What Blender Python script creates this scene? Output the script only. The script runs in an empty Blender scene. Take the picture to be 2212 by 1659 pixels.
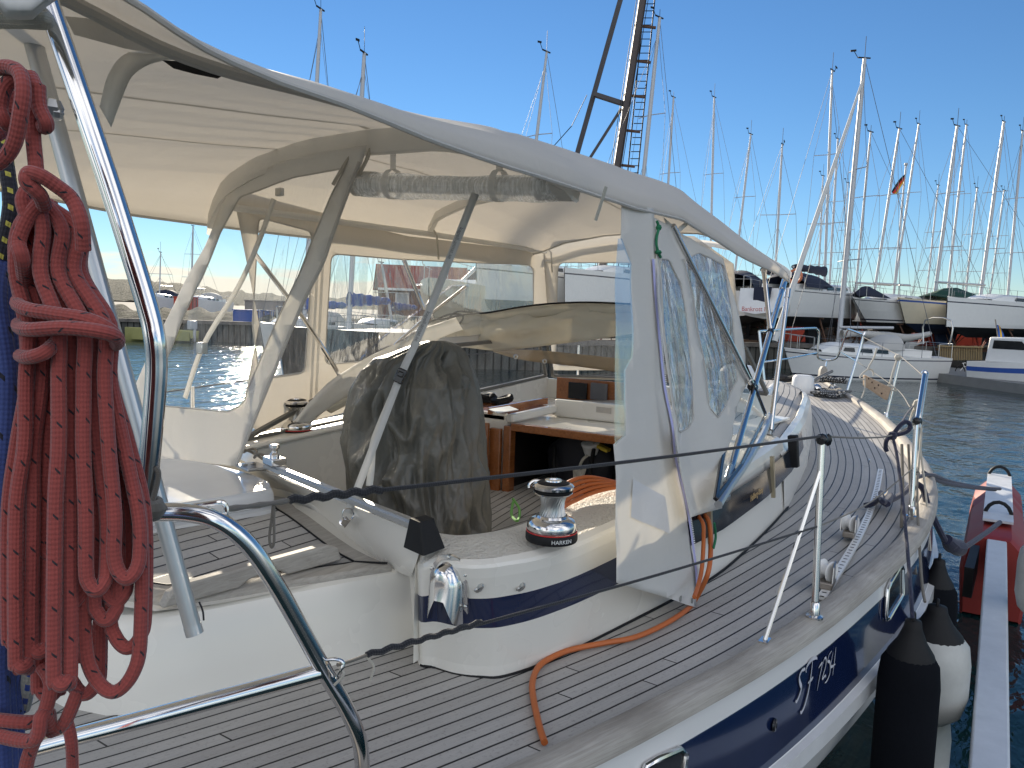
import bpy, math, random
from mathutils import Vector, Matrix, noise
R = math.radians
rnd = random.Random(7)
# ------------------------------------------------------------------ camera
FP = 1664.0                      # focal length in units of a 2212 px wide picture
CAM = Vector((0, 0, 2.35))
YAW, PIT, ROL = R(32.8), R(5.5), R(1.8)
_f0 = Vector((math.cos(YAW), math.sin(YAW), 0)); _r0 = Vector((math.sin(YAW), -math.cos(YAW), 0)); _u0 = Vector((0, 0, 1))
FWD = math.cos(PIT)*_f0 - math.sin(PIT)*_u0
_up = math.cos(PIT)*_u0 + math.sin(PIT)*_f0
RT = math.cos(ROL)*_r0 + math.sin(ROL)*_up
UP = math.cos(ROL)*_up - math.sin(ROL)*_r0
cd = bpy.data.cameras.new("camera"); cam = bpy.data.objects.new("camera", cd)
bpy.context.collection.objects.link(cam)
cam.matrix_world = Matrix(((RT.x, UP.x, -FWD.x, CAM.x), (RT.y, UP.y, -FWD.y, CAM.y), (RT.z, UP.z, -FWD.z, CAM.z), (0, 0, 0, 1)))
cd.sensor_width = 36; cd.lens = 36*FP/2212; cd.clip_start = .05; cd.clip_end = 6000
S = bpy.context.scene; S.camera = cam
# ------------------------------------------------------------------ light
SUN_AZ, SUN_EL = R(50), R(19)        # azimuth measured from +X towards +Y
SD = Vector((math.cos(SUN_AZ)*math.cos(SUN_EL), math.sin(SUN_AZ)*math.cos(SUN_EL), math.sin(SUN_EL)))
sl = bpy.data.lights.new("sun", 'SUN'); sl.energy = 5.0; sl.angle = R(.55); sl.color = (1, .88, .7)
so = bpy.data.objects.new("sun", sl); bpy.context.collection.objects.link(so)
so.rotation_euler = SD.to_track_quat('Z', 'Y').to_euler()
w = bpy.data.worlds.new("World"); S.world = w; w.use_nodes = True
wn, wl = w.node_tree.nodes, w.node_tree.links; wn.clear()
sky = wn.new('ShaderNodeTexSky'); sky.sky_type = 'NISHITA'; sky.sun_disc = False
sky.sun_elevation = SUN_EL; sky.sun_rotation = math.pi/2 - SUN_AZ
sky.altitude = 0; sky.air_density = 1.0; sky.dust_density = 0; sky.ozone_density = 5
bg = wn.new('ShaderNodeBackground'); bg.inputs[1].default_value = .1
out = wn.new('ShaderNodeOutputWorld')
# low bank of clouds over the far shore, part of the sky by direction
tc = wn.new('ShaderNodeTexCoord'); sep = wn.new('ShaderNodeSeparateXYZ'); wl.new(tc.outputs['Generated'], sep.inputs[0])
mp = wn.new('ShaderNodeMapping'); mp.inputs['Scale'].default_value = (5, 5, 26); wl.new(tc.outputs['Generated'], mp.inputs[0])
nz = wn.new('ShaderNodeTexNoise'); nz.inputs['Scale'].default_value = 2.2; nz.inputs['Detail'].default_value = 7; nz.inputs['Roughness'].default_value = .55
wl.new(mp.outputs[0], nz.inputs['Vector'])
def wmath(op, a, b=None, clamp=False):
    n = wn.new('ShaderNodeMath'); n.operation = op; n.use_clamp = clamp
    for i, v in enumerate((a, b)):
        if v is None: continue
        if isinstance(v, (int, float)): n.inputs[i].default_value = v
        else: wl.new(v, n.inputs[i])
    return n.outputs[0]
h = wmath('SUBTRACT', sep.outputs[2], wmath('MULTIPLY', wmath('SUBTRACT', nz.outputs[0], .5), .13))
band = wmath('MULTIPLY', wmath('SUBTRACT', .042, h), 55, True)
dirm = wn.new('ShaderNodeVectorMath'); dirm.operation = 'DOT_PRODUCT'; wl.new(tc.outputs['Generated'], dirm.inputs[0]); dirm.inputs[1].default_value = (math.cos(R(66)), math.sin(R(66)), 0)
side = wmath('MULTIPLY', wmath('SUBTRACT', dirm.outputs['Value'], .86), 14, True)
cm = wmath('MULTIPLY', wmath('MULTIPLY', band, side), .85)
mx = wn.new('ShaderNodeMix'); mx.data_type = 'RGBA'; wl.new(cm, mx.inputs[0])
hs = wn.new('ShaderNodeHueSaturation'); hs.inputs['Saturation'].default_value = 1.06; wl.new(sky.outputs[0], hs.inputs['Color'])
tint = wn.new('ShaderNodeMix'); tint.data_type = 'RGBA'; tint.blend_type = 'MULTIPLY'; tint.inputs[0].default_value = 1; tint.inputs[7].default_value = (.68, .71, .735, 1)
wl.new(hs.outputs[0], tint.inputs[6])
# broken cloud added behind the camera, out of view, to brighten shaded surfaces
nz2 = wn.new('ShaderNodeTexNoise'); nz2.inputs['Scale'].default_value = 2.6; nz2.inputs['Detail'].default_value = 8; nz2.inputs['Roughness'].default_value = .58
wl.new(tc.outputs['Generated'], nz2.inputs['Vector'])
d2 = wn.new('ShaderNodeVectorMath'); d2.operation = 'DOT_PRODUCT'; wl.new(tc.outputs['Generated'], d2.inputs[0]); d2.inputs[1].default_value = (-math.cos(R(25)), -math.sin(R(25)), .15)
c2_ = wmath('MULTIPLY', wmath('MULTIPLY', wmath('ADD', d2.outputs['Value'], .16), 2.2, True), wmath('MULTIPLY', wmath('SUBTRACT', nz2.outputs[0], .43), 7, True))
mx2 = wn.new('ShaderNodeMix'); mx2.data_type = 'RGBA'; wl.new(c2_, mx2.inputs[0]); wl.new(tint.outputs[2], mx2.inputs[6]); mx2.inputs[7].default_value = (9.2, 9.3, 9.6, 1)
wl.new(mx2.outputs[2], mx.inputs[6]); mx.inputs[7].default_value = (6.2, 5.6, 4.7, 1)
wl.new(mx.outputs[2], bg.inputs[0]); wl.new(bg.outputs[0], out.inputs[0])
S.view_settings.view_transform = 'Standard'; S.view_settings.look = 'None'; S.view_settings.gamma = 1; S.view_settings.exposure = 0.78
S.render.engine = 'CYCLES'
S.cycles.max_bounces = 10; S.cycles.transparent_max_bounces = 24
# ------------------------------------------------------------------ geometry helpers
def ray(px, py): return FWD + RT*((px-1106)/FP) - UP*((py-829.5)/FP)
def PZ(px, py, z): d = ray(px, py); return CAM + d*((z-CAM.z)/d.z)
def PY(px, py, y): d = ray(px, py); return CAM + d*((y-CAM.y)/d.y)
def PX(px, py, x): d = ray(px, py); return CAM + d*((x-CAM.x)/d.x)
def PD(px, py, t): return CAM + ray(px, py)*t
class Plane:
    def __init__(s, a, b, c):
        s.o = Vector(a); s.n = (Vector(b)-s.o).cross(Vector(c)-s.o).normalized()
    def p(s, px, py):
        d = ray(px, py); return CAM + d*((s.o-CAM).dot(s.n)/d.dot(s.n))
def lerp(a, b, t): return a+(b-a)*t
def interp(x, xs, ys):
    if x <= xs[0]: return ys[0]
    for i in range(1, len(xs)):
        if x <= xs[i]: return ys[i-1]+(ys[i]-ys[i-1])*(x-xs[i-1])/(xs[i]-xs[i-1])
    return ys[-1]
def smooth(pts, n=8, closed=False):
    P = [Vector(p) for p in pts]; N = len(P)
    if N < 3: return P
    o = []; rng = range(N if closed else N-1)
    for i in rng:
        if closed: a, b, c, d = P[i-1], P[i], P[(i+1) % N], P[(i+2) % N]
        else: a, b, c, d = P[max(i-1, 0)], P[i], P[i+1], P[min(i+2, N-1)]
        for k in range(n):
            t = k/n; t2 = t*t; t3 = t2*t
            o.append(.5*((2*b)+(c-a)*t+(2*a-5*b+4*c-d)*t2+(3*b-a-3*c+d)*t3))
    if not closed: o.append(P[-1])
    return o
class MB:
    def __init__(s): s.v = []; s.f = []; s.uv = []; s.m = []
    def add(s, vs, fs, m=0, uvs=None):
        b = len(s.v); s.v += [Vector(v) for v in vs]
        for f in fs:
            s.f.append([b+i for i in f]); s.m.append(m)
            s.uv.append([uvs[i] for i in f] if uvs else [(0, 0)]*len(f))
        return s
    def grid(s, rows, m=0, closed=False, uvs=None, capu=False):
        nr, nc = len(rows), len(rows[0]); vs = [p for r in rows for p in r]; fs = []
        for i in range(nr-1):
            for j in range(nc if closed else nc-1):
                fs.append((i*nc+j, i*nc+(j+1) % nc, (i+1)*nc+(j+1) % nc, (i+1)*nc+j))
        if capu: fs += [tuple(range(nc))[::-1], tuple((nr-1)*nc+j for j in range(nc))]
        if uvs is None: uvs = [(i/max(1, nr-1), j/max(1, nc-1)) for i in range(nr) for j in range(nc)]
        s.add(vs, fs, m, uvs); return s
    def tube(s, pts, r, seg=10, m=0, closed=False, n=0, caps=True):
        P = smooth(pts, n, closed) if n else [Vector(p) for p in pts]
        N = len(P); rows = []; uvs = []; L = 0; up = None; q0 = None
        for i in range(N):
            if closed: t = (P[(i+1) % N]-P[i-1])
            else: t = P[min(i+1, N-1)]-P[max(i-1, 0)]
            if t.length < 1e-9: t = Vector((0, 0, 1))
            t.normalize()
            if up is None:
                a = Vector((0, 0, 1)) if abs(t.z) < .9 else Vector((1, 0, 0)); up = t.cross(a).normalized()
            else:
                up = up - t*up.dot(t)
                if up.length < 1e-6: up = t.orthogonal()
                up.normalize()
            bi = t.cross(up); rr = r(i/(N-1)) if callable(r) else (r[i] if isinstance(r, (list, tuple)) else r)
            if i: L += (P[i]-P[i-1]).length
            rows.append([P[i]+(up*math.cos(2*math.pi*k/seg)+bi*math.sin(2*math.pi*k/seg))*rr for k in range(seg+1)])
            uvs += [(L, k/seg) for k in range(seg+1)]
        if closed: rows.append(rows[0]); uvs += [(L, k/seg) for k in range(seg+1)]
        s.grid(rows, m, False, uvs)
        if caps and not closed:
            s.add(rows[0][:-1], [tuple(range(seg))[::-1]], m); s.add(rows[-1][:-1], [tuple(range(seg))], m)
        return s
    def box(s, c, size, rot=None, m=0):
        c = Vector(c); M = rot if rot is not None else Matrix.Identity(3)
        if isinstance(rot, (int, float)): M = Matrix.Rotation(rot, 3, 'Z')
        h = [x/2 for x in size]
        vs = [c+M @ Vector((a*h[0], b*h[1], d*h[2])) for a in (-1, 1) for b in (-1, 1) for d in (-1, 1)]
        uv = [(v.x*3+v.z, v.y*3+v.z) for v in vs]
        return s.add(vs, [(0, 1, 3, 2), (4, 6, 7, 5), (0, 4, 5, 1), (2, 3, 7, 6), (0, 2, 6, 4), (1, 5, 7, 3)], m, uv)
    def bar(s, a, b, w, h, m=0, up=(0, 0, 1)):
        a = Vector(a); b = Vector(b); t = (b-a); L = t.length; t.normalize(); y = Vector(up).cross(t)
        if y.length < 1e-5: y = Vector((1, 0, 0)).cross(t)
        y.normalize(); z = t.cross(y)
        return s.box((a+b)/2, (L, w, h), Matrix((t, y, z)).transposed(), m)
    def lathe(s, prof, o, axis=(0, 0, 1), seg=24, m=0, sc=(1, 1)):
        o = Vector(o); ax = Vector(axis).normalized(); u = ax.orthogonal().normalized()
        if abs(ax.z) > .99: u = Vector((1, 0, 0))
        v = ax.cross(u); rows = []; uvs = []
        for i, (r, z) in enumerate(prof):
            rows.append([o+ax*z+(u*math.cos(2*math.pi*k/seg)*sc[0]+v*math.sin(2*math.pi*k/seg)*sc[1])*r for k in range(seg+1)])
            uvs += [(k/seg, z) for k in range(seg+1)]
        return s.grid(rows, m, False, uvs)
    def prism(s, outl, th, m=0, uvf=None):
        A = [Vector(p) for p in outl]; th = Vector(th); B = [p+th for p in A]; n = len(A)
        fs = [tuple(range(n)), tuple(range(n, 2*n))[::-1]]+[(i, i+n, (i+1) % n+n, (i+1) % n) for i in range(n)]
        uv = [(uvf(p) if uvf else (p.x, p.y)) for p in A+B]
        return s.add(A+B, fs, m, uv)
    def sphere(s, c, r, m=0, seg=12, sc=(1, 1, 1)):
        c = Vector(c); rows = []
        for i in range(seg//2+1):
            a = math.pi*i/(seg//2); rows.append([c+Vector((math.sin(a)*math.cos(2*math.pi*k/seg)*r*sc[0], math.sin(a)*math.sin(2*math.pi*k/seg)*r*sc[1], math.cos(a)*r*sc[2])) for k in range(seg+1)])
        return s.grid(rows, m)
    def build(s, name, mats, parent=None, bevel=0, solid=0, sm=40, off=1):
        me = bpy.data.meshes.new(name); o = parent.matrix_world.inverted() if parent is not None else None
        me.from_pydata([tuple(v) for v in s.v], [], s.f)
        uvl = me.uv_layers.new(name='UVMap'); k = 0
        flat = [c for f in s.uv for u in f for c in u[:2]]
        uvl.data.foreach_set('uv', flat)
        if not isinstance(mats, (list, tuple)): mats = [mats]
        for mt in mats: me.materials.append(mt)
        me.polygons.foreach_set('material_index', s.m)
        me.validate(); me.update()
        if sm: me.shade_smooth(); me.set_sharp_from_angle(angle=R(sm))
        ob = bpy.data.objects.new(name, me); bpy.context.collection.objects.link(ob)
        if parent is not None:
            ob.parent = parent; ob.matrix_parent_inverse = parent.matrix_world.inverted()
        if bevel:
            b = ob.modifiers.new('bevel', 'BEVEL'); b.width = bevel; b.segments = 2; b.limit_method = 'ANGLE'
        if solid:
            b = ob.modifiers.new('solid', 'SOLIDIFY'); b.thickness = solid; b.offset = off
        return ob
def fillpoly(outl, step=.06, jig=None):
    """planar polygon as a fine triangulated MB sheet (so that it can be wrinkled)"""
    import bmesh
    bm = bmesh.new(); vs = [bm.verts.new(p) for p in outl]; bm.faces.new(vs)
    o = Vector(outl[0]); n = Vector((0, 0, 0))
    for i in range(len(outl)): n += Vector(outl[i]-o).cross(Vector(outl[(i+1) % len(outl)]-o))
    n.normalize(); u = n.orthogonal().normalized(); v = n.cross(u)
    for ax in (u, v):
        ds = [(Vector(p)-o).dot(ax) for p in outl]; a = min(ds)+step/2
        while a < max(ds):
            bmesh.ops.bisect_plane(bm, geom=bm.verts[:]+bm.edges[:]+bm.faces[:], plane_co=o+ax*a, plane_no=ax); a += step
    bmesh.ops.triangulate(bm, faces=[f for f in bm.faces if len(f.verts) > 4])
    bm.verts.index_update(); mb = MB()
    pts = [w_.co.copy() for w_ in bm.verts]
    if jig: pts = [jig(p, n) for p in pts]
    mb.add(pts, [[q.index for q in f.verts] for f in bm.faces], 0, [((p-o).dot(u), (p-o).dot(v)) for p in pts])
    bm.free(); return mb
def tag(o, label=None, cat=None, group=None, kind=None):
    if label: o['label'] = label
    if cat: o['category'] = cat
    if group: o['group'] = group
    if kind: o['kind'] = kind
    return o
def thing(name, loc, label, cat, group=None, rz=0):
    o = bpy.data.objects.new(name, None); bpy.context.collection.objects.link(o); o.empty_display_size = .2
    o.matrix_world = Matrix.Translation(Vector(loc)) @ Matrix.Rotation(rz, 4, 'Z')
    o.location = loc; o.rotation_euler = (0, 0, rz)
    return tag(o, label, cat, group)
def text_mesh(txt, size, shear=0, extr=.0005):
    c = bpy.data.curves.new('letters', 'FONT'); c.body = txt; c.size = size; c.extrude = extr; c.shear = shear; c.align_x = 'CENTER'; c.align_y = 'CENTER'
    ob = bpy.data.objects.new('letters', c); bpy.context.collection.objects.link(ob)
    bpy.context.view_layer.update()
    me = bpy.data.meshes.new_from_object(ob.evaluated_get(bpy.context.evaluated_depsgraph_get()))
    bpy.data.objects.remove(ob); return me
def put_text(name, txt, size, o, xd, yd, mat, parent, shear=0):
    me = text_mesh(txt, size, shear); x = Vector(xd).normalized(); y = Vector(yd); y = (y-x*y.dot(x)).normalized(); z = x.cross(y)
    for v in me.vertices: v.co = Vector(o)+x*v.co.x+y*v.co.y+z*v.co.z
    me.materials.clear(); me.materials.append(mat); me.name = name
    ob = bpy.data.objects.new(name, me); bpy.context.collection.objects.link(ob)
    if parent is not None: ob.parent = parent; ob.matrix_parent_inverse = parent.matrix_world.inverted()
    return ob
# ------------------------------------------------------------------ materials
class NT:
    def __init__(s, name):
        s.mat = bpy.data.materials.new(name); s.mat.use_nodes = True; s.n = s.mat.node_tree.nodes; s.l = s.mat.node_tree.links
        s.b = s.n['Principled BSDF']; s.out = s.n['Material Output']
    def node(s, t, **k):
        n = s.n.new(t)
        for a, v in k.items(): setattr(n, a, v)
        return n
    def set(s, sock, v):
        if isinstance(v, bpy.types.NodeSocket): s.l.new(v, sock)
        else:
            if isinstance(v, (tuple, list)) and len(v) == 3 and sock.type == 'RGBA': v = (*v, 1)
            sock.default_value = v
    def coord(s, kind='Object', scale=(1, 1, 1), rot=(0, 0, 0)):
        t = s.node('ShaderNodeTexCoord'); m = s.node('ShaderNodeMapping'); s.l.new(t.outputs[kind], m.inputs[0])
        m.inputs['Scale'].default_value = scale; m.inputs['Rotation'].default_value = rot; return m.outputs[0]
    def noise(s, vec, scale, detail=4, rough=.5, dist=0):
        n = s.node('ShaderNodeTexNoise'); s.set(n.inputs['Vector'], vec); n.inputs['Scale'].default_value = scale
        n.inputs['Detail'].default_value = detail; n.inputs['Roughness'].default_value = rough; n.inputs['Distortion'].default_value = dist; return n.outputs[0]
    def ramp(s, fac, stops):
        r = s.node('ShaderNodeValToRGB'); s.set(r.inputs[0], fac); e = r.color_ramp.elements
        while len(e) < len(stops): e.new(.5)
        for i, (p, c) in enumerate(stops): e[i].position = p; e[i].color = (*c, 1) if len(c) == 3 else c
        return r.outputs[0]
    def math(s, op, a, b=0, clamp=False):
        n = s.node('ShaderNodeMath', operation=op, use_clamp=clamp); s.set(n.inputs[0], a); s.set(n.inputs[1], b); return n.outputs[0]
    def mix(s, f, a, b, mode='MIX'):
        n = s.node('ShaderNodeMix', data_type='RGBA', blend_type=mode); s.set(n.inputs[0], f); s.set(n.inputs[6], a); s.set(n.inputs[7], b); return n.outputs[2]
    def bump(s, h, strength=.3, dist=.01, prev=None):
        n = s.node('ShaderNodeBump'); n.inputs['Strength'].default_value = strength; n.inputs['Distance'].default_value = dist; s.set(n.inputs['Height'], h)
        if prev is not None: s.l.new(prev, n.inputs['Normal'])
        return n.outputs[0]
def g3(v): return (v, v, v)
def M(name, col, rough=.5, metal=0, var=.12, vs=6, bump=0, bs=60, bd=.003, coat=0, spec=None, vec='Object', rvar=.1):
    t = NT(name); c = t.coord(vec); n = t.noise(c, vs, 5, .6); n2 = t.noise(c, vs*7, 3, .6)
    lo = tuple(max(0, x*(1-var)) for x in col); hi = tuple(min(1, x*(1+var)) for x in col)
    t.set(t.b.inputs['Base Color'], t.mix(n2, t.ramp(n, [(.3, lo), (.7, hi)]), col))
    t.set(t.b.inputs['Roughness'], t.math('ADD', t.math('MULTIPLY', n, rvar), max(0, rough-rvar/2)))
    t.b.inputs['Metallic'].default_value = metal; t.b.inputs['Coat Weight'].default_value = coat
    if spec is not None: t.b.inputs['Specular IOR Level'].default_value = spec
    if bump: t.l.new(t.bump(t.noise(c, bs, 4, .6), bump, bd), t.b.inputs['Normal'])
    return t.mat
gel = M('cream_gelcoat', (.80, .77, .70), .28, var=.02, vs=1, coat=.3)
gel2 = M('hull_white', (.76, .75, .73), .3, var=.035, vs=1.5, coat=.2)
navy = M('navy_gelcoat', (.008, .017, .06), .1, var=.2, vs=3, coat=.5, rvar=.06)
black = M('black_rubber', (.013, .013, .014), .6, spec=.25)
blackg = M('black_gloss', (.01, .01, .012), .15)
steel = M('polished_steel', (.72, .71, .70), .12, 1, var=.06, vs=14, rvar=.1)
steel_d = M('worn_steel', (.5, .5, .49), .3, 1, var=.15, vs=20)
alu = M('anodised_aluminium', (.55, .56, .57), .38, .85, var=.08, vs=12)
white = M('white_plastic', (.78, .78, .76), .35, var=.05)
lockerlid = M('glossy_grey_lid', (.6, .6, .6), .16, var=.08, vs=5, coat=.4)
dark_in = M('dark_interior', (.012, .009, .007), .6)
varnish = None
def wood(name, a, b, rough=.5, coat=0, vec='Object', sc=(2, 30, 30), bump=.25):
    t = NT(name); c = t.coord(vec, sc); n = t.noise(c, 2.2, 8, .65, .6); n2 = t.noise(t.coord('Object'), 3, 4)
    col = t.mix(t.ramp(n2, [(.35, g3(0)), (.7, g3(1))]), t.ramp(n, [(.3, a), (.7, b)]), t.ramp(n, [(.25, tuple(x*.75 for x in a)), (.75, a)]))
    t.set(t.b.inputs['Base Color'], col); t.b.inputs['Roughness'].default_value = rough; t.b.inputs['Coat Weight'].default_value = coat
    t.l.new(t.bump(n, bump, .004), t.b.inputs['Normal']); return t.mat
varnish = wood('varnished_mahogany', (.24, .075, .02), (.42, .16, .05), .25, .6)
varnish_d = wood('dark_varnished_wood', (.09, .03, .01), (.2, .08, .03), .3, .5)
weathered = wood('weathered_teak', (.34, .31, .27), (.52, .49, .44), .7, sc=(3, 40, 40), bump=.5)
weathered_rail = wood('weathered_rail_teak', (.33, .30, .26), (.55, .52, .47), .75, vec='UV', sc=(2.5, 90, 1), bump=.7)
plank_new = wood('pale_pine_board', (.42, .29, .19), (.58, .44, .31), .7)
greywood = wood('grey_jetty_timber', (.11, .1, .09), (.22, .2, .18), .8)
def teak_planks(name, pitch=.051, seam=.125, rad=False, base=((.30, .285, .265), (.50, .485, .46))):
    t = NT(name); tcn = t.node('ShaderNodeTexCoord'); sp = t.node('ShaderNodeSeparateXYZ'); t.l.new(tcn.outputs['UV'], sp.inputs[0])
    u, v = sp.outputs[0], sp.outputs[1]; q = t.math('DIVIDE', v, pitch); fr = t.math('FRACT', q); idx = t.math('FLOOR', q)
    seamm = t.math('LESS_THAN', fr, seam)
    wn_ = t.node('ShaderNodeTexWhiteNoise', noise_dimensions='1D'); t.set(wn_.inputs['W'], idx)
    sh = t.math('MULTIPLY', wn_.outputs['Value'], 1.9); uu = t.math('ADD', u, sh); fu = t.math('FRACT', t.math('DIVIDE', uu, 1.9))
    butt = t.math('LESS_THAN', fu, .0025)
    m = t.math('MAXIMUM', seamm, butt)
    w2 = t.node('ShaderNodeTexWhiteNoise', noise_dimensions='2D'); cb = t.node('ShaderNodeCombineXYZ'); t.set(cb.inputs[0], idx); t.set(cb.inputs[1], t.math('FLOOR', t.math('DIVIDE', uu, 1.9))); t.l.new(cb.outputs[0], w2.inputs['Vector'])
    c2 = t.node('ShaderNodeCombineXYZ'); t.set(c2.inputs[0], t.math('MULTIPLY', u, 3)); t.set(c2.inputs[1], t.math('MULTIPLY', v, 90)); t.set(c2.inputs[2], w2.outputs['Value'])
    gr = t.noise(c2.outputs[0], 3, 7, .65); big = t.noise(t.coord('Object'), 2.3, 5, .6)
    fine = t.noise(t.coord('Object'), 90, 3, .7)
    k = t.math('ADD', t.math('MULTIPLY', gr, .5), t.math('ADD', t.math('MULTIPLY', big, .35), t.math('MULTIPLY', w2.outputs['Value'], .25)))
    col = t.ramp(k, [(.3, base[0]), (.8, base[1])])
    col = t.mix(t.math('MULTIPLY', t.ramp(fine, [(.55, g3(0)), (.75, g3(1))]), .35), col, (.1, .09, .08))
    speck = t.ramp(t.noise(t.coord('Object'), 210, 2, .5), [(.74, g3(0)), (.78, g3(1))])
    col = t.mix(t.math('MULTIPLY', speck, .6), col, (.04, .05, .02))
    t.set(t.b.inputs['Base Color'], t.mix(m, col, (.006, .006, .007)))
    t.set(t.b.inputs['Roughness'], t.math('SUBTRACT', .75, t.math('MULTIPLY', m, .3)))
    h = t.math('SUBTRACT', t.math('MULTIPLY', gr, .3), t.math('MULTIPLY', m, 1))
    t.l.new(t.bump(h, .5, .003), t.b.inputs['Normal']); return t.mat
teak = teak_planks('teak_deck')
def canvas(name, col, trans=.35, weave=1, wr=0, under=None):
    t = NT(name); c = t.coord('Object'); n = t.noise(c, 1.8, 5, .6); wv = t.noise(t.coord('Object', (60, 400, 400)), 2, 2); st = t.noise(t.coord('Object', (2, 45, 45)), 2, 4)
    colr = t.mix(n, tuple(x*.9 for x in col), col); colr = t.mix(t.math('MULTIPLY', st, .25), colr, tuple(x*.8 for x in col))
    nor = t.bump(wv, .2, .001); nor = t.bump(t.noise(c, 9, 4, .5, .4), .25, .02, nor)
    t.set(t.b.inputs['Base Color'], colr); t.b.inputs['Roughness'].default_value = .8; t.l.new(nor, t.b.inputs['Normal'])
    tr = t.node('ShaderNodeBsdfTranslucent'); t.set(tr.inputs[0], t.mix(0.5, colr, tuple(min(1, x*y) for x, y in zip(col, (1.08, 1.02, .94))))); t.l.new(nor, tr.inputs['Normal'])
    mxs = t.node('ShaderNodeMixShader'); mxs.inputs[0].default_value = trans
    t.l.new(t.b.outputs[0], mxs.inputs[1]); t.l.new(tr.outputs[0], mxs.inputs[2]); t.l.new(mxs.outputs[0], t.out.inputs[0]); return t.mat
cloth = canvas('cream_canvas', (.81, .795, .76), .48)
cloth_side = canvas('pale_canvas', (.84, .84, .82), .42)
cloth_seam = canvas('seam_tape', (.68, .66, .62), .3)
cloth_band = canvas('khaki_canvas', (.68, .65, .56), .28)
navycloth = canvas('navy_canvas', (.015, .02, .045), .03)
def vinyl(name, haze=.06, wr=.35, ws=5, gl=.05, refr=0, sc=(1, 1, .35), ior=1.06):
    t = NT(name); c = t.coord('Object', sc); n = t.noise(c, ws, 3, .5, .8); n2 = t.noise(c, ws*5, 4, .6, 1)
    nor = t.bump(n, wr, .08); nor = t.bump(n2, wr*.5, .012, nor)
    scr = t.noise(t.coord('Object', (30, 30, 2.5)), 3, 5, .6, .5)
    tr = t.node('ShaderNodeBsdfTransparent'); tr.inputs[0].default_value = (.95, .96, .96, 1)
    base = tr.outputs[0]
    if refr:
        rf = t.node('ShaderNodeBsdfRefraction'); rf.inputs['IOR'].default_value = ior; rf.inputs['Roughness'].default_value = .0; rf.inputs[0].default_value = (.9, .93, .95, 1); t.l.new(nor, rf.inputs['Normal'])
        mm = t.node('ShaderNodeMixShader'); mm.inputs[0].default_value = refr; t.l.new(tr.outputs[0], mm.inputs[1]); t.l.new(rf.outputs[0], mm.inputs[2]); base = mm.outputs[0]
    gs = t.node('ShaderNodeBsdfGlossy'); gs.inputs['Roughness'].default_value = .06; t.l.new(nor, gs.inputs['Normal'])
    fr = t.node('ShaderNodeFresnel'); fr.inputs[0].default_value = 1.38; t.l.new(nor, fr.inputs['Normal'])
    m1 = t.node('ShaderNodeMixShader'); t.set(m1.inputs[0], t.math('MULTIPLY', fr.outputs[0], .45)); t.l.new(base, m1.inputs[1]); t.l.new(gs.outputs[0], m1.inputs[2])
    df = t.node('ShaderNodeBsdfDiffuse'); df.inputs[0].default_value = (.85, .87, .9, 1); tl = t.node('ShaderNodeBsdfTranslucent'); tl.inputs[0].default_value = (.9, .92, .95, 1)
    ad = t.node('ShaderNodeAddShader'); t.l.new(df.outputs[0], ad.inputs[0]); t.l.new(tl.outputs[0], ad.inputs[1])
    m2 = t.node('ShaderNodeMixShader'); t.set(m2.inputs[0], t.math('MULTIPLY', t.ramp(scr, [(.45, g3(.35)), (.72, g3(1))]), haze)); t.l.new(m1.outputs[0], m2.inputs[1]); t.l.new(ad.outputs[0], m2.inputs[2])
    t.l.new(m2.outputs[0], t.out.inputs[0]); return t.mat
vin = vinyl('clear_vinyl', .045, .22, 4)
vin_old = vinyl('scratched_vinyl', .05, .3, 3)
vin_w = vinyl('wrinkled_vinyl', .22, .9, 6, refr=.8, sc=(1, 1, .45), ior=1.15)
glass = vinyl('window_glass', .02, .02, 1)
def ropemat(name, col, fleck=None, pitch=.02, rough=.85, fl_p=.07, dens=.1):
    t = NT(name); tcn = t.node('ShaderNodeTexCoord'); sp = t.node('ShaderNodeSeparateXYZ'); t.l.new(tcn.outputs['UV'], sp.inputs[0])
    u = t.math('DIVIDE', sp.outputs[0], pitch); v = sp.outputs[1]
    a = t.math('SINE', t.math('MULTIPLY', t.math('ADD', u, t.math('MULTIPLY', v, 7)), 6.2832)); b = t.math('SINE', t.math('MULTIPLY', t.math('SUBTRACT', u, t.math('MULTIPLY', v, 7)), 6.2832))
    h = t.math('MULTIPLY', a, b); n = t.noise(t.coord('Object'), 22, 4, .6); fz = t.noise(t.coord('Object'), 500, 2)
    c = t.mix(n, tuple(x*.72 for x in col), tuple(min(1, x*1.12) for x in col)); c = t.mix(t.math('MULTIPLY', t.math('ADD', t.math('MULTIPLY', h, .5), .5), .3), c, tuple(x*.35 for x in col))
    if fleck:
        k = t.math('FRACT', t.math('ADD', t.math('DIVIDE', sp.outputs[0], fl_p), t.math('MULTIPLY', v, 1)))
        f1 = t.math('LESS_THAN', k, dens); f2 = t.math('GREATER_THAN', t.math('SINE', t.math('MULTIPLY', v, 6.2832*4)), .2)
        c = t.mix(t.math('MULTIPLY', f1, f2), c, fleck)
    t.set(t.b.inputs['Base Color'], c); t.b.inputs['Roughness'].default_value = rough; t.b.inputs['Sheen Weight'].default_value = .25
    t.l.new(t.bump(t.math('ADD', h, t.math('MULTIPLY', fz, .9)), .4, .0012), t.b.inputs['Normal']); return t.mat
rope_red = ropemat('faded_red_braid', (.37, .068, .056), (.02, .015, .02), .011, dens=.06, fl_p=.05)
rope_blue = ropemat('faded_blue_braid', (.05, .08, .26), (.01, .01, .02), .012)
rope_wb = ropemat('white_blue_braid', (.4, .38, .33), (.02, .05, .25), .012, dens=.45, fl_p=.02)
rope_by = ropemat('black_yellow_braid', (.02, .02, .03), (.5, .45, .08), .012, dens=.3, fl_p=.02)
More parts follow.
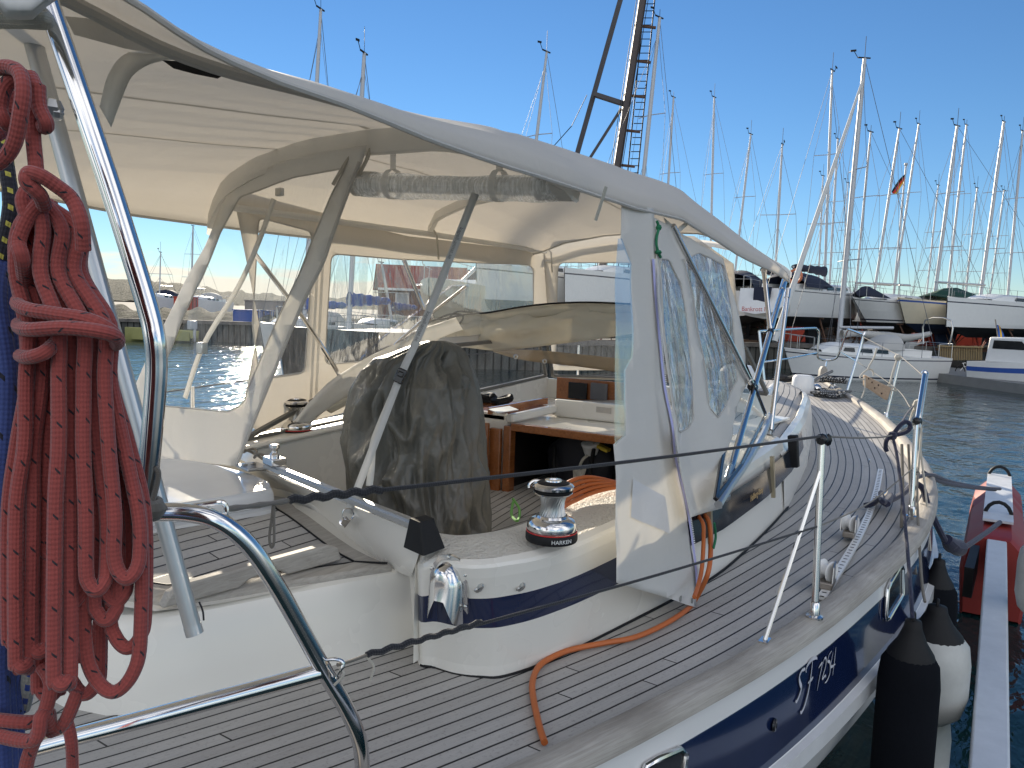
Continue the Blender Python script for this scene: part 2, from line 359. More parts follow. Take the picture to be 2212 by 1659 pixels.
rope_black = ropemat('black_line', (.018, .018, .022), None, .012)
rope_grey = ropemat('grey_cord', (.2, .18, .15), None, .006)
rope_white = ropemat('white_line', (.6, .56, .48), None, .008)
rope_navy = ropemat('navy_mooring_line', (.012, .016, .05), (.06, .05, .08), .02)
rope_bw = ropemat('black_white_line', (.02, .02, .02), (.5, .5, .5), .012, dens=.4, fl_p=.03)
orange = M('orange_cable', (.5, .13, .03), .5, var=.1)
green = M('green_cord', (.01, .16, .07), .7)
zipm = M('lilac_zip_tape', (.48, .48, .78), .8)
# ================================================================== the yacht in the foreground
YC = 2.05
def sheer(X): return interp(X, [-1, 1, 3, 5, 8, 11.5], [1.27, 1.27, 1.30, 1.36, 1.45, 1.60])
_to = smooth([(0.1, 1.44, 0), (0.8, 1.17, 0), (1.44, .94, 0), (1.9, .79, 0), (2.54, .62, 0), (3.32, .48, 0), (4.12, .38, 0), (4.9, .37, 0), (5.6, .44, 0), (6.3, .57, 0), (7.64, .9, 0), (8.7, 1.26, 0), (9.66, 1.65, 0), (10.5, 1.97, 0), (10.75, 2.05, 0)], 6)
_tx = [p.x for p in _to]; _ty = [p.y for p in _to]
def toe(X): return interp(X, _tx, _ty)
def dz(X, y=.6): return sheer(X)-.07+.045*(1-((y-YC)/1.7)**2)
def deckpt(px, py):
    z = 1.2
    for _ in range(30):
        q = PZ(px, py, z); z = .5*z+.5*dz(q.x, q.y)
    return q
yacht = thing('sailing_yacht', (5.5, YC, 0), 'foreground sailing yacht with grey teak decks and navy hull band lettered SF 7254', 'sailing yacht')
# hull, both sides: bands of white / navy / white moulding / white
def hull_rows(side):
    rows = []
    prof = [(-.045, .070, 0), (-.13, .076, 0), (-.132, .077, 1), (-.385, .092, 1), (-.387, .094, 0), (-.392, .122, 2), (-.45, .124, 2), (-.458, .098, 2), (-.462, .092, 3), (-.478, .09, 3), (-.48, .088, 0)]
    for X in _tx[::1]:
        hb = YC-toe(X); r = []
        for dzz, o, m in prof:
            b = hb+o*min(1, hb/.5+.25)
            r.append(Vector((X+.28*min(0, dzz)*(-0.0), YC-side*b, sheer(X)+dzz)))
        for z, k in ((.6, .95), (.35, .86), (.05, .74), (-.35, .5), (-.7, .1)):
            b = (hb+.088*min(1, hb/.5+.25))*k
            r.append(Vector((X-.35*(1-k)*(X > 8), YC-side*b, z)))
        rows.append(r)
    return rows
hb_ = MB()
for side in (1, -1):
    rows = hull_rows(side); n = len(rows[0])
    mats = [0, 0, 1, 0, 0, 2, 2, 3, 3, 4, 4, 4, 4, 4, 4]
    for j in range(n-1):
        sub = [[r[j], r[j+1]] for r in rows]
        hb_.grid(sub, [0, 1, 1, 0, 2, 2, 2, 3, 3, 4, 4, 4, 4, 4, 4][j], uvs=[(r[0].x, q) for r in sub for q in (0, 1)])
tr = hull_rows(1)[0]; tl_ = hull_rows(-1)[0]
hb_.grid([tr, tl_], 0)
hb_.build('hull', [gel2, navy, M('rub_strake_white', (.7, .7, .69), .25, coat=.3), black, gel2], yacht, sm=30)
# toe rail cap (weathered teak)
for side, nm in ((1, 'toe_rail'), (-1, 'toe_rail')):
    mb = MB(); rows = []; uv = []
    for X in _tx:
        y = toe(X); z = sheer(X); sc = min(1, (YC-y)/.3+.35)
        sec = [(.0, -.08), (.0, -.012), (-.012, .0), (-.075, .0), (-.092, -.014), (-.094, -.045), (-.07, -.05)]
        rows.append([Vector((X, YC-side*(YC-y-o*sc), z+d)) for o, d in sec]); uv += [(X, i*.02) for i in range(len(sec))]
    mb.grid(rows, 0, False, uv); mb.build(nm, weathered_rail, yacht, sm=50)
# side deck of laid teak planks
rows = []; uv = []
for X in [i*.1 for i in range(1, 108)]:
    y0 = toe(X); r = []
    for k in range(25):
        y = lerp(y0, 2*YC-y0, k/24); r.append(Vector((X, y, dz(X, y)))); uv.append((X, min(y-y0, 2*YC-y0-y)+.02))
    rows.append(r)
MB().grid(rows, 0, False, uv).build('teak_deck', teak, yacht)
# aft cabin trunk with teak top
ztr = 1.5
out_t = [(2.15, 1.50), (1.88, 1.583), (1.6, 1.69), (1.3, 1.80), (1.16, 1.86), (1.08, 1.95), (1.04, 2.08), (1.03, 2.3), (1.05, 2.7), (1.12, 2.95), (1.5, 3.0), (1.95, 3.0)]
mb = MB(); rows = []
for x, y in out_t:
    dx, dy = (x-1.7)*.03, (y-2.4)*.05
    rows.append([Vector((x+dx, y+dy, 1.1)), Vector((x+dx*.8, y+dy*.8, 1.2)), Vector((x, y, ztr-.035)), Vector((x*.985+.025, y+.012, ztr-.008)), Vector((x*.97+.05, y+(.03 if y < 2.4 else -.03), ztr))])
mb.grid(rows, 0)
mb.add([(x*.97+.05, y+(.03 if y < 2.4 else -.03), ztr) for x, y in out_t], [tuple(range(len(out_t)))])
mb.build('aft_cabin_trunk', gel, yacht)
def clip_in(pts, k): c = Vector((1.5, 2.3)); return [(c.x+(x-c.x)*k[0], c.y+(y-c.y)*k[1]) for x, y in pts]
def camb(y): k = max(0, min(1, (y-1.72)/.55)); return .08*k*k*(3-2*k)
def inset(P, d):
    o = []; n = len(P); A_ = sum(P[i][0]*P[(i+1) % n][1]-P[(i+1) % n][0]*P[i][1] for i in range(n))
    for i in range(n):
        a, b, c = Vector(P[i-1]), Vector(P[i]), Vector(P[(i+1) % n]); e1 = (b-a).normalized(); e2 = (c-b).normalized(); n1_ = Vector((-e1.y, e1.x)); n2_ = Vector((-e2.y, e2.x))
        if A_ < 0: n1_, n2_ = -n1_, -n2_
        m_ = (n1_+n2_); m_ = m_/max(.5, m_.length_squared/2); q = b+m_*d; o.append((q.x, q.y))
    return o
t1_, t2_ = PZ(846, 1229, 1.505), PZ(640, 1106, 1.575)
top = [(t1_.x, t1_.y), (1.55, 1.745), (1.3, 1.83), (1.2, 1.88), (1.13, 1.97), (1.1, 2.1), (1.1, 2.3), (1.12, 2.9), (1.9, 2.9), (t2_.x+.06, t2_.y+.12), (t2_.x, t2_.y)]
inn = inset(top, .075)
cj = lambda p, n_: Vector((p.x, p.y, p.z+camb(p.y)))
def relief(P, z, nm, mat, par):
    f_ = fillpoly([Vector((x, y, z)) for x, y in P], .07, cj); f_.uv = [[(f_.v[i].x, f_.v[i].y) for i in q] for q in f_.f]; return f_.build(nm, mat, par)
tk = relief(inn, ztr+.019, 'trunk_teak', teak, yacht)
mb = MB(); n = len(top); T_ = smooth([(x, y, 0) for x, y in top], 1, True)
def cl(P, z): return [Vector((x, y, z+camb(y))) for x, y in P]
def dens(P): 
    o = []
    for i in range(len(P)):
        a, b = P[i], P[(i+1) % len(P)]; o += [(lerp(a[0], b[0], k/6), lerp(a[1], b[1], k/6)) for k in range(6)]
    return o
To, Ti = dens(top), dens(inn); a_, b_, c_ = cl(To, ztr-.01), cl(To, ztr+.012), cl(Ti, ztr+.021); To2 = dens(inset(top, .008)); b2 = cl(To2, ztr+.02)
mb.grid([q+[q[0]] for q in (a_, b_, b2, c_)], 0, uvs=[(i*.03, j_*.02) for j_ in range(4) for i in range(len(To)+1)]); mb.build('teak_margin', weathered, yacht)
mb = MB(); mb.tube(cl(Ti, ztr+.021), .0035, 6, 0, True); mb.tube([PZ(846, 1229, 1.505)+Vector((-.01, .01, .02)), Vector((*inn[0], ztr+.022+camb(inn[0][1])))], .0035, 6); mb.build('caulk_line', black, yacht)
# cambered trunk roof beneath the teak
relief([(2.0, 1.66), (1.55, 1.73), (1.3, 1.81), (1.17, 1.87), (1.1, 1.96), (1.07, 2.1), (1.07, 2.3), (1.09, 2.95), (2.0, 2.95)], ztr+.001, 'trunk_roof', gel, yacht)
# wooden grab rail on the trunk
mb = MB(); a = PZ(345, 1284, 1.565); e_ = PZ(732, 1178, 1.575); L = (e_-a).length; dr_ = (e_-a); dr_.z = 0; dr_.normalize(); sd_ = Vector((-dr_.y, dr_.x, 0)); a = Vector((a.x, a.y, ztr+.018+camb(a.y)))
prof = [(0, 0), (.02, .035), (.06, .052), (L-.06, .062), (L-.015, .045), (L, 0), (L-.2, 0), (L-.22, .018), (L-.27, .026), (.3, .024), (.25, .016), (.22, 0)]
mb.prism([a+dr_*x-sd_*.018+Vector((0, 0, z)) for x, z in prof], sd_*.036); mb.build('grab_rail', weathered, yacht, bevel=.006)
# locker lid behind the bridge
lid = [tuple(PZ(px, py, 1.68).xy) for px, py in ((250, 1003), (345, 990), (430, 997), (520, 1017), (572, 1036), (585, 1049), (565, 1060), (356, 1092), (262, 1108), (205, 1095), (195, 1040))][::-1]
def scaled(pts, k): cx = sum(p[0] for p in pts)/len(pts); cy = sum(p[1] for p in pts)/len(pts); return [(cx+(x-cx)*k, cy+(y-cy)*k) for x, y in pts]
mb = MB(); rings = [[Vector((x, y, z)) for x, y in scaled(lid, k)] for z, k in ((1.585, 1.04), (1.607, 1.03), (1.612, 1.0), (1.618, 1.0), (1.622, 1.03), (1.66, 1.015), (1.673, 1.0), (1.68, .985), (1.679, .9))]
rings = [smooth(r, 4, True) for r in rings]
mb.grid([r+[r[0]] for r in rings]); mb.add(rings[-1], [tuple(range(len(rings[-1])))])
mb.build('locker_lid', lockerlid, yacht, sm=25)
# coaming around the cockpit
sts = [((903, 1431), (905, 1222), 1.585, (912, 1150), 1.67), ((940, 1442), (948, 1212), 1.62, (925, 1148), 1.66), ((985, 1455), (1000, 1218), 1.63, (985, 1156), 1.65), ((1040, 1462), (1050, 1218), 1.63, (1040, 1152), 1.65), ((1090, 1460), (1100, 1211), 1.63, (1110, 1138), 1.65),
       ((1190, 1425), (1165, 1200), 1.63, (1180, 1110), 1.65), ((1330, 1358), (1260, 1168), 1.63, (1232, 1080), 1.65)]
st3 = []
for b, t, zt, i, zi in sts: st3.append((deckpt(*b), PZ(*t, zt), PZ(*i, zi)))
bx = [2.37, 2.73, 3.2, 3.8, 4.46, 5.6, 6.85, 7.8, 8.5, 9.0]; by = [1.09, 1.02, .965, .955, .98, 1.13, 1.36, 1.58, 1.80, 2.05]
def cab(X): return interp(X, bx, by)
for X in (2.9, 3.2, 3.6, 4.0, 4.4):
    st3.append((Vector((X, cab(X), dz(X, 1))), Vector((X, cab(X)+.05, 1.64+(X-2.9)*.03)), Vector((X, cab(X)+.27, 1.66+(X-2.9)*.03))))
st3.insert(0, (Vector((1.97, 1.60, 1.22)), Vector((1.95, 1.66, 1.545)), PZ(897, 1152, 1.672)))
cols = [smooth([s[k] for s in st3], 5) for k in range(3)]
rows = []
mb = MB(); mb.tube([b+Vector((0, -.004, .001)) for b in cols[0][6:]], .006, 6); mb.build('caulk_line', black, yacht)
for b, t, i in zip(*cols):
    H = t.z-b.z; r = [b-Vector((0, 0, .03)), lerp(b, t, .1), lerp(b, t, .44), lerp(b, t, .445), lerp(b, t, .705), lerp(b, t, .71), lerp(b, t, .88)]
    d = (i-t); d.z = 0
    r += [lerp(b, t, .96)+d*.012, t+d*.05+Vector((0, 0, -.006)), t+d*.14+Vector((0, 0, .004)), lerp(t, i, .8)+Vector((0, 0, .006)), i, i+d*.03-Vector((0, 0, .012)), i+d*.06-Vector((0, 0, .4))]
    rows.append(r)
mb = MB()
for j in range(len(rows[0])-1): mb.grid([[r[j], r[j+1]] for r in rows], 1 if j == 3 else (2 if j in (9, 10) else 0))
nonskid = M('nonskid_gelcoat', (.72, .68, .6), .5, var=.03, bump=1, bs=70, bd=.02)
mb.build('coaming', [gel, navy, nonskid], yacht, sm=50)
# port coaming, aft bridge, cockpit well
mb = MB()
mb.prism([(1.9, 2.9, 1.3), (4.3, 2.9, 1.3), (4.3, 2.9, 1.76), (3.3, 2.9, 1.72), (2.2, 2.9, 1.66), (1.9, 2.9, 1.62)], (0, .18, 0))
mb.prism([(1.9, 2.88, 1.625), (2.2, 2.88, 1.663), (3.3, 2.88, 1.723), (4.3, 2.88, 1.763), (4.3, 2.88, 1.79), (3.3, 2.88, 1.75), (2.2, 2.88, 1.69), (1.9, 2.88, 1.65)], (0, .22, 0))
mb.build('port_coaming', gel, yacht, bevel=.012)
A = [PZ(470, 965, 1.69), PZ(575, 1020, 1.69), PZ(735, 1083, 1.68), PZ(860, 1133, 1.675), PZ(915, 1160, 1.668)]
B = [PZ(440, 990, 1.63), PZ(590, 1045, 1.62), PZ(700, 1098, 1.60), PZ(850, 1180, 1.60), PZ(907, 1190, 1.632)]
C_ = [PZ(420, 1015, 1.55), PZ(592, 1070, 1.54), PZ(668, 1108, 1.54), PZ(842, 1206, 1.54), PZ(897, 1222, 1.575)]
D_ = [PZ(400, 1030, 1.49), PZ(592, 1084, 1.49), PZ(640, 1108, 1.495), PZ(835, 1222, 1.495), PZ(888, 1246, 1.497)]
A0 = [p+Vector((.09, .02, .0)) for p in A]; A1 = [p+Vector((.1, .02, -.5)) for p in A]
mb = MB(); mb.grid([smooth(q, 6) for q in (D_, C_, B, A, A0, A1)])
mb.build('bridge_deck', gel, yacht, sm=60)
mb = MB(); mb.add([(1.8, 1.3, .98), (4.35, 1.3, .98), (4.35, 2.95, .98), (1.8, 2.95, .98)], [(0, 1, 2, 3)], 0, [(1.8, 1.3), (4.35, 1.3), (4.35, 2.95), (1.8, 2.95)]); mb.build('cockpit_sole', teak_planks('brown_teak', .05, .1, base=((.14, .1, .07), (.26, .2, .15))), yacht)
for ya, yb in ((2.45, 2.9),):
    mb = MB(); mb.box((2.6, (ya+yb)/2, 1.15), (1.4, yb-ya, .4), m=1)
    mb.add([(1.95, ya+.01, 1.372), (3.28, ya+.01, 1.372), (3.28, yb-.01, 1.372), (1.95, yb-.01, 1.372)], [(0, 1, 2, 3)], 0, [(2.0, ya), (3.3, ya), (3.3, yb), (2.0, yb)])
    mb.build('cockpit_seat', [teak, gel], yacht)
# traveller
a, b = PZ(578, 1006, 1.71), PZ(905, 1138, 1.70); d = (b-a).normalized()
mb = MB(); mb.bar(a, b, .036, .014); mb.bar(a+Vector((0, 0, .009)), b+Vector((0, 0, .009)), .018, .012); 
for k in range(9): mb.lathe([(0, .004), (.006, .003), (.007, 0)], lerp(a, b, (k+.5)/9)+Vector((.011, 0, .007)), seg=8, m=1)
tv = mb.build('traveller_track', [alu, steel_d], yacht)
mb = MB(); c = lerp(a, b, .06)+Vector((0, 0, .03)); Mr = Matrix((d, Vector((0, 0, 1)).cross(d), Vector((0, 0, 1)))).transposed()
mb.box(c, (.085, .06, .03), Mr); mb.lathe([(.02, 0), (.02, .012), (.012, .016), (.012, .03), (.02, .034), (.02, .05), (0, .052)], c+Vector((0, 0, .015)), seg=16)
mb.build('traveller_car', steel, tv, bevel=.004)
mb = MB(); e = b+d*.03; mb.prism([e+Mr @ Vector(q) for q in ((-.04, -.035, -.05), (.045, -.04, -.055), (.045, .035, -.05), (-.04, .035, -.05))], (0, 0, .001))
lo = [e+Mr @ Vector(q) for q in ((-.05, -.04, -.06), (.05, -.04, -.06), (.05, .04, -.05), (-.05, .04, -.05))]; hi = [e+Mr @ Vector(q) for q in ((-.035, -.03, .03), (.012, -.028, .028), (.012, .026, .03), (-.035, .028, .03))]
mb = MB(); mb.grid([lo+[lo[0]], hi+[hi[0]]]); mb.add(hi, [(0, 1, 2, 3)]); mb.build('end_stop', black, tv, bevel=.006, sm=30)
# small cleat plate with line at the far end of the traveller
mb = MB(); pz = PZ(545, 1008, 1.7); mb.box(pz, (.12, .09, .012), Mr)
for k in (-1, 1): mb.lathe([(0, .006), (.01, .004), (.012, 0)], pz+Vector((.02*k, .02, .007)), seg=8)
mb.build('deck_plate', steel_d, yacht, bevel=.003)
lc = MB(); c = PZ(550, 993, 1.72); lc.tube([c+Vector((.05*math.sin(t*6.283*2)*math.cos(t*3), .07*math.cos(t*6.283*1.0), .02+.012*math.sin(t*20))) for t in [i/40 for i in range(41)]], .005, 6)
tag(lc.build('line_coil', rope_grey), 'small grey line coil beside the far end of the traveller track', 'rope')
# ---- winches
def winch(o, s, label_on=False, nm='winch', tw=0):
    o = Vector(o); mb = MB()
    mb.lathe([(.078, 0), (.08, .005), (.08, .022), (.076, .028)], o, seg=40, m=1); 
    mb.lathe([(.0775, .028), (.0785, .0285), (.0785, .031), (.077, .0315)], o, seg=40, m=2)
    mb.lathe([(.074, .031), (.077, .037), (.075, .055), (.066, .066), (.05, .071), (.046, .078)], o, seg=40)
    W = mb.build(nm, [steel, black, M('red_ring', (.6, .02, .02), .4)], yacht)
    mb = MB(); rows = []; 
    for z, r in ((.078, .04), (.088, .037), (.1, .0345), (.118, .035), (.132, .039), (.14, .043)):
        rows.append([o+Vector((math.cos(2*math.pi*k/96+z*9)*(r+(.0016 if k % 4 < 2 else -.0016)), math.sin(2*math.pi*k/96+z*9)*(r+(.0016 if k % 4 < 2 else -.0016)), z)) for k in range(97)])
    mb.grid(rows); mb.build('drum', steel_d, W, sm=20)
    mb = MB(); mb.lathe([(.043, .14), (.055, .142), (.06, .147), (.052, .153), (.052, .157), (.062, .16), (.064, .168), (.058, .174), (.04, .178)], o, seg=40, m=0)
    mb.lathe([(.052, .151), (.059, .15), (.06, .156), (.053, .158)], o, seg=40, m=1)
    mb.lathe([(.05, .1765), (.042, .180), (.028, .1825), (.026, .1825)], o, seg=40, m=1); mb.lathe([(.027, .1815), (.026, .186), (.014, .187), (.012, .18), (0, .18)], o, seg=30)
    mb.tube([o+Vector((.02, .045, .168)), o+Vector((.01, .07, .17)), o+Vector((-.0, .082, .16)), o+Vector((-.004, .082, .148))], .006, 8, 0, n=4)
    mb.build('self_tailer', [steel, black], W)
    return W
wo = PZ(1191, 1165, 1.655)
winch(wo, 1)
# maker's lettering round the base of the winch
mb = MB(); dirc = math.atan2(CAM.y-wo.y, CAM.x-wo.x)
def letters_on_ring(txt, o, r, z, size, a0, mat, parent):
    me = text_mesh(txt, size); pass
    for v in me.vertices:
        a = a0+v.co.x/r; v.co = Vector(o)+Vector((math.cos(a)*(r+.0006+v.co.z), math.sin(a)*(r+.0006+v.co.z), z+v.co.y))
    me.materials.clear(); me.materials.append(mat); ob = bpy.data.objects.new('lettering', me); bpy.context.collection.objects.link(ob); ob.parent = parent; ob.matrix_parent_inverse = parent.matrix_world.inverted()
wobj = [o for o in yacht.children if o.name.startswith('winch')][0]
letters_on_ring('HARKEN', wo, .08, .013, .017, dirc+.42, white, wobj)
w2o = PZ(571, 928, 1.69); winch(Vector((w2o.x, 2.98 if w2o.y > 3.2 else w2o.y, 1.69)), 1)
# ---- chrome ventilation cowl on the coaming side
cp = PZ(968, 1330, 1.36)
def on_coam(px, py): # on the outer wall of the coaming
    best = None; d = ray(px, py)
    from mathutils.geometry import intersect_ray_tri
    for a_, b_ in zip(rows_c[:-1], rows_c[1:]):
        for j in range(6):
            for tri in ((a_[j], a_[j+1], b_[j+1]), (a_[j], b_[j+1], b_[j])):
                h_ = intersect_ray_tri(*tri, d, CAM, True)
                if h_ and (best is None or (h_-CAM).length < (best-CAM).length): best = h_
    return best
rows_c = rows
c0 = on_coam(970, 1262) or PZ(968, 1262, 1.5); cl_ = on_coam(928, 1290) or c0; cr_ = on_coam(1012, 1290) or c0
tx = (cr_-cl_); tx.z = 0; wv_ = tx.length; tx.normalize(); nn = tx.cross(Vector((0, 0, 1))); 
if nn.dot(CAM-c0) < 0: nn = -nn
H2 = .088
def cw(x, z, o): return c0+tx*x*wv_/2+Vector((0, 0, z*H2))+nn*o
mb = MB(); base = [(-1.0, -.85), (-.95, .2), (-.8, .62), (-.5, .92), (0, 1.02), (.5, .92), (.8, .62), (.95, .2), (1.0, -.85)]
mb.grid([[cw(x*k, z*k2, o) for x, z in base] for k, k2, o in ((1, 1, -.004), (1, 1, .004), (.8, .84, .005))])
cowl = [(-.78, -1.25), (-.74, .1), (-.55, .55), (-.25, .74), (0, .78), (.25, .74), (.55, .55), (.74, .1), (.78, -1.25)]
mb.grid([[cw(x*k, z*k2, o*(1 if z > -.5 else 1.15)) for x, z in cowl] for k, k2, o in ((1, 1, .003), (.97, .97, .025), (.82, .85, .042), (.6, .6, .048), (.3, .3, .05), (0, .3, .05))])
for x, z in ((0, .93), (-.86, .45), (.86, .45), (-.9, -.6), (.9, -.6)): mb.lathe([(.006, 0), (.005, .003), (0, .004)], cw(x, z, .006), nn, 8, 0)
mb.build('vent_cowl', steel, yacht, sm=45)
def lug(px, py):
    p = on_coam(px, py)
    if p is None: return
    mb = MB(); mb.lathe([(.018, 0), (.017, .004), (.008, .005), (.006, .012), (.007, .02), (0, .022)], p, nn, 14, 0, (.6, 1)); mb.build('turn_button', steel_d, yacht)
for q in ((905, 1230), (918, 1240), (1035, 1270), (1125, 1268)): lug(*q)
# ---- stanchions, pulpit, pushpit
def stanchion(base, top, brace=None, r=.0125, cap=True):
    mb = MB(); base = Vector(base); top = Vector(top)
    mb.tube([base, top], r, 12); mb.lathe([(.03, -.003), (.03, .004), (.018, .008), (.0165, .05), (.0125, .055)], base, seg=16)
    st = mb.build('stanchion', steel, yacht)
    if brace:
        mb = MB(); b0, b1 = Vector(brace[0]), Vector(brace[1]); mb.tube([b0, b1], .0075, 8); mb.box(b0, (.05, .03, .006)); mb.build('brace', steel, st)
    if cap:
        mb = MB(); mb.tube([top+Vector((-.03, -.004, -.018)), top+Vector((.05, 0, -.012))], .011, 8); mb.sphere(top+Vector((0, 0, -.012)), .022, 0, 10); mb.sphere(top+Vector((.06, -.01, -.02)), .014, 0, 8, (1, 1, 1.7)); mb.build('line_guide', blackg, st)
    return st
s1b = Vector((2.82, .51, 1.30)); s1t = PY(1776, 942, .51); s1t = Vector((s1b.x+.05, s1b.y-.0, PX(1776, 942, s1b.x+.03).z))
s1t = PD(1776, 942, (s1b-CAM).dot(FWD)+.0)
stanchion(s1b, s1t, (PZ(1652, 1383, 1.295), lerp(s1b, s1t, .82)))
s2b = PZ(1968, 1115, 1.34); s2b.y = max(s2b.y, .33); s2t = PD(1980, 905, (s2b-CAM).dot(FWD)+.02)
stanchion(s2b, s2t)
s3b = PZ(1914, 903, 1.44); s3t = PD(1946, 770, (s3b-CAM).dot(FWD)-.05)
stanchion(s3b, s3t, cap=False)
sx = PD(1997, 806, (s2b-CAM).dot(FWD)+.35)
mb = MB(); mb.tube([lerp(s2b, s2t, .95), sx], .011, 10); mb.tube([lerp(s2b, s2t, .9)+Vector((.03, -.01, 0)), sx+Vector((.02, -.012, 0))], .008, 8); mb.sphere(sx, .018, 0, 8)
mb.build('gate_pole', steel, yacht)
for X in (2.4, 4.4, 6.6, 8.3):
    b_ = Vector((X, 2*YC-toe(X)+.04, sheer(X))); stanchion(b_, b_+Vector((0, 0, .62)), cap=False)
# bow pulpit
sb = PZ(1830, 845, 1.53); tS = (sb-CAM).dot(FWD); bow = PZ(1785, 821, 1.56); tB = (bow-CAM).dot(FWD)
pm = MB(); q = [(1830, 845, tS), (1865, 728, tS), (1862, 723, tS), (1836, 713, tS+.9), (1829, 717, tB-.15), (1812, 764, tB), (1803, 775, tB+.05), (1787, 778, tB+.1), (1773, 776, tB+.05), (1766, 766, tB), (1769, 722, tB-.05), (1764, 711, tB-.1), (1755, 709, tB-.2), (1696, 712, tB-1.0), (1640, 716, tB-1.9)]
pm.tube([PD(*p) for p in q], .0145, 10, n=4)
pm.tube([PD(1786, 777, tB+.1), PD(1782, 800, tB+.1)], .013, 8); pm.tube([PD(1815, 760, tB), PD(1851, 781, tS)], .01, 8)
pm.tube([PD(1766, 762, tB), PD(1700, 775, tB-1), PD(1640, 783, tB-1.9)], .01, 8); pm.tube([PD(1640, 716, tB-1.9), PD(1652, 832, tB-1.9)], .0145, 8)
pm.lathe([(.035, 0), (.03, .008), (.015, .012)], sb, seg=12)
pm.build('bow_pulpit', steel, yacht)
# wooden bow fairlead and fittings
mb = MB(); c = PD(1780, 815, tB+.05); mb.prism([c+RT*x+Vector((0, 0, z)) for x, z in ((-.05, 0), (-.045, .1), (-.02, .15), (.02, .15), (.045, .1), (.05, 0))], FWD*.1); mb.build('bow_fairlead', weathered, yacht, bevel=.012)
mb = MB(); c = PZ(1733, 850, dz(8.6, 2)+.02); mb.lathe([(.0, 0), (.13, 0), (.135, .03), (.12, .19), (.09, .22), (0, .225)], c, seg=24, m=0); mb.lathe([(.055, 0), (.055, .06), (.03, .09)], c+RT*.13+Vector((0, 0, .05)), (.6, -.6, .2), 14, 1)
mb.build('anchor_windlass', [gel2, steel], yacht)
mb = MB(); mb.add([PZ(*p, dz(8.8, 2)+.012) for p in ((1600, 851), (1690, 840), (1768, 838), (1765, 851), (1700, 857), (1610, 866))], [tuple(range(6))]); mb.build('anchor_locker_lid', gel2, yacht)
# pushpit at the stern quarter (foreground)
def tp(px): return interp(px, [0, 450, 560, 700, 790], [1.22, 1.27, 1.32, 1.45, 1.58])
mb = MB()
q = [(-260, 1150, 1.22), (-120, 1160, 1.22), (0, 1151, 1.22), (170, 1128, 1.24), (330, 1107, 1.26), (420, 1110, 1.27), (480, 1130, 1.28), (535, 1175, 1.3), (585, 1245, 1.33), (640, 1340, 1.38), (700, 1448, 1.44), (745, 1525, 1.49), (772, 1585, 1.53), (782, 1640, 1.57), (783, 1720, 1.63), (783, 1770, 1.67)]
mb.tube([PD(*p) for p in q], .0155, 18, n=6)
mb.build('pushpit', steel, yacht)
pp = [o for o in yacht.children if o.name == 'pushpit'][0]
mb = MB(); mb.tube([PD(-260, 1740, 1.25), PD(0, 1637, 1.3), PD(340, 1545, 1.37), PD(694, 1450, 1.435)], .0155, 18, n=8); mb.build('lower_rail', steel, pp)
mb = MB(); q = [(290, 1115, 1.26), (330, 1104, 1.26), (400, 1096, 1.27), (455, 1088, 1.28), (478, 1085, 1.285), (488, 1094, 1.29), (489, 1108, 1.29), (484, 1130, 1.29)]; mb.tube([PD(*p) for p in q], .0045, 8, n=5)
mb.build('lifeline_bracket', steel, pp)
mb = MB(); q = [(706, 1425, 1.43), (722, 1424, 1.43), (736, 1427, 1.43), (742, 1434, 1.43), (738, 1446, 1.43), (731, 1460, 1.44), (728, 1466, 1.44)]; mb.tube([PD(*p) for p in q], .0035, 8, n=5); mb.build('lower_bracket', steel, pp)
# lifelines
def line(name, pts, r, mat, parent=None, n=6, seg=8):
    mb = MB(); mb.tube(pts, r, seg, n=n); return mb.build(name, mat, parent)
ts1 = (s1b-CAM).dot(FWD)
u0 = PD(487, 1100, 1.29); u1 = PD(625, 1081, 1.45)
lf = line('lifeline', [u1, lerp(u1, s1t, .5)-Vector((0, 0, .006)), s1t], .005, rope_black, yacht)
line('line_tail', [u0, PD(560, 1091, 1.38), u1], lambda t: .004+.002*math.sin(t*math.pi*3)**2, rope_grey, lf)
mb = MB(); mb.tube([lerp(u1, s1t, t_)+Vector((0, 0, .003*math.sin(t_*300))) for t_ in [i/200 for i in range(21)]], .0085, 8, 0); mb.build('splice', rope_black, lf)
l0 = PD(733, 1443, 1.43); l1 = PD(792, 1415, 1.49); lm = lerp(s1b, s1t, .5)
ll = line('lifeline', [l1, lerp(l1, lm, .5)-Vector((0, 0, .008)), lm], .004, rope_black, yacht)
mb = MB(); mb.tube([lerp(l1, lm, t_)+Vector((0, 0, .0025*math.sin(t_*260))) for t_ in [i/160 for i in range(26)]], .0065, 8, 0); mb.build('splice', rope_black, ll)
line('line_tail', [PD(729, 1436, 1.43), PD(760, 1427, 1.46), l1], .0035, rope_grey, ll)
k1 = PD(1928, 940, 3.9)
line('lifeline', [s1t, lerp(s1t, k1, .5)+Vector((0, 0, -.01)), k1, s2t+Vector((0, 0, -.02))], .004, rope_grey, yacht)
line('lifeline', [s3t, sx+Vector((0, 0, -.02))], .0035, rope_grey, yacht)
line('lifeline', [PD(1865, 728, tS), s3t], .0035, rope_grey, yacht)
line('lifeline', [PD(1851, 781, tS), PD(1932, 836, (s3b-CAM).dot(FWD)), PD(1966, 880, 5)], .0035, rope_grey, yacht)
line('lifeline', [lm, PD(1880, 1085, 3.5), lerp(s2b, s2t, .5)], .0035, rope_grey, yacht)
def pstan(X, h): return Vector((X, 2*YC-toe(X)+.04, sheer(X)+h))
line('lifeline', [pstan(.8, .6), pstan(2.4, .61), pstan(4.4, .61), pstan(6.6, .61), pstan(8.3, .6)], .004, rope_black, yacht)
line('lifeline', [pstan(.8, .3), pstan(2.4, .31), pstan(4.4, .31), pstan(6.6, .31), pstan(8.3, .3)], .004, rope_black, yacht)
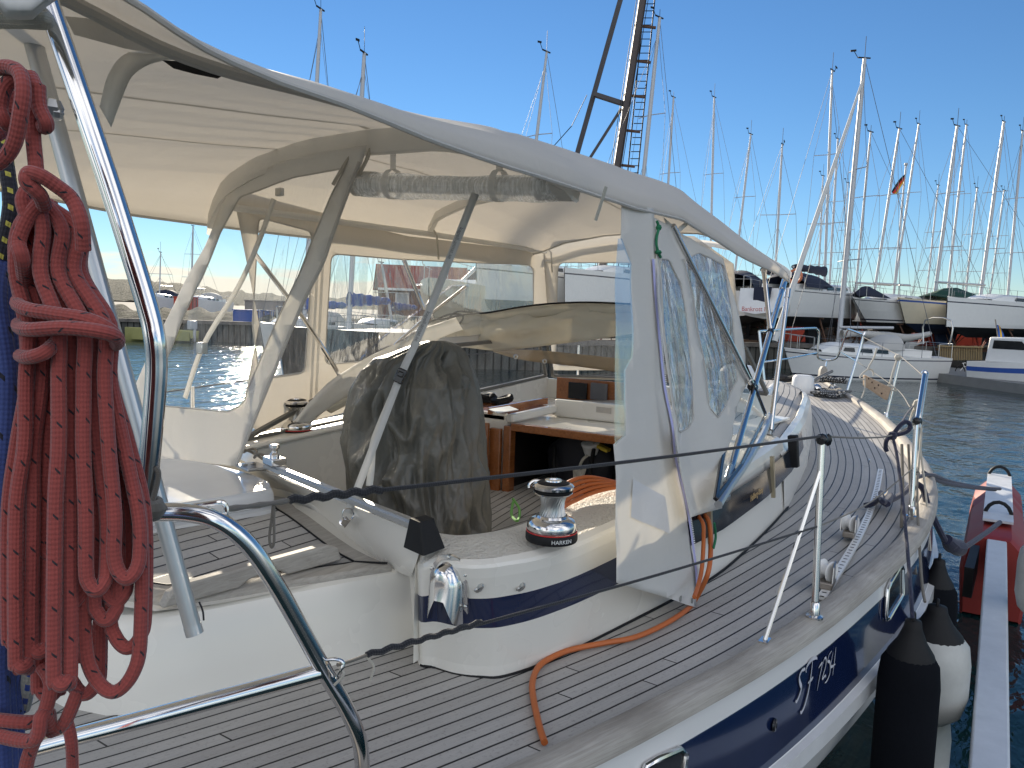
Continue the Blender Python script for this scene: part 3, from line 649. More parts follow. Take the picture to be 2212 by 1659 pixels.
# genoa track with cars
ta, tb_ = PZ(1775, 1292, dz(2.9, .7)+.02), PZ(1902, 1015, dz(4.9, .8)+.02)
mb = MB(); L = (tb_-ta).length; ax = (tb_-ta).normalized(); sd = Vector((0, 0, 1)).cross(ax)
crv = [lerp(ta, tb_, i/20)-sd*.12*math.sin(math.pi*i/20)*.35 for i in range(21)]
for a_, b_ in zip(crv[:-1], crv[1:]): mb.bar(a_, b_, .034, .014)
for i in range(56):
    p = crv[min(19, int(i/56*20))].lerp(crv[min(19, int(i/56*20))+1], i/56*20 % 1); mb.bar(p-sd*.008+Vector((0, 0, .0074)), p+sd*.008+Vector((0, 0, .0074)), .006, .002, 1)
trk = mb.build('genoa_track', [white, black], yacht)
def lead_car(px, py, z, s=1):
    p = PZ(px, py, z); C0 = MB(); Mx = Matrix((ax, sd, Vector((0, 0, 1)))).transposed()
    C0.box(p+Vector((0, 0, .012)), (.13*s, .06*s, .03), Mx); C0.box(p+ax*.05+Vector((0, 0, .04)), (.03, .045, .05), Mx)
    c = C0.build('genoa_car', M('bronze_grey_metal', (.33, .29, .25), .4, .6), yacht, bevel=.006)
    C1 = MB(); w0 = p-ax*.02+Vector((0, 0, .065)); C1.lathe([(0, -.026), (.04, -.026), (.042, -.02), (.024, -.012), (.024, .012), (.042, .02), (.04, .026), (0, .026)], w0, sd+ax*.5, 20); C1.build('sheave', gel2, c)
    C2 = MB(); 
    for k in (-1, 1): C2 = MB(); C2.prism([w0+sd*k*.033+ax*x+Vector((0, 0, zz)) for x, zz in ((-.06, -.03), (-.05, .03), (0, .045), (.04, .02), (.05, -.05))], sd*.004); C2.build('cheek', steel_d, c)
lead_car(1785, 1262, dz(3, .7)+.03); lead_car(1835, 1155, dz(3.7, .7)+.03, .9)
# mooring cleat on the rail and small deck pads
def cleat(p, d, s=1, mat=None):
    d = Vector(d).normalized(); m_ = MB(); z = Vector((0, 0, 1))
    m_.tube([p-d*.1*s+z*.045*s, p-d*.06*s+z*.035*s, p+d*.06*s+z*.035*s, p+d*.1*s+z*.045*s], lambda t: .012*s-.004*s*abs(t-.5)*2, 8, n=4)
    for k in (-1, 1): m_.lathe([(.022*s, 0), (.012*s, .01*s), (.012*s, .034*s)], p+d*.035*k*s, seg=8)
    return m_
clp = PZ(1903, 1085, dz(4.1, .6)+.01); cleat(clp, (1, -.1, 0), 1.1).build('mooring_cleat', steel, yacht)
for p in ((1692, 873), (1878, 998), (1855, 938)):
    q = deckpt(*p); cleat(q, (1, .2, 0), .4).build('deck_eye', steel_d, yacht)
cleat(PZ(1798, 838, 1.56), (1, .4, 0), 1).build('mooring_cleat', steel, yacht)
# cabin top forward of the windscreen
rows = []; uv = []
for i in range(40):
    X = lerp(4.3, 9.0, i/39); yb = cab(X); hb = YC-yb; k = min(1, hb/.35); ht = interp(X, [4.3, 5.5, 7, 9], [.34, .33, .29, .12])*(.4+.6*k)
    zb = dz(X, yb); r = []
    for f, zz in ((0, -.02), (.0, .04), (.012, ht*.55), (.03, ht*.9), (.055, ht), (.09, ht+.012), (.105, ht-.01)): r.append(Vector((X, yb+f*k, zb+zz)))
    for f in (.13, .2, .3, .4, .5, .7, 1): r.append(Vector((X, lerp(yb, YC, max(f, .14/max(hb, .2) if f < .2 else f)), zb+ht-.012+.10*math.sin(f*math.pi/2)*k)))
    r2 = [Vector((p.x, 2*YC-p.y, p.z)) for p in r[::-1][1:]]
    rows.append(r+r2)
mb = MB(); nr = len(rows[0])
for j in range(nr-1):
    deckzone = 6 <= j < nr-7
    mb.grid([[r[j], r[j+1]] for r in rows], 1 if deckzone else 0, uvs=[(q.x, abs(q.y-cab(q.x)) if q.y < YC else abs(2*YC-q.y-cab(q.x))) for r in rows for q in (r[j], r[j+1])])
mb.build('cabin_top', [gel, teak], yacht, sm=50)
# white raised moulding / grab rails curving over the cabin top
for y0, y1 in ((.40, .32),):
    mb = MB(); mb.tube([Vector((X, cab(X)+.36-(X > 6.5)*.0, dz(X, cab(X))+interp(X, [4.3, 5.5, 7, 9], [.34, .33, .29, .12])+.055)) for X in (5.0, 5.4, 6, 6.6, 7.2, 7.7, 8.0)], lambda t: .028*math.sin(math.pi*min(1, max(.12, t)))**.3, 10, n=4); mb.build('roof_moulding', gel2, yacht)
mb = MB(); mb.lathe([(0, 0), (.14, 0), (.15, .04), (.15, .12), (.11, .17), (0, .19)], (6.6, 1.95, dz(6, 2)+.40), seg=24, sc=(1.3, 1)); mb.box((6.6, 1.95, dz(6, 2)+.4), (.5, .36, .06)); mb.build('roof_ventilator', gel2, yacht, bevel=.01)
# side windows in the navy recess
def side_on_cab(X, h0, h1, o=.006):
    y = cab(X); return Vector((X, y-o, dz(X, y)+h0)), Vector((X, y-o+.02, dz(X, y)+h1))
mb = MB(); rows = []
for X in [lerp(2.9, 5.1, i/16) for i in range(17)]:
    a, b = side_on_cab(X, .19+.02*max(0, X-4), .315); rows.append([a, b])
wnm = mb.grid(rows).build('side_window_band', M('dark_window_band', (.02, .025, .035), .12), yacht)
for X, l in ((3.05, .03), (3.95, .03)):
    a, b = side_on_cab(X, .16, .37, .012); mb = MB(); mb.bar(a, b, .018, .022, up=(1, 0, 0)); mb.build('window_trim', M('brass_trim', (.45, .38, .26), .35, .6), wnm)
a, b = side_on_cab(4.45, .22, .4, .014); mb = MB(); mb.bar(a, b, .05, .05, up=(1, 0, 0)); mb.build('window_trim', black, wnm, bevel=.006)
gold = M('gold_letter', (.5, .33, .14), .5)
a, b = side_on_cab(3.62, .25, .25, .012); put_text('lettering', 'Hallberg-Rassy', .042, a, (1, .04, 0), (0, .1, 1), gold, wnm, .25)
# ---- companionway and front bulkhead
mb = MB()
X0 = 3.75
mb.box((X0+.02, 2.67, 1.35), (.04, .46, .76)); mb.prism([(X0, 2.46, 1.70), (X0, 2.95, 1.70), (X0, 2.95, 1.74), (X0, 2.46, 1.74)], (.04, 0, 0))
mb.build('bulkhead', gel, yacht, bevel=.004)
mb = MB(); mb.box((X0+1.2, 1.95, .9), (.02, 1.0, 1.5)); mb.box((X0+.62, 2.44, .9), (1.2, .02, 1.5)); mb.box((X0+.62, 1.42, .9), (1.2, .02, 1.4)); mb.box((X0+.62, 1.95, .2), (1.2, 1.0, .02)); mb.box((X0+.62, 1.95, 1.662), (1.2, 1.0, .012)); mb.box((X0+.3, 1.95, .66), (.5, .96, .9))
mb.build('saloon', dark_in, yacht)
fr = MB(); yl = 2.41
fr.box((X0-.02, yl, 1.3), (.06, .05, .76)); fr.box((X0-.05, yl+.075, 1.28), (.03, .075, .76)); fr.box((X0-.09, yl+.13, 1.31), (.03, .06, .76))
fr.box((X0-.02, 1.93, 1.675), (.05, .92, .045))
fr.build('companionway_frame', varnish, yacht, bevel=.006)
mb = MB(); mb.bar((X0-.03, yl, 1.72), (X0+.5, yl-.03, 1.74), .05, .05); mb.bar((X0+.46, 2.38, 1.745), (X0+.5, 1.5, 1.745), .05, .11); mb.build('hatch_surround', gel, yacht, bevel=.012)
mb = MB(); mb.prism([(X0+.05, 2.45, 1.725), (X0+.5, 2.45, 1.735), (X0+.5, 2.9, 1.735), (X0+.05, 2.9, 1.725)], (0, 0, .012)); mb.bar((X0-.02, 2.56, 1.75), (X0+.55, 2.5, 1.77), .02, .04); mb.build('wooden_shelf', varnish, yacht)
mb = MB(); c = PX(1304, 886, X0+.45); mb.box(c, (.004, .1, .035)); mb.build('name_plate', steel_d, yacht)
ip = PX(1268, 844, 5.0); mb = MB(); mb.box(ip+Vector((.02, -.05, 0)), (.03, .62, .16)); inst = mb.build('instrument_panel', varnish, yacht, bevel=.004)
mb = MB(); mb.box(PX(1248, 844, 4.99), (.02, .15, .12)); mb.build('display', blackg, inst, bevel=.003)
mb = MB(); mb.box(PX(1294, 846, 4.99), (.02, .13, .12)); mb.build('display', M('grey_display', (.12, .12, .13), .3), inst, bevel=.003)
# ---- rigid windscreen
alu_d = M('grey_window_frame', (.17, .165, .15), .5, .2)
def pane(name, pts, parent=yacht, fr_=.022, gm=None, fm=None):
    pts = [Vector(p) for p in pts]; w_ = MB()
    for i in range(len(pts)): w_.bar(pts[i], pts[(i+1) % len(pts)], fr_, fr_, 0, (pts[1]-pts[0]).cross(pts[-1]-pts[0]))
    o = w_.build(name, fm or alu_d, parent, bevel=.003); g = MB(); g.add(pts, [tuple(range(len(pts)))]); g.build('pane', gm or glass, o); return o
pane('windscreen', [(2.3, 2.98, 1.70), (3.4, 2.99, 1.75), (5.05, 2.95, 1.86), (4.75, 2.85, 2.16), (3.4, 2.93, 2.10)])
pane('windscreen', [(5.07, 2.9, 1.86), (5.25, 2.1, 1.88), (5.0, 2.1, 2.2), (4.78, 2.8, 2.16)])
pane('windscreen', [(5.25, 2.06, 1.88), (5.07, 1.3, 1.86), (4.8, 1.38, 2.16), (5.0, 2.06, 2.2)])
wsp = [PZ(1546, 1078, 1.70), PZ(1600, 1005, 1.74), PZ(1654, 896, 1.80), PY(1628, 830, 1.26), PY(1604, 773, 1.3), PY(1585, 830, 1.22)]
pane('windscreen', wsp, fr_=.016, fm=blackg)
mb = MB(); rr = [PZ(px, py, z) for px, py, z in ((1552, 1090, 1.67), (1575, 1052, 1.70), (1612, 1000, 1.73), (1650, 935, 1.77), (1664, 895, 1.8))]
mb.tube(rr, .016, 8, 0, n=4); mb.build('windscreen_sill', alu, yacht)
# inner structure under the windscreen: shelf in cream
mb = MB(); mb.prism([(X0+.04, 1.3, 1.675), (5.3, 1.2, 1.68), (5.4, 2.1, 1.70), (5.3, 3.0, 1.68), (X0+.04, 2.95, 1.675)], (0, 0, .012)); mb.prism([(3.7, 2.93, 1.6), (5.05, 2.93, 1.6), (5.05, 2.93, 1.85), (4.34, 2.93, 1.80), (3.7, 2.93, 1.76)], (0, .03, 0)); mb.prism([(5.04, 2.93, 1.6), (5.2, 1.3, 1.6), (5.2, 1.3, 1.84), (5.04, 2.93, 1.84)], (.03, 0, 0)); mb.build('windscreen_shelf', gel, yacht)
# hull fittings
def hull_y(X, z): 
    d = z-sheer(X); return toe(X)-interp(-d, [.045, .13, .385, .46, .5, 1.3], [.07, .076, .092, .1, .09, -.02])
def on_hull(px, py, o=.004):
    y = .4; p = None
    for _ in range(25):
        p = PY(px, py, y); y = .6*y+.4*(hull_y(p.x, p.z)-o)
    return p
SF = [[(768, 0), (0, 0)]]
def zz(x, y): return (1474.6+x/3, 1106+y/3)
def stroke(pts, w0, w1=None, wm=None):
    P = smooth([on_hull(*zz(x, y), .005) for x, y in pts], 5); r = []
    for i, p in enumerate(P):
        t = (P[min(i+1, len(P)-1)]-P[max(i-1, 0)]).normalized(); s_ = t.cross(Vector((0, 1, 0))).normalized(); k = i/(len(P)-1)
        w_ = w0*(.35+.65*math.sin(math.pi*k)) if w1 is None else lerp(w0, w1, k)
        r.append([p+s_*w_/2, p-s_*w_/2])
    return r
sail_no = MB()
for pts, w0 in (([(790, 1015), (772, 1030), (757, 1070), (762, 1110), (770, 1140), (757, 1190), (740, 1228), (733, 1222)], .018), ([(772, 1030), (790, 1018), (793, 1025)], .012),
                ([(842, 960), (838, 1010), (828, 1090), (812, 1180), (790, 1260), (770, 1300), (764, 1290)], .017), ([(802, 1040), (800, 1020), (815, 985), (840, 955), (866, 945), (872, 955)], .014), ([(812, 1110), (835, 1085), (846, 1070)], .012),
                ([(882, 1010), (895, 990), (905, 985), (890, 1060), (872, 1158)], .012), ([(910, 985), (920, 950), (930, 950), (927, 1000), (905, 1080), (925, 1060), (928, 1075)], .012),
                ([(952, 920), (940, 965), (955, 975), (955, 1040), (938, 1090), (922, 1108)], .012), ([(952, 922), (966, 900)], .012), ([(975, 910), (960, 1000), (990, 985)], .011), ([(994, 875), (985, 960), (972, 1060)], .011)):
    sail_no.grid(stroke(pts, w0))
hull = [o for o in yacht.children if o.name == 'hull'][0]
hull.matrix_parent_inverse = yacht.matrix_world.inverted()
sail_no.build('sail_number', M('white_vinyl_letter', (.62, .62, .66), .5), hull)
def port_light(cs, name='hull_window'):
    P = [on_hull(*c, .012) for c in cs]; w_ = MB(); w_.tube(P, .009, 8, 0, True, n=0); o = w_.build(name, steel, hull)
    g = MB(); g.add([p+Vector((0, .002, 0)) for p in P], [tuple(range(len(P)))]); g.build('pane', blackg, hull)
    k = [lerp(p, sum(P, Vector())/len(P), .12)+Vector((0, .012, 0)) for p in P]; m_ = MB(); m_.grid([P+[P[0]], k+[k[0]]]); m_.build('window_rim', gel2, hull)
port_light([zz(*p) for p in ((1345, 460), (1400, 365), (1418, 345), (1428, 370), (1425, 530), (1410, 560), (1335, 690), (1318, 695), (1316, 660), (1328, 500))])
port_light([(1380, 1690), (1395, 1655), (1420, 1640), (1470, 1618), (1482, 1630), (1478, 1660), (1470, 1700)])
mb = MB(); p = on_hull(*zz(592, 1380)); mb.lathe([(.022, 0), (.02, .006), (.01, .008), (0, .004)], p, (0, -1, 0), 16, 0, (1, 1)); mb.build('skin_fitting', blackg, hull)
# ================================================================== water
t = NT('harbour_water'); c = t.coord('Object'); c2 = t.coord('Object', (1, 1.7, 1), (0, 0, R(35)))
n1 = t.noise(c2, 1.0, 4, .5, .5); n2 = t.noise(c2, 4.5, 3, .5, .6); n3 = t.noise(c, .12, 3, .5)
hh = t.math('ADD', t.math('MULTIPLY', n1, 1.0), t.math('MULTIPLY', n2, .16))
t.l.new(t.bump(t.math('MULTIPLY', hh, t.math('ADD', .55, t.math('MULTIPLY', n3, .8))), 1.0, .075), t.b.inputs['Normal'])
t.b.inputs['Base Color'].default_value = (.006, .026, .028, 1); t.b.inputs['Roughness'].default_value = .06; t.b.inputs['IOR'].default_value = 1.33
MB().add([(-600, -900, 0), (3000, -900, 0), (3000, 3000, 0), (-600, 3000, 0)], [(0, 1, 2, 3)]).build('water', t.mat)
tag(bpy.data.objects['water'], kind='structure')
# ================================================================== cockpit tent
tent = thing('cockpit_tent', (3, YC, 1.7), 'cream canvas tent roof on steel bows with clear side curtains over the open cockpit', 'boat tent')
hemp = [(230, -30), (300, 10), (395, 75), (467, 117), (600, 173), (737, 222), (924, 300), (1101, 360), (1238, 403), (1371, 450), (1475, 473), (1591, 547), (1705, 605)]
hems = [PY(150, -70, 1.14)]+[PY(*p, 1.14) for p in hemp]
hems[0] = Vector((.2, 1.14, 2.80)); hems.insert(1, Vector((.45, 1.14, 2.80))); 
hems = [h for i, h in enumerate(hems) if i < 2 or h.x > hems[i-1].x+.02]
hx = [h.x for h in hems]; hz_ = [h.z for h in hems]
pipe = [(140, 0), (283, 88), (493, 171), (737, 283)]
def crown(X): return interp(X, [.2, .9, 1.4, 2.1, 2.9, 3.7, 4.6, 5.1], [2.86, 2.87, 2.93, 3.0, 3.04, 3.04, 2.93, 2.84])
def hemz(X): return interp(X, hx, hz_)
XE = hx[-1]
def roofpt(X, f):
    """f 0..1 from starboard hem to port hem"""
    h = hemz(X); c = crown(X); aft = max(0, min(1, (X-.7)/1.1))
    hs_ = [(0, h), (.045, lerp(h+.012, h+.05, aft)), (.10, lerp(h+.025, h+.105, aft)), (.2, lerp(c-.03, c-.075, aft)), (.35, c-.012), (.5, c), (.65, c-.012), (.8, c-.055), (.9, c-.12), (.955, lerp(2.78, 2.76, aft)), (1, lerp(2.74, 2.68, aft))]
    ys_ = [(0, 1.14), (.045, 1.155), (.10, 1.215), (.2, 1.42), (.35, 1.72), (.5, 2.05), (.65, 2.38), (.8, 2.68), (.9, 2.88), (.955, 2.98), (1, 2.99)]
    y = interp(f, [a for a, b in ys_], [b for a, b in ys_]); z = interp(f, [a for a, b in hs_], [b for a, b in hs_])
    # sag between the bows, soft folds fanning out from the arch
    s_ = 0
    for x0, x1 in ((.3, 2.15), (2.15, 3.6), (3.6, 5.1)):
        if x0 < X < x1: s_ = -.018*math.sin(math.pi*(X-x0)/(x1-x0))
    s_ *= math.sin(math.pi*min(1, max(0, f)))
    if .9 < X < 2.15:
        k = ((X-.9)/1.25)**2; s_ += .007*k*math.sin(f*95+X*2)*math.sin(math.pi*f)
    s_ += .006*noise.noise(Vector((X*2.2, y*2.2, 3)))
    return Vector((X, y, z+s_))
mb = MB(); rows = []
fs = sorted(set([0, .02, .045, .07, .10, .15]+[.2+i*.0125 for i in range(57)]+[.93, .955, .98, 1.0]))
xs_ = [lerp(.2, XE, i/90) for i in range(91)]
for X in xs_:
    rows.append([roofpt(X, f) for f in fs])
# round the front starboard corner down
for i, X in enumerate(xs_):
    k = max(0, (X-4.5)/.5)
    if k > 0:
        for p in rows[i]: p.z -= .05*k*k*abs(p.y-YC)/.9*0.6
mb.grid(rows); roof = mb.build('tent_roof', cloth, tent, solid=.0015, sm=180)
# hem tape, pocket over the pipe and seams
mb = MB(); mb.tube([r[0]+Vector((0, 0, -.002)) for r in rows], .006, 6); mb.tube([r[-1] for r in rows], .006, 6); mb.tube(rows[-1], .008, 6); mb.build('hem', cloth_seam, roof)
def on_roof(X, f, d=-.004): p = roofpt(X, f); p.z += d; return p
def seam(pts, w_=.012, nm='seam', mat=cloth_seam, d=-.004):
    m_ = MB(); P = [on_roof(X, f, d) for X, f in pts]; r = []
    for i, p in enumerate(P):
        t_ = (P[min(i+1, len(P)-1)]-P[max(0, i-1)]).normalized(); s_ = t_.cross(Vector((0, 0, 1))).normalized()*w_/2; r.append([p-s_, p+s_])
    m_.grid(r); m_.build(nm, mat, roof)
N_ = 40
for f0 in (.5, .73): seam([(lerp(.25, 2.15, i/N_), f0) for i in range(N_+1)], .022)
for x0, f0, x1, f1 in ((2.2, .35, 3.6, .5), (2.2, .66, 3.6, .72), (3.6, .5, 5.0, .42), (3.65, .25, 5.0, .2)): seam([(lerp(x0, x1, i/N_), lerp(f0, f1, i/N_)) for i in range(N_+1)], .016)
mb = MB(); mb.tube([on_roof(X, .125, -.02) for X in xs_[:45]], .012, 8); mb.build('roof_pipe_pocket', cloth_seam, roof)
# athwartship bows in fabric sleeves
def bowband(X, f0, f1, drop, nm='bow_sleeve', mat=cloth_side, lean=0):
    fr = [lerp(f0, f1, i/30) for i in range(31)]; r = []
    for f in fr:
        p = on_roof(X, f, -.008); q = p+Vector((lean, 0, -drop)); r.append([p+Vector((-.012, 0, 0)), q+Vector((-.02, 0, 0)), q+Vector((.0, 0, -.006)), q+Vector((.02, 0, 0)), p+Vector((.02, 0, 0))])
    m_ = MB(); m_.grid(r); return m_.build(nm, mat, tent)
bowband(2.15, .06, .97, .085); bowband(3.6, .1, .93, .05); bowband(4.95, .06, .97, .03)
# steel fore and aft rail on the port side, sleeves
mb = MB(); mb.tube([Vector((2.15, 2.93, 2.76)), Vector((3.6, 2.93, 2.78)), Vector((4.9, 2.9, 2.78))], .016, 8); mb.build('side_rail_sleeve', cloth_side, tent)
for X, y, z in ((3.6, 2.9, 2.77), (4.9, 2.88, 2.77)): mb = MB(); mb.tube([Vector((X, y, z+.03)), Vector((X-.01, y-.03, z)), Vector((X, y-.04, z-.14))], .006, 6); mb.build('tie_tape', rope_white, tent)
mb = MB(); mb.tube([on_roof(2.15, .52, -.05), on_roof(2.1, .53, -.12), on_roof(2.08, .55, -.2)], .007, 6, 0, n=4); mb.tube([on_roof(2.15, .49, -.05), on_roof(2.12, .49, -.12), on_roof(2.1, .5, -.18)], .007, 6, 0, n=4)
tl2 = mb.build('tie_tape', rope_white, tent)
# aft steel bow at the stern holding the awning, and fold of the awning
mb = MB(); bowp = [Vector((.62, 2.99, 1.5)), Vector((.5, 2.97, 2.3)), Vector((.5, 2.9, 2.72)), Vector((.5, 2.6, 2.83)), Vector((.5, 2.05, 2.85)), Vector((.5, 1.5, 2.83))]
mb.tube(bowp, .0125, 8, n=4); mb.build('aft_bow', steel, tent)
# port side curtain: canvas frame with vinyl windows
def frame_panel(name, pl, outl, wins, mat, gmat, parent, jig=None, step=.08):
    """canvas panel with window openings; outlines are points on a real plane"""
    import bmesh
    from mathutils.geometry import tessellate_polygon
    O = [pl.p(*q) if isinstance(q, tuple) and len(q) == 2 else Vector(q) for q in outl]
    W = []
    for w_ in wins: W.append([pl.p(*q) if len(q) == 2 else Vector(q) for q in w_])
    nrm = pl.n; u = Vector((0, 0, 1)).cross(nrm).normalized(); v = nrm.cross(u)
    loops = [[Vector(((p-pl.o).dot(u), (p-pl.o).dot(v), 0)) for p in L] for L in [O]+W]
    # subdivide loops finely, then tessellate with holes
    def sub(L):
        o = []
        for i in range(len(L)):
            a, b = L[i], L[(i+1) % len(L)]; k = max(1, int((b-a).length/step)); o += [a.lerp(b, j/k) for j in range(k)]
        return o
    loops = [sub(L) for L in loops]; flat = [p for L in loops for p in L]; tris = tessellate_polygon(loops)
    bm = bmesh.new(); vs = [bm.verts.new(pl.o+u*p.x+v*p.y) for p in flat]
    for t_ in tris:
        try: bm.faces.new([vs[i] for i in t_])
        except ValueError: pass
    for axx in (u, v):
        ds = [(p.co-pl.o).dot(axx) for p in bm.verts]; a = min(ds)+step/2; mxx = max(ds)
        while a < mxx: bmesh.ops.bisect_plane(bm, geom=bm.verts[:]+bm.edges[:]+bm.faces[:], plane_co=pl.o+axx*a, plane_no=axx); a += step
    bm.verts.index_update(); mb_ = MB(); pts_ = [q.co.copy() for q in bm.verts]
    if jig: pts_ = [jig(p, nrm) for p in pts_]
    mb_.add(pts_, [[q.index for q in f.verts] for f in bm.faces]); bm.free()
    ob = mb_.build(name, mat, parent, solid=.0015, sm=180)
    for L in W:
        wb = fillpoly(L, .06, jig); wo_ = wb.build('clear_window', gmat, ob, sm=180)
        st_ = MB(); LL = sub([Vector(((p-pl.o).dot(u), (p-pl.o).dot(v), 0)) for p in L]); ps = [pl.o+u*p.x+v*p.y for p in LL]
        if jig: ps = [jig(p, nrm) for p in ps]
        st_.tube(ps, .0035, 5, 0, True); st_.build('window_seam', cloth_seam, ob)
    return ob
def rrect(pl_pts, n=4, r=.25):
    """round the corners of a pixel polygon"""
    o = []; N = len(pl_pts)
    for i in range(N):
        a, b, c = pl_pts[i-1], pl_pts[i], pl_pts[(i+1) % N]
        la = math.dist(a, b); lc = math.dist(b, c); ra = min(r, la*.45); rc = min(r, lc*.45)
        p0 = (b[0]+(a[0]-b[0])*ra/la, b[1]+(a[1]-b[1])*ra/la); p2 = (b[0]+(c[0]-b[0])*rc/lc, b[1]+(c[1]-b[1])*rc/lc)
        for k in range(n+1):
            t_ = k/n; o.append(((1-t_)**2*p0[0]+2*t_*(1-t_)*b[0]+t_*t_*p2[0], (1-t_)**2*p0[1]+2*t_*(1-t_)*b[1]+t_*t_*p2[1]))
    return o
def wave(a1, f1, seed=0):
    return lambda p, n: p+n*(a1*noise.noise(Vector((p.x*f1+seed, p.y*f1, p.z*f1*.5)))+a1*.4*noise.noise(Vector((p.x*f1*3, p.y*f1*3+seed, p.z*f1*1.5))))
plP = Plane((2.2, 2.96, 2.75), (5, 2.93, 2.8), (2.6, 3.0, 1.7))
portc = frame_panel('port_curtain', plP, [(500, 400), (760, 480), (880, 510), (1175, 545), (1192, 640), (1190, 715), (1035, 745), (905, 770), (830, 838), (740, 893), (560, 936), (520, 900), (560, 700)],
    [rrect([(560, 470), (672, 500), (668, 640), (657, 806), (560, 820), (545, 700)], r=14), rrect([(714, 548), (860, 560), (1000, 567), (1152, 572), (1152, 700), (1030, 725), (890, 735), (800, 780), (700, 788)], r=18)], cloth, vin, tent, wave(.012, 2))
mb = MB()
for dx in (-7, 4): mb.grid([[plP.p(690+dx+k*0-(y-500)*.05, y)+Vector((0, -.012, 0)), plP.p(696+dx-(y-500)*.05, y)+Vector((0, -.012, 0))] for k, y in enumerate(range(500, 900, 20))])
mb.build('zip_strip', cloth_side, portc)
# front curtain
plF = Plane((4.92, 2.9, 2.78), (4.92, 1.2, 2.75), (5.15, 2.9, 1.9))
fc = frame_panel('front_curtain', plF, [(1168, 500), (1335, 500), (1500, 510), (1585, 570), (1600, 770), (1500, 815), (1360, 800), (1195, 800)],
    [rrect([(1206, 567), (1385, 568), (1385, 790), (1200, 790)], r=16), rrect([(1420, 575), (1570, 590), (1600, 760), (1420, 790)], r=16)], cloth, vin_old, tent, wave(.01, 2))
# aft curtain, port half, leaning
plA = Plane((2.13, 2.97, 2.74), (2.1, 2.2, 2.86), (1.95, 2.66, 1.66))
ac = frame_panel('aft_curtain', plA, [(488, 425), (545, 375), (600, 352), (700, 326), (790, 312), (778, 348), (752, 400), (722, 500), (700, 560), (652, 660), (615, 745), (560, 880), (508, 1008), (440, 1000), (345, 988), (240, 988), (285, 850), (380, 650)],
    [rrect([(346, 876), (495, 890), (522, 872), (562, 775), (598, 690), (640, 600), (672, 520), (712, 420), (742, 362), (640, 382), (515, 425), (470, 510), (400, 680), (340, 830)], r=10)], cloth_side, vin, tent, wave(.02, 3.2, 5))
mb = MB(); mb.tube([plA.p(*q)+Vector((-.004, 0, 0)) for q in ((778, 350), (722, 500), (698, 570), (650, 668), (560, 885), (512, 1006))], .007, 6, n=6); mb.build('zip', cloth_seam, ac)
# webbing and steel strut seen through the aft window
def strap(name, pts, w_, mat, parent, face=None, th=.0015):
    P = smooth(pts, 6); r = []
    for i, p in enumerate(P):
        t_ = (P[min(i+1, len(P)-1)]-P[max(0, i-1)]).normalized(); vw = (CAM-p).normalized() if face is None else face; s_ = t_.cross(vw).normalized()*w_/2; r.append([p-s_, p+s_])
    m_ = MB(); m_.grid(r); return m_.build(name, mat, parent, solid=th)
web = canvas('white_webbing', (.72, .72, .7), .25)
fv = Vector((-1, -.3, 0)).normalized()
s1_ = strap('webbing_strap', [PX(592, 430, 2.3), PX(560, 520, 2.28), PX(515, 620, 2.2), PX(440, 745, 2.12), PX(400, 860, 2.1)], .025, cloth_side, tent, fv)
mb = MB(); mb.box(PX(436, 752, 2.1), (.03, .045, .05)); mb.box(PX(604, 415, 2.3), (.02, .04, .035)); mb.build('buckle', steel_d, s1_, bevel=.004)
line('steel_strut', [PY(548, 545, 2.92), PY(672, 712, 2.9), PY(750, 840, 2.88)], .011, steel, tent)
line('steel_strut', [PY(872, 560, 2.93), PY(915, 668, 2.92)], .012, steel, tent)
line('steel_strut', [PY(1005, 620, 2.9), PY(905, 700, 2.9), PY(835, 770, 2.9), PY(770, 900, 2.9)], .01, steel, tent)
# rolled up aft curtain
ra_, rb_ = PX(772, 400, 2.13), PX(1262, 412, 2.13); ra_ = PY(775, 404, 2.16)
ra_ = PX(770, 397, 2.14); rb_ = PX(1240, 404, 2.2)
mb = MB(); d = (rb_-ra_); dn = d.normalized(); L = d.length; P_ = [lerp(ra_, rb_, t_)+Vector((0, 0, -.01*math.sin(math.pi*t_))) for t_ in [i/30 for i in range(31)]]
mb.tube(P_, lambda t_: .043+.003*math.sin(t_*9)+.002*math.sin(t_*31), 22); roll = mb.build('rolled_curtain', vinyl('rolled_vinyl', .5, .8, 3, sc=(9, .5, 9)), tent, sm=180)
mb = MB(); mb.tube([lerp(ra_, rb_, t_) for t_ in (-.004, .05, .1)], .0455, 20); mb.tube([lerp(ra_, rb_, t_) for t_ in (.86, .93, 1.004)], .0455, 20); mb.tube([lerp(ra_, rb_, t_) for t_ in (0, 1)], .03, 12); mb.build('fabric_end', cloth_band if False else cloth_side, roll)
mb = MB()
for t_ in (.19, .69):
    mb = MB(); c = lerp(ra_, rb_, t_); ring = []
    u_ = dn.orthogonal().normalized(); v_ = dn.cross(u_)
    rr_ = [[c+dn*o+(u_*math.cos(a)+v_*math.sin(a))*.053 for o in (-.013, .013)] for a in [i*math.pi/14 for i in range(29)]]; mb.grid(rr_)
    top = c+Vector((0, 0, .13)); mb.grid([[c+Vector((0, 0, .05))-dn*.013, c+Vector((0, 0, .05))+dn*.013], [top-dn*.013, top+dn*.013]]); mb.build('tie_strap', cloth_side, roll)
mb = MB(); c = PX(1298, 440, 2.1); mb.bar(c+Vector((0, 0, .05))+dn*.015, c-Vector((0, 0, .05))-dn*.015, .02, .002); mb.build('tie_tape', cloth_band, tent)
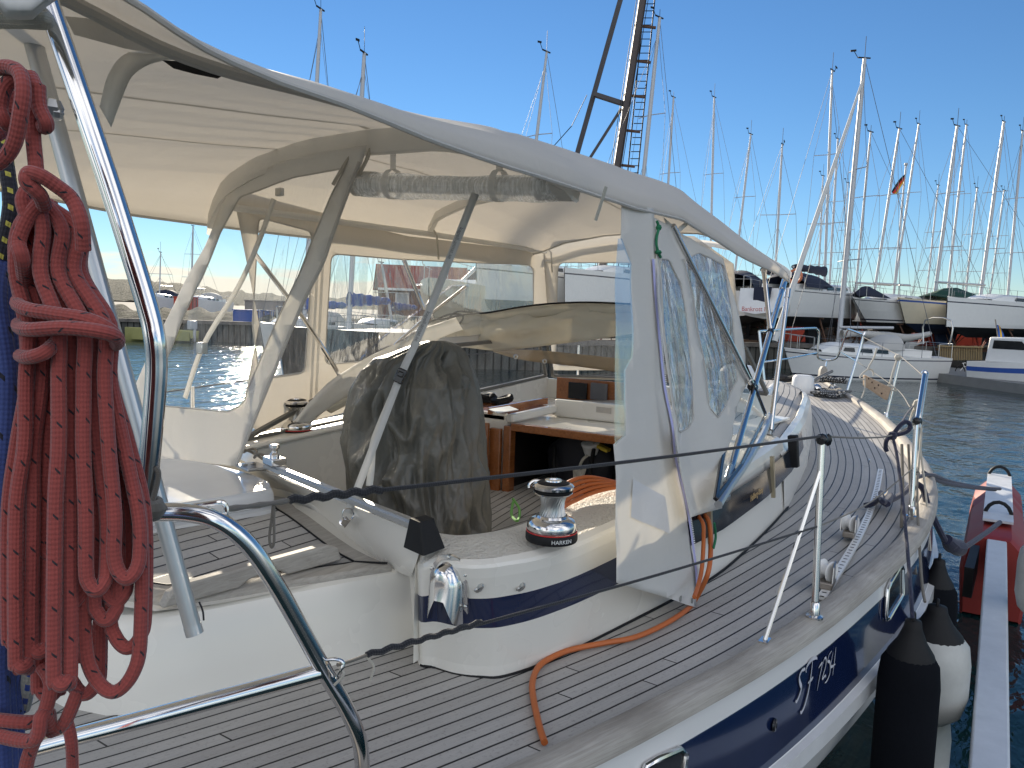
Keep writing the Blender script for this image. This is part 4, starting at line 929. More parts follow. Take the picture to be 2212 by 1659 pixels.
# hanging adjustable strap
sa, sb_, sc_ = PX(1025, 420, 2.1), PX(865, 812, 2.02), PZ(752, 1108, 1.66)
spt = [PX(1027, 418, 2.1), PX(965, 575, 2.07), PX(905, 725, 2.04), PX(864, 815, 2.0), lerp(PX(864, 815, 2.0), sc_, .5), sc_]
stv = strap('tension_strap', spt, .026, web, None, None, .0012)
stp = thing('tension_strap_assembly', spt[-1], 'white webbing strap with black buckle running from tent roof to the bridge deck', 'strap'); stp.name = 'hanging_strap'
bpy.context.view_layer.update()
stv.name = 'webbing'; stv.parent = stp; stv.matrix_parent_inverse = stp.matrix_world.inverted()
s2_ = strap('loose_tail', [PX(862, 822, 1.99), PX(842, 868, 1.97), PX(822, 915, 1.96), PX(806, 960, 1.94), PX(802, 1010, 1.93), PX(798, 1050, 1.92)], .024, web, stp, None)
mb = MB(); c = PX(865, 812, 1.99); mb.bar(c+(spt[3]-spt[2]).normalized()*-.026, c+(spt[3]-spt[2]).normalized()*.026, .034, .016, up=(-1, -.5, 0)); mb.bar(c+(spt[3]-spt[2]).normalized()*-.016, c+(spt[3]-spt[2]).normalized()*.004, .022, .024, up=(-1, -.5, 0)); mb.build('buckle', blackg, stp, bevel=.004)
mb = MB(); c = sc_; mb.tube([c+RT*x+UP*y for x, y in ((-.012, .012), (-.018, -.012), (0, -.026), (.018, -.012), (.012, .012))], .0025, 6, 0, True, n=4); mb.bar(c+UP*-.02, PZ(741, 1135, 1.6), .022, .003, up=(-1, -.4, 0)); mb.lathe([(.012, 0), (.011, .006), (0, .007)], PZ(741, 1130, 1.6)+Vector((-.004, -.002, .004)), (-.8, -.5, .4), 12)
mb.build('end_hook', steel, stp)
greytx = M('grey_print', (.22, .22, .23), .8)
def strap_text(a, b, sz, txt, k=.012):
    dd = (b-a).normalized(); vw = (CAM-(a+b)/2).normalized(); yy = vw.cross(dd); put_text('lettering', txt, sz, (a+b)/2+vw*.004, dd, yy, greytx, stp)
strap_text(PX(1005, 470, 2.09), PX(962, 580, 2.07), .019, 'kapell-annat.se'); strap_text(PX(940, 640, 2.06), PX(885, 770, 2.03), .019, 'kapell-annat.se')
# starboard curtain: hangs outside the coaming
plS = Plane((2.5, 1.15, 2.72), (3.4, 1.15, 2.72), (2.6, .93, 1.28))
sj = wave(.02, 3.4, 11)
sbd = frame_panel('starboard_curtain', plS, [(1343, 438), (1405, 452), (1412, 560), (1428, 700), (1444, 860), (1458, 985), (1478, 1130), (1497, 1240), (1501, 1312), (1420, 1285), (1327, 1258), (1324, 960), (1345, 940), (1347, 800), (1366, 770), (1368, 640), (1366, 570), (1343, 515)],
    [], cloth_side, vin, tent, sj)
fl = [plS.p(*q)+Vector((-.0, -.004, 0)) for q in ((1343, 515), (1366, 570), (1368, 640), (1366, 770), (1347, 800), (1345, 940), (1324, 962), (1323, 760), (1330, 640), (1335, 515))]
fillpoly(fl, .05, sj).build('clear_flap', vin, sbd)
ocr = [plS.p(*q)+Vector((0, -.006, 0)) for q in ((1360, 1033), (1425, 1073), (1437, 1153), (1357, 1116))]
fillpoly(ocr, .04, sj).build('reinforcing_patch', canvas('white_patch', (.8, .8, .8), .2), sbd)
zr = []
for x, y in ((1405, 560), (1413, 640), (1424, 740), (1437, 840), (1450, 920), (1456, 985), (1469, 1060), (1480, 1130), (1494, 1230), (1497, 1270)):
    zr.append((x, y))
zs = smooth([sj(plS.p(x, y), plS.n)+Vector((0, -.006, 0)) for x, y in zr], 6); m_ = MB()
m_.grid([[p-Vector((.011, 0, 0)), p+Vector((.011, 0, 0))] for p in zs])
zp = m_.build('zip_tape', zipm, sbd); m_ = MB()
for i in range(0, 210):
    t_ = i/210*(len(zs)-1); a = zs[int(t_)].lerp(zs[min(int(t_)+1, len(zs)-1)], t_ % 1); m_.box(a+Vector((.012, -.002, 0)), (.006, .004, .0035))
m_.build('zip_teeth', white, zp, sm=0)
mb = MB()
for q in ((1465, 1292), (1490, 1296)): mb = MB(); mb.lathe([(.011, 0), (.012, .003), (.006, .004), (.005, .001)], plS.p(*q)+Vector((0, -.008, 0)), (0, -1, .1), 14, 0, (1, .7)); mb.build('turn_button', steel_d, sbd)
mb = MB(); q = [plS.p(*z_)+Vector((0, -.02, 0)) for z_ in ((1408, 478), (1412, 492), (1408, 510), (1407, 528), (1411, 545), (1416, 556))]; mb.tube(q, .0055, 6, 0, n=5); mb.sphere(q[1], .012, 0, 8); mb.sphere(q[4], .013, 0, 8, (1.3, 1, .7)); mb.build('green_cord', green, sbd)
plS2 = Plane((2.9, 1.16, 2.70), (4.6, 1.2, 2.62), (3.2, .92, 1.6))
f2 = frame_panel('forward_side_curtain', plS2, [(1406, 470), (1452, 486), (1500, 520), (1560, 560), (1580, 640), (1606, 770), (1613, 830), (1585, 920), (1555, 1010), (1556, 1098), (1492, 1118), (1470, 1010), (1455, 930), (1440, 800), (1420, 640)],
    [rrect([(1419, 560), (1445, 560), (1475, 610), (1492, 720), (1500, 820), (1502, 905), (1490, 925), (1466, 935), (1448, 850), (1432, 700)], r=8), rrect([(1482, 560), (1510, 545), (1560, 575), (1578, 690), (1598, 820), (1560, 880), (1545, 905), (1530, 880), (1520, 780), (1500, 640)], r=8)],
    cloth_side, vin_w, tent, wave(.02, 3, 3))
# starboard steel poles of the tent frame
pA0, pB1, pB0, pC0 = PY(1452, 488, 1.17), PY(1695, 606, 1.2), PZ(1570, 1045, 1.69), PZ(1664, 930, 1.72)
tpB = lambda t_: lerp(pB0, pB1, t_)
jA = tpB(.36)
def pole(name, a, b, r=.0125, ends=True):
    m_ = MB(); m_.tube([a, b], r, 14); d_ = (Vector(b)-Vector(a)).normalized()
    if ends: m_.tube([lerp(a, b, .93), b], r*1.25, 14); m_.tube([a, lerp(a, b, .05)], r*1.2, 14)
    return m_.build(name, steel, tent)
pole('frame_pole', pA0, jA); pole('frame_pole', pB0, pB1, .0145); pole('frame_pole', pC0, PY(1702, 625, 1.2), .0145); pole('frame_pole', PY(1650, 583, 1.2), tpB(.66), .013)
for p_ in (pB0, pC0):
    m_ = MB(); m_.tube([p_, p_+Vector((-.01, 0, -.045))], .009, 8); m_.box(p_+Vector((-.01, 0, -.055)), (.05, .03, .02)); m_.tube([p_+Vector((-.01, -.02, -.03)), p_+Vector((-.01, .02, -.03))], .012, 10); m_.build('pole_foot', steel_d, tent, bevel=.003)
m_ = MB()
for p_ in (jA, tpB(.66), lerp(pA0, jA, .97)): m_.tube([p_-(pB1-pB0).normalized()*.02, p_+(pB1-pB0).normalized()*.02], .019, 12)
m_.build('pole_clamp', blackg, tent)
m_ = MB(); q = [PY(1435, 470, 1.17), PY(1462, 495, 1.17), PY(1450, 512, 1.19), PY(1486, 480, 1.15)]
m_.prism([q[0], q[1], q[2]], (0, .004, 0)); m_.bar(q[2], q[3], .02, .004, up=(0, 1, 0)); m_.build('corner_gusset', cloth_side, tent)
# ================================================================== the harbour around
asphalt = M('quay_gravel', (.12, .115, .105), .9, var=.25, vs=.4)
t = NT('quay_timber_wall'); c = t.coord('Object'); tcn = t.node('ShaderNodeTexCoord'); sp = t.node('ShaderNodeSeparateXYZ'); t.l.new(tcn.outputs['UV'], sp.inputs[0])
fr = t.math('FRACT', t.math('DIVIDE', sp.outputs[0], .32)); sm_ = t.math('LESS_THAN', fr, .22)
nn_ = t.noise(t.coord('Object', (1, 1, .3)), 3, 5); t.set(t.b.inputs['Base Color'], t.mix(sm_, t.ramp(nn_, [(.3, (.05, .05, .045)), (.7, (.12, .12, .11))]), (.015, .015, .013))); t.b.inputs['Roughness'].default_value = .85
t.l.new(t.bump(t.math('MULTIPLY', sm_, -1), 1, .05), t.b.inputs['Normal']); quaywall = t.mat
QZ = 1.0
qpx = [(-500, 722), (230, 733), (420, 737), (560, 741), (700, 746), (860, 757), (1005, 797), (1200, 800), (1420, 796), (1620, 795), (1990, 800)]
qp = [PZ(x, y, 0) for x, y in qpx]; qp += [qp[-1]+Vector((30, -12, 0)), qp[-1]+Vector((120, -90, 0))]
top = qp+[Vector((600, -100, 0)), Vector((600, 700, 0)), Vector((-100, 500, 0))]
mb = MB(); mb.add([Vector((p.x, p.y, QZ)) for p in top], [tuple(range(len(top)))])
L = 0; r = []; uv = []
for i, p in enumerate(qp):
    if i: L += (p-qp[i-1]).length
    r.append([Vector((p.x, p.y, -.5)), Vector((p.x, p.y, QZ))]); uv += [(L, 0), (L, 1)]
mb.grid(r, 1, False, uv)
q_ = mb.build('quay', [asphalt, quaywall], sm=0); tag(q_, kind='structure')
mb = MB()
for a, b in zip(qp[:-1], qp[1:]): mb.bar(a+Vector((0, 0, QZ+.1)), b+Vector((0, 0, QZ+.1)), .3, .2)
tag(mb.build('quay_edge_beam', greywood), 'long grey timber beam along the top edge of the quay', 'beam')
# far shore
def terrain(name, x0, x1, base, t0, t1, hfun, mat):
    rows = []
    n = 160
    for i in range(n+1):
        px = lerp(x0, x1, i/n); r = []
        for j in range(13):
            tt = lerp(t0, t1, j/12); h = hfun(px)*math.sin(math.pi*min(1, (j+.2)/9))*(1+.25*noise.noise(Vector((px*.03, j*.5, 1))))+1.2*noise.noise(Vector((px*.12, j*.9, 2)))*(tt/400)
            p = PD(px, 655, tt); r.append(Vector((p.x, p.y, QZ-.3+max(0, h))))
        rows.append(r)
    o = MB().grid(rows).build(name, mat, sm=60); return tag(o, kind='structure')
t = NT('heath_hillside'); c = t.coord('Object'); n1 = t.noise(c, .035, 6, .65); n2 = t.noise(c, .4, 5, .7)
t.set(t.b.inputs['Base Color'], t.mix(n2, t.ramp(n1, [(.35, (.005, .009, .004)), (.5, (.013, .016, .007)), (.65, (.026, .021, .011)), (.75, (.035, .032, .026))]), (.02, .03, .012))); t.b.inputs['Roughness'].default_value = .95
t.l.new(t.bump(n2, 1, 1.5), t.b.inputs['Normal'])
terrain('hill', -500, 1000, 655, 240, 520, lambda px: interp(px, [-500, 100, 230, 330, 420, 500, 700, 1000], [6, 8.5, 9.5, 9, 7.5, 5.5, 4.5, 3]), t.mat)
# generic boats -----------------------------------------------------
whiteh = M('boat_white', (.72, .72, .70), .3, var=.05); creamh = M('boat_cream', (.66, .60, .46), .3, var=.05)
antif = M('dark_antifouling', (.012, .014, .018), .8, var=.4); antifb = M('blue_antifouling', (.02, .04, .10), .8, var=.3)
bluestr = M('blue_stripe', (.03, .09, .35), .4); navystr = M('navy_stripe', (.01, .015, .04), .3); blackh = M('black_hull', (.008, .009, .012), .12, var=.2, coat=.4)
mastm = M('mast_aluminium', (.46, .47, .48), .45, .3, var=.05); wirem = M('rigging_wire', (.12, .13, .15), .6, .2); winm = M('dark_cabin_window', (.01, .012, .015), .1)
redpaint = M('red_cradle_paint', (.4, .05, .03), .6); rust = M('rusty_steel', (.10, .05, .03), .8)
def yacht2(bow, stern, B, z0, fb, label, hm=whiteh, af=antif, stripes=(), masts=(), afloat=False, group=None, cabin=True, keel=True, detail=True, cover=None, hood=None, name='sailing_yacht', mast_r=.075, cradle=True, plumb=.4, draft=None, pulp=True, cname=None):
    bow = Vector((bow.x, bow.y, 0)); stern = Vector((stern.x, stern.y, 0)); L = (bow-stern).length; d = (bow-stern)/L; s = Vector((-d.y, d.x, 0)); mid = (bow+stern)/2
    T = thing(name, (mid.x, mid.y, z0-(draft or 0)), label, 'sailing yacht' if masts else 'motorboat', group)
    W = lambda u, v, z: stern+d*(u*L)+s*v+Vector((0, 0, z0+z))
    def hb(u): return B/2*interp(u, [0, .15, .3, .45, .6, .75, .88, .96, 1], [.72, .86, .96, 1, .96, .78, .46, .18, .015])
    def sh(u): return fb*(1+.22*max(0, u-.35)**1.5*1.8+.04*max(0, .3-u))
    zs = [1.0, .93, .9, .86, .82, .5, .14, .08, 0, -.18, -.38]; ws = [1, .995, .993, .99, .985, .95, .9, .885, .86, .6, .06]
    mid_ = [0]*10
    for k, m in stripes: mid_[k] = m
    mb = MB(); n = 22
    for sgn in (1, -1):
        rows = []
        for i in range(n+1):
            u = i/n; r = []
            for zf, wf in zip(zs, ws):
                z = sh(u)*zf if zf > 0 else zf*1.3
                uu = u-(plumb/L)*(1-max(0, zf))*max(0, (u-.7)/.3)-(0.12 if zf < 0 else 0)*max(0, (u-.7)/.3)*-zf*3
                if zf < 0 and u < .25: z *= .3+.7*u/.25
                r.append(W(uu+(.02*(1-max(0, zf)) if u < .05 else 0), sgn*hb(u)*wf, z))
            rows.append(r)
        for j in range(10): mb.grid([[r[j], r[j+1]] for r in rows], 3 if j >= 8 else mid_[j])
        if sgn == 1: tR = rows[0]
        else: mb.grid([[a, b] for a, b in zip(tR, rows[0])], 0)
    mb.build('hull', [hm, bluestr, navystr, af], T, sm=50)
    mb = MB(); mb.grid([[W(i/n, hb(i/n)*.98, sh(i/n)-.02), W(i/n, 0, sh(i/n)+.03), W(i/n, -hb(i/n)*.98, sh(i/n)-.02)] for i in range(n+1)]); mb.build('deck', whiteh if hm is not creamh else creamh, T)
    if cabin:
        rows = []
        for i in range(11):
            u = lerp(.36, .8, i/10); k = math.sin(min(1, (10-i)/3+.15)*math.pi/2)*(1 if i else .9); h = .38*k; w_ = hb(u)*.62
            rows.append([W(u, w_, sh(u)-.02), W(u, w_*.95, sh(u)+h*.8), W(u, w_*.8, sh(u)+h), W(u, 0, sh(u)+h+.06*k), W(u, -w_*.8, sh(u)+h), W(u, -w_*.95, sh(u)+h*.8), W(u, -w_, sh(u)-.02)])
        mb = MB(); mb.grid(rows); mb.add(rows[0], [tuple(range(7))]); cb = mb.build('cabin', whiteh, T, sm=35)
        if detail:
            for sgn in (1, -1):
                for u0, u1 in ((.4, .48), (.5, .58), (.61, .68)):
                    m_ = MB(); m_.add([W(u0, sgn*hb(u0)*.62, sh(u0)+.1), W(u1, sgn*hb(u1)*.62, sh(u1)+.11), W(u1-.01, sgn*(hb(u1)*.61), sh(u1)+.25), W(u0+.005, sgn*(hb(u0)*.61), sh(u0)+.26)], [(0, 1, 2, 3)]); o_ = m_.build('window', winm, cb)
                    for v_ in o_.data.vertices: v_.co += s*sgn*.02
        m_ = MB(); m_.bar(W(.1, hb(.1)*.5, sh(.1)+.12), W(.36, hb(.3)*.55, sh(.3)+.2), .08, .3); m_.bar(W(.1, -hb(.1)*.5, sh(.1)+.12), W(.36, -hb(.3)*.55, sh(.3)+.2), .08, .3); m_.build('cockpit_coaming', whiteh, T)
    if keel and not afloat:
        mb = MB(); dr = draft or 1.4
        mb.prism([W(.42, -.09, -.35), W(.64, -.09, -.35), W(.58, -.09, -dr), W(.46, -.09, -dr)], s*.18); mb.build('keel', af, T)
        mb = MB(); mb.prism([W(.05, -.03, -.15), W(.12, -.03, -.25), W(.11, -.03, -1.2), W(.06, -.03, -1.2)], s*.06); mb.build('rudder', af, T)
        if cradle:
            ck = thing('cradle', W(.5, 0, -dr), 'steel props holding up the '+(cname or label), 'cradle', 'steel cradles under the laid up boats')
            m_ = MB(); 
            for u in (.3, .72): m_.bar(W(u, -B*.5, -dr+.06), W(u, B*.5, -dr+.06), .12, .12)
            m_.bar(W(.3, 0, -dr+.07), W(.72, 0, -dr+.07), .14, .12); m_.build('base', rust, ck)
            for u in (.3, .5, .72):
                for sgn in (1, -1):
                    m_ = MB(); m_.tube([W(u, sgn*B*.5, -dr), W(u, sgn*hb(u)*.75, -.1)], .04, 6); m_.tube([W(u+.03, sgn*B*.45, -dr), W(u, sgn*hb(u)*.75, -.5)], .02, 6); m_.box(W(u, sgn*hb(u)*.76, -.06), (.3, .3, .05)); m_.build('prop', redpaint if (u == .5) else rust, ck)
    if pulp and detail:
        m_ = MB()
        p_ = [W(.86, hb(.86)*.95, sh(.86)+.55), W(.94, hb(.94)*.9, sh(.94)+.58), W(1.0, 0, sh(1)+.6), W(.94, -hb(.94)*.9, sh(.94)+.58), W(.86, -hb(.86)*.95, sh(.86)+.55)]
        m_.tube(p_, .014, 6, n=3)
        for q in (p_[0], p_[1], p_[3], p_[4]): m_.tube([q, q-Vector((0, 0, .57))], .013, 5)
        m_.build('pulpit', steel_d, T)
        m_ = MB(); p_ = [W(.1, hb(.1)*.95, sh(.1)+.55), W(.0, hb(0)*.9, sh(0)+.58), W(0, -hb(0)*.9, sh(0)+.58), W(.1, -hb(.1)*.95, sh(.1)+.55)]; m_.tube(p_, .014, 6)
        for q in p_: m_.tube([q, q-Vector((0, 0, .57))], .013, 5)
        m_.build('pushpit', steel_d, T)
        m_ = MB()
        for sgn in (1, -1):
            for u in (.22, .35, .48, .6, .73): m_.tube([W(u, sgn*hb(u)*.96, sh(u)-.03), W(u, sgn*hb(u)*.96, sh(u)+.55)], .011, 5)
            for hh_ in (.28, .54): m_.tube([W(u, sgn*hb(u)*.96, sh(u)+hh_) for u in (.1, .22, .35, .48, .6, .73, .86)], .005, 4)
        m_.build('guard_rails', wirem, T)
    if hood:
        rows = []
        for i in range(7):
            u = lerp(.3, .46, i/6); h = .62*math.sin(math.pi/2*min(1, (6-i)/4+.12)); w_ = hb(u)*.66
            rows.append([W(u, w_*math.cos(a), sh(u)+.25+h*math.sin(a)) for a in [math.pi*k/10 for k in range(11)]])
        MB().grid(rows).build('sprayhood', hood, T, sm=60)
    for mi, M_ in enumerate(masts):
        (tx_, ty_), (fx, fy), tt = M_[:3]; rr = (M_[3] if len(M_) > 3 else mast_r)*.8; nsp = M_[4] if len(M_) > 4 else 2
        top = PD(tx_, ty_, tt); foot = PD(fx, fy, tt); ax_ = (foot-top); zt = z0+fb*1.1
        foot = top+ax_*((top.z-zt)/(-ax_.z))
        m_ = MB(); m_.tube([foot, top], lambda q: rr*(1 if q < .85 else 1-(q-.85)*2), 8, n=0); m_.tube([lerp(foot, top, k/10) for k in range(11)], [rr]*8+[rr*.95, rr*.85, rr*.7], 8)
        mo = m_.build('mast', mastm, T)
        m_ = MB(); m_.bar(top+Vector((0, 0, .02))-d*.25, top+Vector((0, 0, .02))+d*.3, .05, .05); m_.tube([top, top+Vector((0, 0, .9 if mi % 2 == 0 and (int(tx_) % 3) else .35))], .012, 4); m_.bar(top+d*.3, top+d*.5+Vector((0, 0, .28)), .02, .02); m_.bar(top+d*.4+Vector((0, 0, .3)), top+d*.65+Vector((0, 0, .26)), .03, .08); m_.build('wind_vane', black, mo)
        for k in range(nsp):
            f = (k+1)/(nsp+1)*(.93 if nsp > 1 else 1.05); c = lerp(foot, top, f); wd = .95*(1-.25*k)
            m_ = MB(); m_.tube([c-s*wd-d*.15, c, c+s*wd-d*.15], .022, 5); m_.build('spreader', mastm, mo)
        m_ = MB(); fs_ = lerp(foot, top, .93); m_.tube([fs_, W(.985, 0, sh(1))], .011, 4); m_.tube([top, W(0.01, 0, sh(0))], .011, 4)
        for sgn in (1, -1):
            sp_ = lerp(foot, top, 1/(nsp+1)*(.93 if nsp > 1 else 1.05))+s*sgn*.95-d*.15; m_.tube([lerp(foot, top, .95), lerp(foot, top, min(.9, .62))+s*sgn*.75-d*.12, sp_, foot+s*sgn*B*.42-d*.2], .009, 4); m_.tube([lerp(foot, top, .45), foot+s*sgn*B*.4], .009, 4)
        m_.build('standing_rigging', wirem, mo)
        if detail and mi == 0:
            bb = foot+Vector((0, 0, 1.0)); be = bb-d*L*.36+Vector((0, 0, .05)); m_ = MB(); m_.tube([bb, be], .06, 8); bo = m_.build('boom', mastm, mo)
            if cover:
                m_ = MB(); n_ = 14; rows = []
                for k in range(n_+1):
                    c = lerp(bb+Vector((0, 0, .05)), be, k/n_); h = lerp(.26, .12, k/n_)+.03*math.sin(k*2.1); rows.append([c+s*math.cos(a)*.11+Vector((0, 0, math.sin(a)*h)) for a in [2*math.pi*j/10 for j in range(11)]])
                m_.grid(rows); m_.build('sail_cover', cover, mo, sm=60)
    return T, W, sh, hb
greyc = canvas('light_grey_canvas', (.5, .5, .48), .1); bluec = canvas('blue_canvas', (.02, .08, .35), .05); greenc = canvas('green_tarpaulin', (.01, .055, .035), .03)
HB = (Vector((0, 0, 0)))
def pz0(px, py, t): return PD(px, py, t)
hard_group = 'yachts laid up on the quay'
# front row, right side
T1 = yacht2(pz0(1842, 690, 43), pz0(1650, 690, 34.5), 3.3, 2.45, 1.2, 'white yacht on the quay showing its transom with red name lettering and navy covers', cname='white yacht with red lettering on its transom', stripes=((1, 2),), masts=[((1798, 152), (1780, 640), 40, .085)], hood=navycloth, cover=navycloth, group=hard_group, draft=1.45)
T0 = yacht2(pz0(1660, 690, 48), pz0(1575, 690, 39), 3.1, 2.5, 1.15, 'white yacht on the quay partly hidden left of the red lettered transom', cname='yacht left of the red lettered transom', stripes=((4, 1), (5, 0)), masts=[((1690, 312), (1672, 640), 43, .08, 1)], hood=navycloth, cover=navycloth, group=hard_group, draft=1.5)
T2 = yacht2(pz0(1838, 690, 37), pz0(2050, 690, 43), 3.1, 2.3, .95, 'low cream white yacht on the quay with double black waterline and name on its side', cname='low yacht with the name on its side', stripes=((1, 2), (6, 2)), masts=[((1881, 285), (1851, 600), 41, .075)], group=hard_group, draft=1.3, plumb=1.4)
T3 = yacht2(pz0(1937, 690, 37), pz0(2150, 690, 43), 3.2, 2.3, 1.0, 'cream yacht on the quay with a broad blue stripe below its deck', cname='cream yacht with the broad blue stripe', hm=creamh, af=antifb, stripes=((1, 1), (2, 1)), masts=[((1943, 278), (1886, 650), 42, .09)], cabin=False, group=hard_group, draft=1.3, plumb=.8)
T4 = yacht2(pz0(2042, 690, 36), pz0(2330, 690, 43), 3.4, 2.2, 1.15, 'big white yacht on the quay at the right edge with plumb bow and low cabin', cname='big white yacht at the right edge', stripes=((3, 2),), masts=[((2068, 272), (2019, 640), 40, .11)], group=hard_group, draft=1.2, plumb=.1)
# seen through the windscreen
T5 = yacht2(pz0(1026, 660, 32), pz0(1260, 660, 38), 3.3, 2.75, 1.25, 'white yacht on the quay with plumb bow seen through the port side window', cname='white yacht seen through the side window', stripes=((3, 2),), masts=[((1181, 112), (1159, 300), 34, .09, 2)], group=hard_group, draft=1.75, plumb=.1)
T6 = yacht2(pz0(1216, 660, 33), pz0(1480, 670, 39), 3.3, 2.7, 1.25, 'white yacht on the quay seen through the front window beside the crane', cname='white yacht seen through the front window', stripes=((3, 2),), masts=[((1425, 38), (1391, 370), 34, .12, 2)], group=hard_group, draft=1.7, plumb=.1)
# back row: only masts and a little hull show
back = [((1455, 210), (1443, 405), 50, .1), ((1543, 210), (1537, 460), 52, .1), ((1622, 290), (1591, 560), 50, .09), ((1985, 268), (1936, 600), 52, .09), ((2088, 270), (2046, 640), 54, .1), ((2027, 400), (2011, 550), 62, .08),
        ((2111, 406), (2094, 560), 60, .09), ((2169, 263), (2129, 560), 48, .13), ((2169, 411), (2149, 560), 62, .08), ((2209, 283), (2184, 560), 50, .1), ((1810, 300), (1795, 560), 56, .1), ((1778, 380), (1770, 560), 60, .08), ((1832, 395), (1822, 560), 66, .07)]
posn = ['behind the tent roof edge', 'left of the furled headsail', 'nearest the front corner of the tent', 'right of the flagpole', 'second from the tall twin masts', 'short one right of the flag', 'short one between two tall masts', 'thick one near the right edge', 'short one near the right edge', 'at the very right edge', 'just left of the tallest near mast', 'short one left of the furled headsail', 'slim short one by the tallest near mast']
for i, m_ in enumerate(back):
    fx = m_[1][0]-(m_[0][0]-m_[1][0])*.3; t_ = m_[2]
    yacht2(pz0(fx-50, 690, t_-2), pz0(fx+110, 690, t_+6), 3.1, 2.3, 1.1, 'back row yacht on the quay, mast '+posn[i], stripes=((1, i % 3),), masts=[m_], detail=False, group='back row of laid up yachts', draft=1.3, cname='yacht of the mast '+posn[i].replace('the ', ''))
# masts seen over the roof at the left, moored beyond
T7 = yacht2(pz0(600, 700, 24), pz0(860, 700, 33), 3.4, 0, 1.35, 'moored yacht with glossy black hull seen through the port side window', hm=blackh, af=antif, stripes=((0, 0),), masts=[((787, 115), (757, 640), 27, .11, 2)], afloat=True, cover=bluec, cabin=False, group='yachts moored by the far quay')
T8 = yacht2(pz0(560, 700, 36), pz0(760, 700, 44), 3.2, 0, 1.15, 'moored white yacht with slim mast, its hull behind the aft curtain', masts=[((693, 20), (660, 640), 30, .1, 2)], afloat=True, cover=bluec, hood=greyc, group='yachts moored by the far quay')
T9 = yacht2(pz0(305, 660, 62), pz0(385, 660, 70), 3.2, 1.0, 1.3, 'yacht by the far jetty with grey mast left of the aft curtain', masts=[((347, 545), (344, 655), 66, .07, 1)], afloat=True, group='yachts by the far jetty', hood=navycloth)
T10 = yacht2(pz0(400, 660, 66), pz0(480, 660, 74), 3.2, 1.0, 1.2, 'yacht by the far jetty with tall grey mast just left of the aft curtain', masts=[((417, 488), (413, 655), 68, .1, 2)], afloat=True, group='yachts by the far jetty', hood=greyc)
T11 = yacht2(pz0(760, 690, 40), pz0(905, 690, 47), 3.2, 0, 1.15, 'moored white yacht with leaning mast in front of the red house', masts=[((824, 567), (846, 690), 43, .1, 1)], afloat=True, cover=bluec, group='yachts moored by the far quay')
# near moored yacht on the right
T12, W12, sh12, hb12 = yacht2(PZ(1690, 813, 0), PZ(2022, 821, 0), 2.6, 0, .95, 'moored white yacht with furled genoa and draped grey mainsail cover', stripes=((2, 2), (6, 2)), masts=[((1868, 126), (1813, 722), 32.6, .13, 2)], afloat=True, hood=greyc, cover=None, plumb=.45)
# ================================================================== things in and on the foreground yacht
# covered steering wheel
t = NT('grey_tarp_cloth'); c = t.coord('Object'); a = t.noise(t.coord('Object', (1, 1, .5)), 6, 3, .5, .3); b = t.noise(t.coord('Object', (1, 1, .7)), 20, 3, .5, .2)
vor = t.node('ShaderNodeTexVoronoi', feature='DISTANCE_TO_EDGE'); t.set(vor.inputs['Vector'], t.coord('Object', (1, 1, .6))); vor.inputs['Scale'].default_value = 13
t.set(t.b.inputs['Base Color'], t.ramp(a, [(.3, (.10, .10, .088)), (.7, (.125, .122, .106))])); t.b.inputs['Roughness'].default_value = .43; t.b.inputs['Specular IOR Level'].default_value = .65
n1 = t.bump(t.math('ADD', t.math('ABSOLUTE', t.math('SUBTRACT', a, .5)), t.math('MULTIPLY', t.math('ABSOLUTE', t.math('SUBTRACT', b, .5)), .25)), .7, .05); t.l.new(t.bump(t.noise(t.coord('Object', (80, 80, 300)), 3, 2), .15, .001, n1), t.b.inputs['Normal']); tarp = t.mat
prof = [(736, 925, 962), (741, 902, 980), (748, 880, 994), (760, 850, 1006), (775, 808, 1015), (800, 780, 1024), (840, 757, 1036), (900, 740, 1045), (960, 735, 1052), (1020, 738, 1058), (1080, 746, 1062), (1150, 765, 1062), (1230, 790, 1060)]
rows = []; NY = 150
for i in range(NY):
    y = lerp(736, 1230, (i/(NY-1))**1.2); xl = interp(y, [p[0] for p in prof], [p[1] for p in prof]); xr = interp(y, [p[0] for p in prof], [p[2] for p in prof])
    hw = (xr-xl)/2; cx = (xl+xr)/2; r = []; NA = 200
    dd = .06+.16*min(1, (y-730)/110)
    for k in range(NA+1):
        a = 2*math.pi*k/NA; px = cx+hw*math.cos(a); dep = 3.3-dd*math.sin(a)*(1 if math.sin(a) > 0 else .7)
        p = PD(px, y, dep)
        wx = noise.noise(Vector((math.cos(a)*2, y*.006, 9)))*.9; f = abs(noise.noise(Vector((math.cos(a)*2.9+4+wx, math.sin(a)*2.9, y*.0055))))*.14+abs(noise.noise(Vector((math.cos(a)*6+1+y*.004, math.sin(a)*6+wx, y*.007+5))))*.05+abs(noise.noise(Vector((math.cos(a)*11+y*.01, math.sin(a)*11, y*.018+wx))))*.012
        cen = PD(cx, y, 3.3); nrm_ = (p-cen); nrm_.normalize()
        k2 = min(1, (y-736)/60); r.append(p+nrm_*(.018-f)*k2*min(1, .35+abs(math.sin(a))))
    rows.append(r)
mb = MB(); mb.grid(rows); mb.add(rows[0], [tuple(range(len(rows[0])))])
tag(mb.build('wheel_cover', tarp, sm=180), 'dark grey crinkled tarpaulin cover draped over the steering wheel', 'cover')
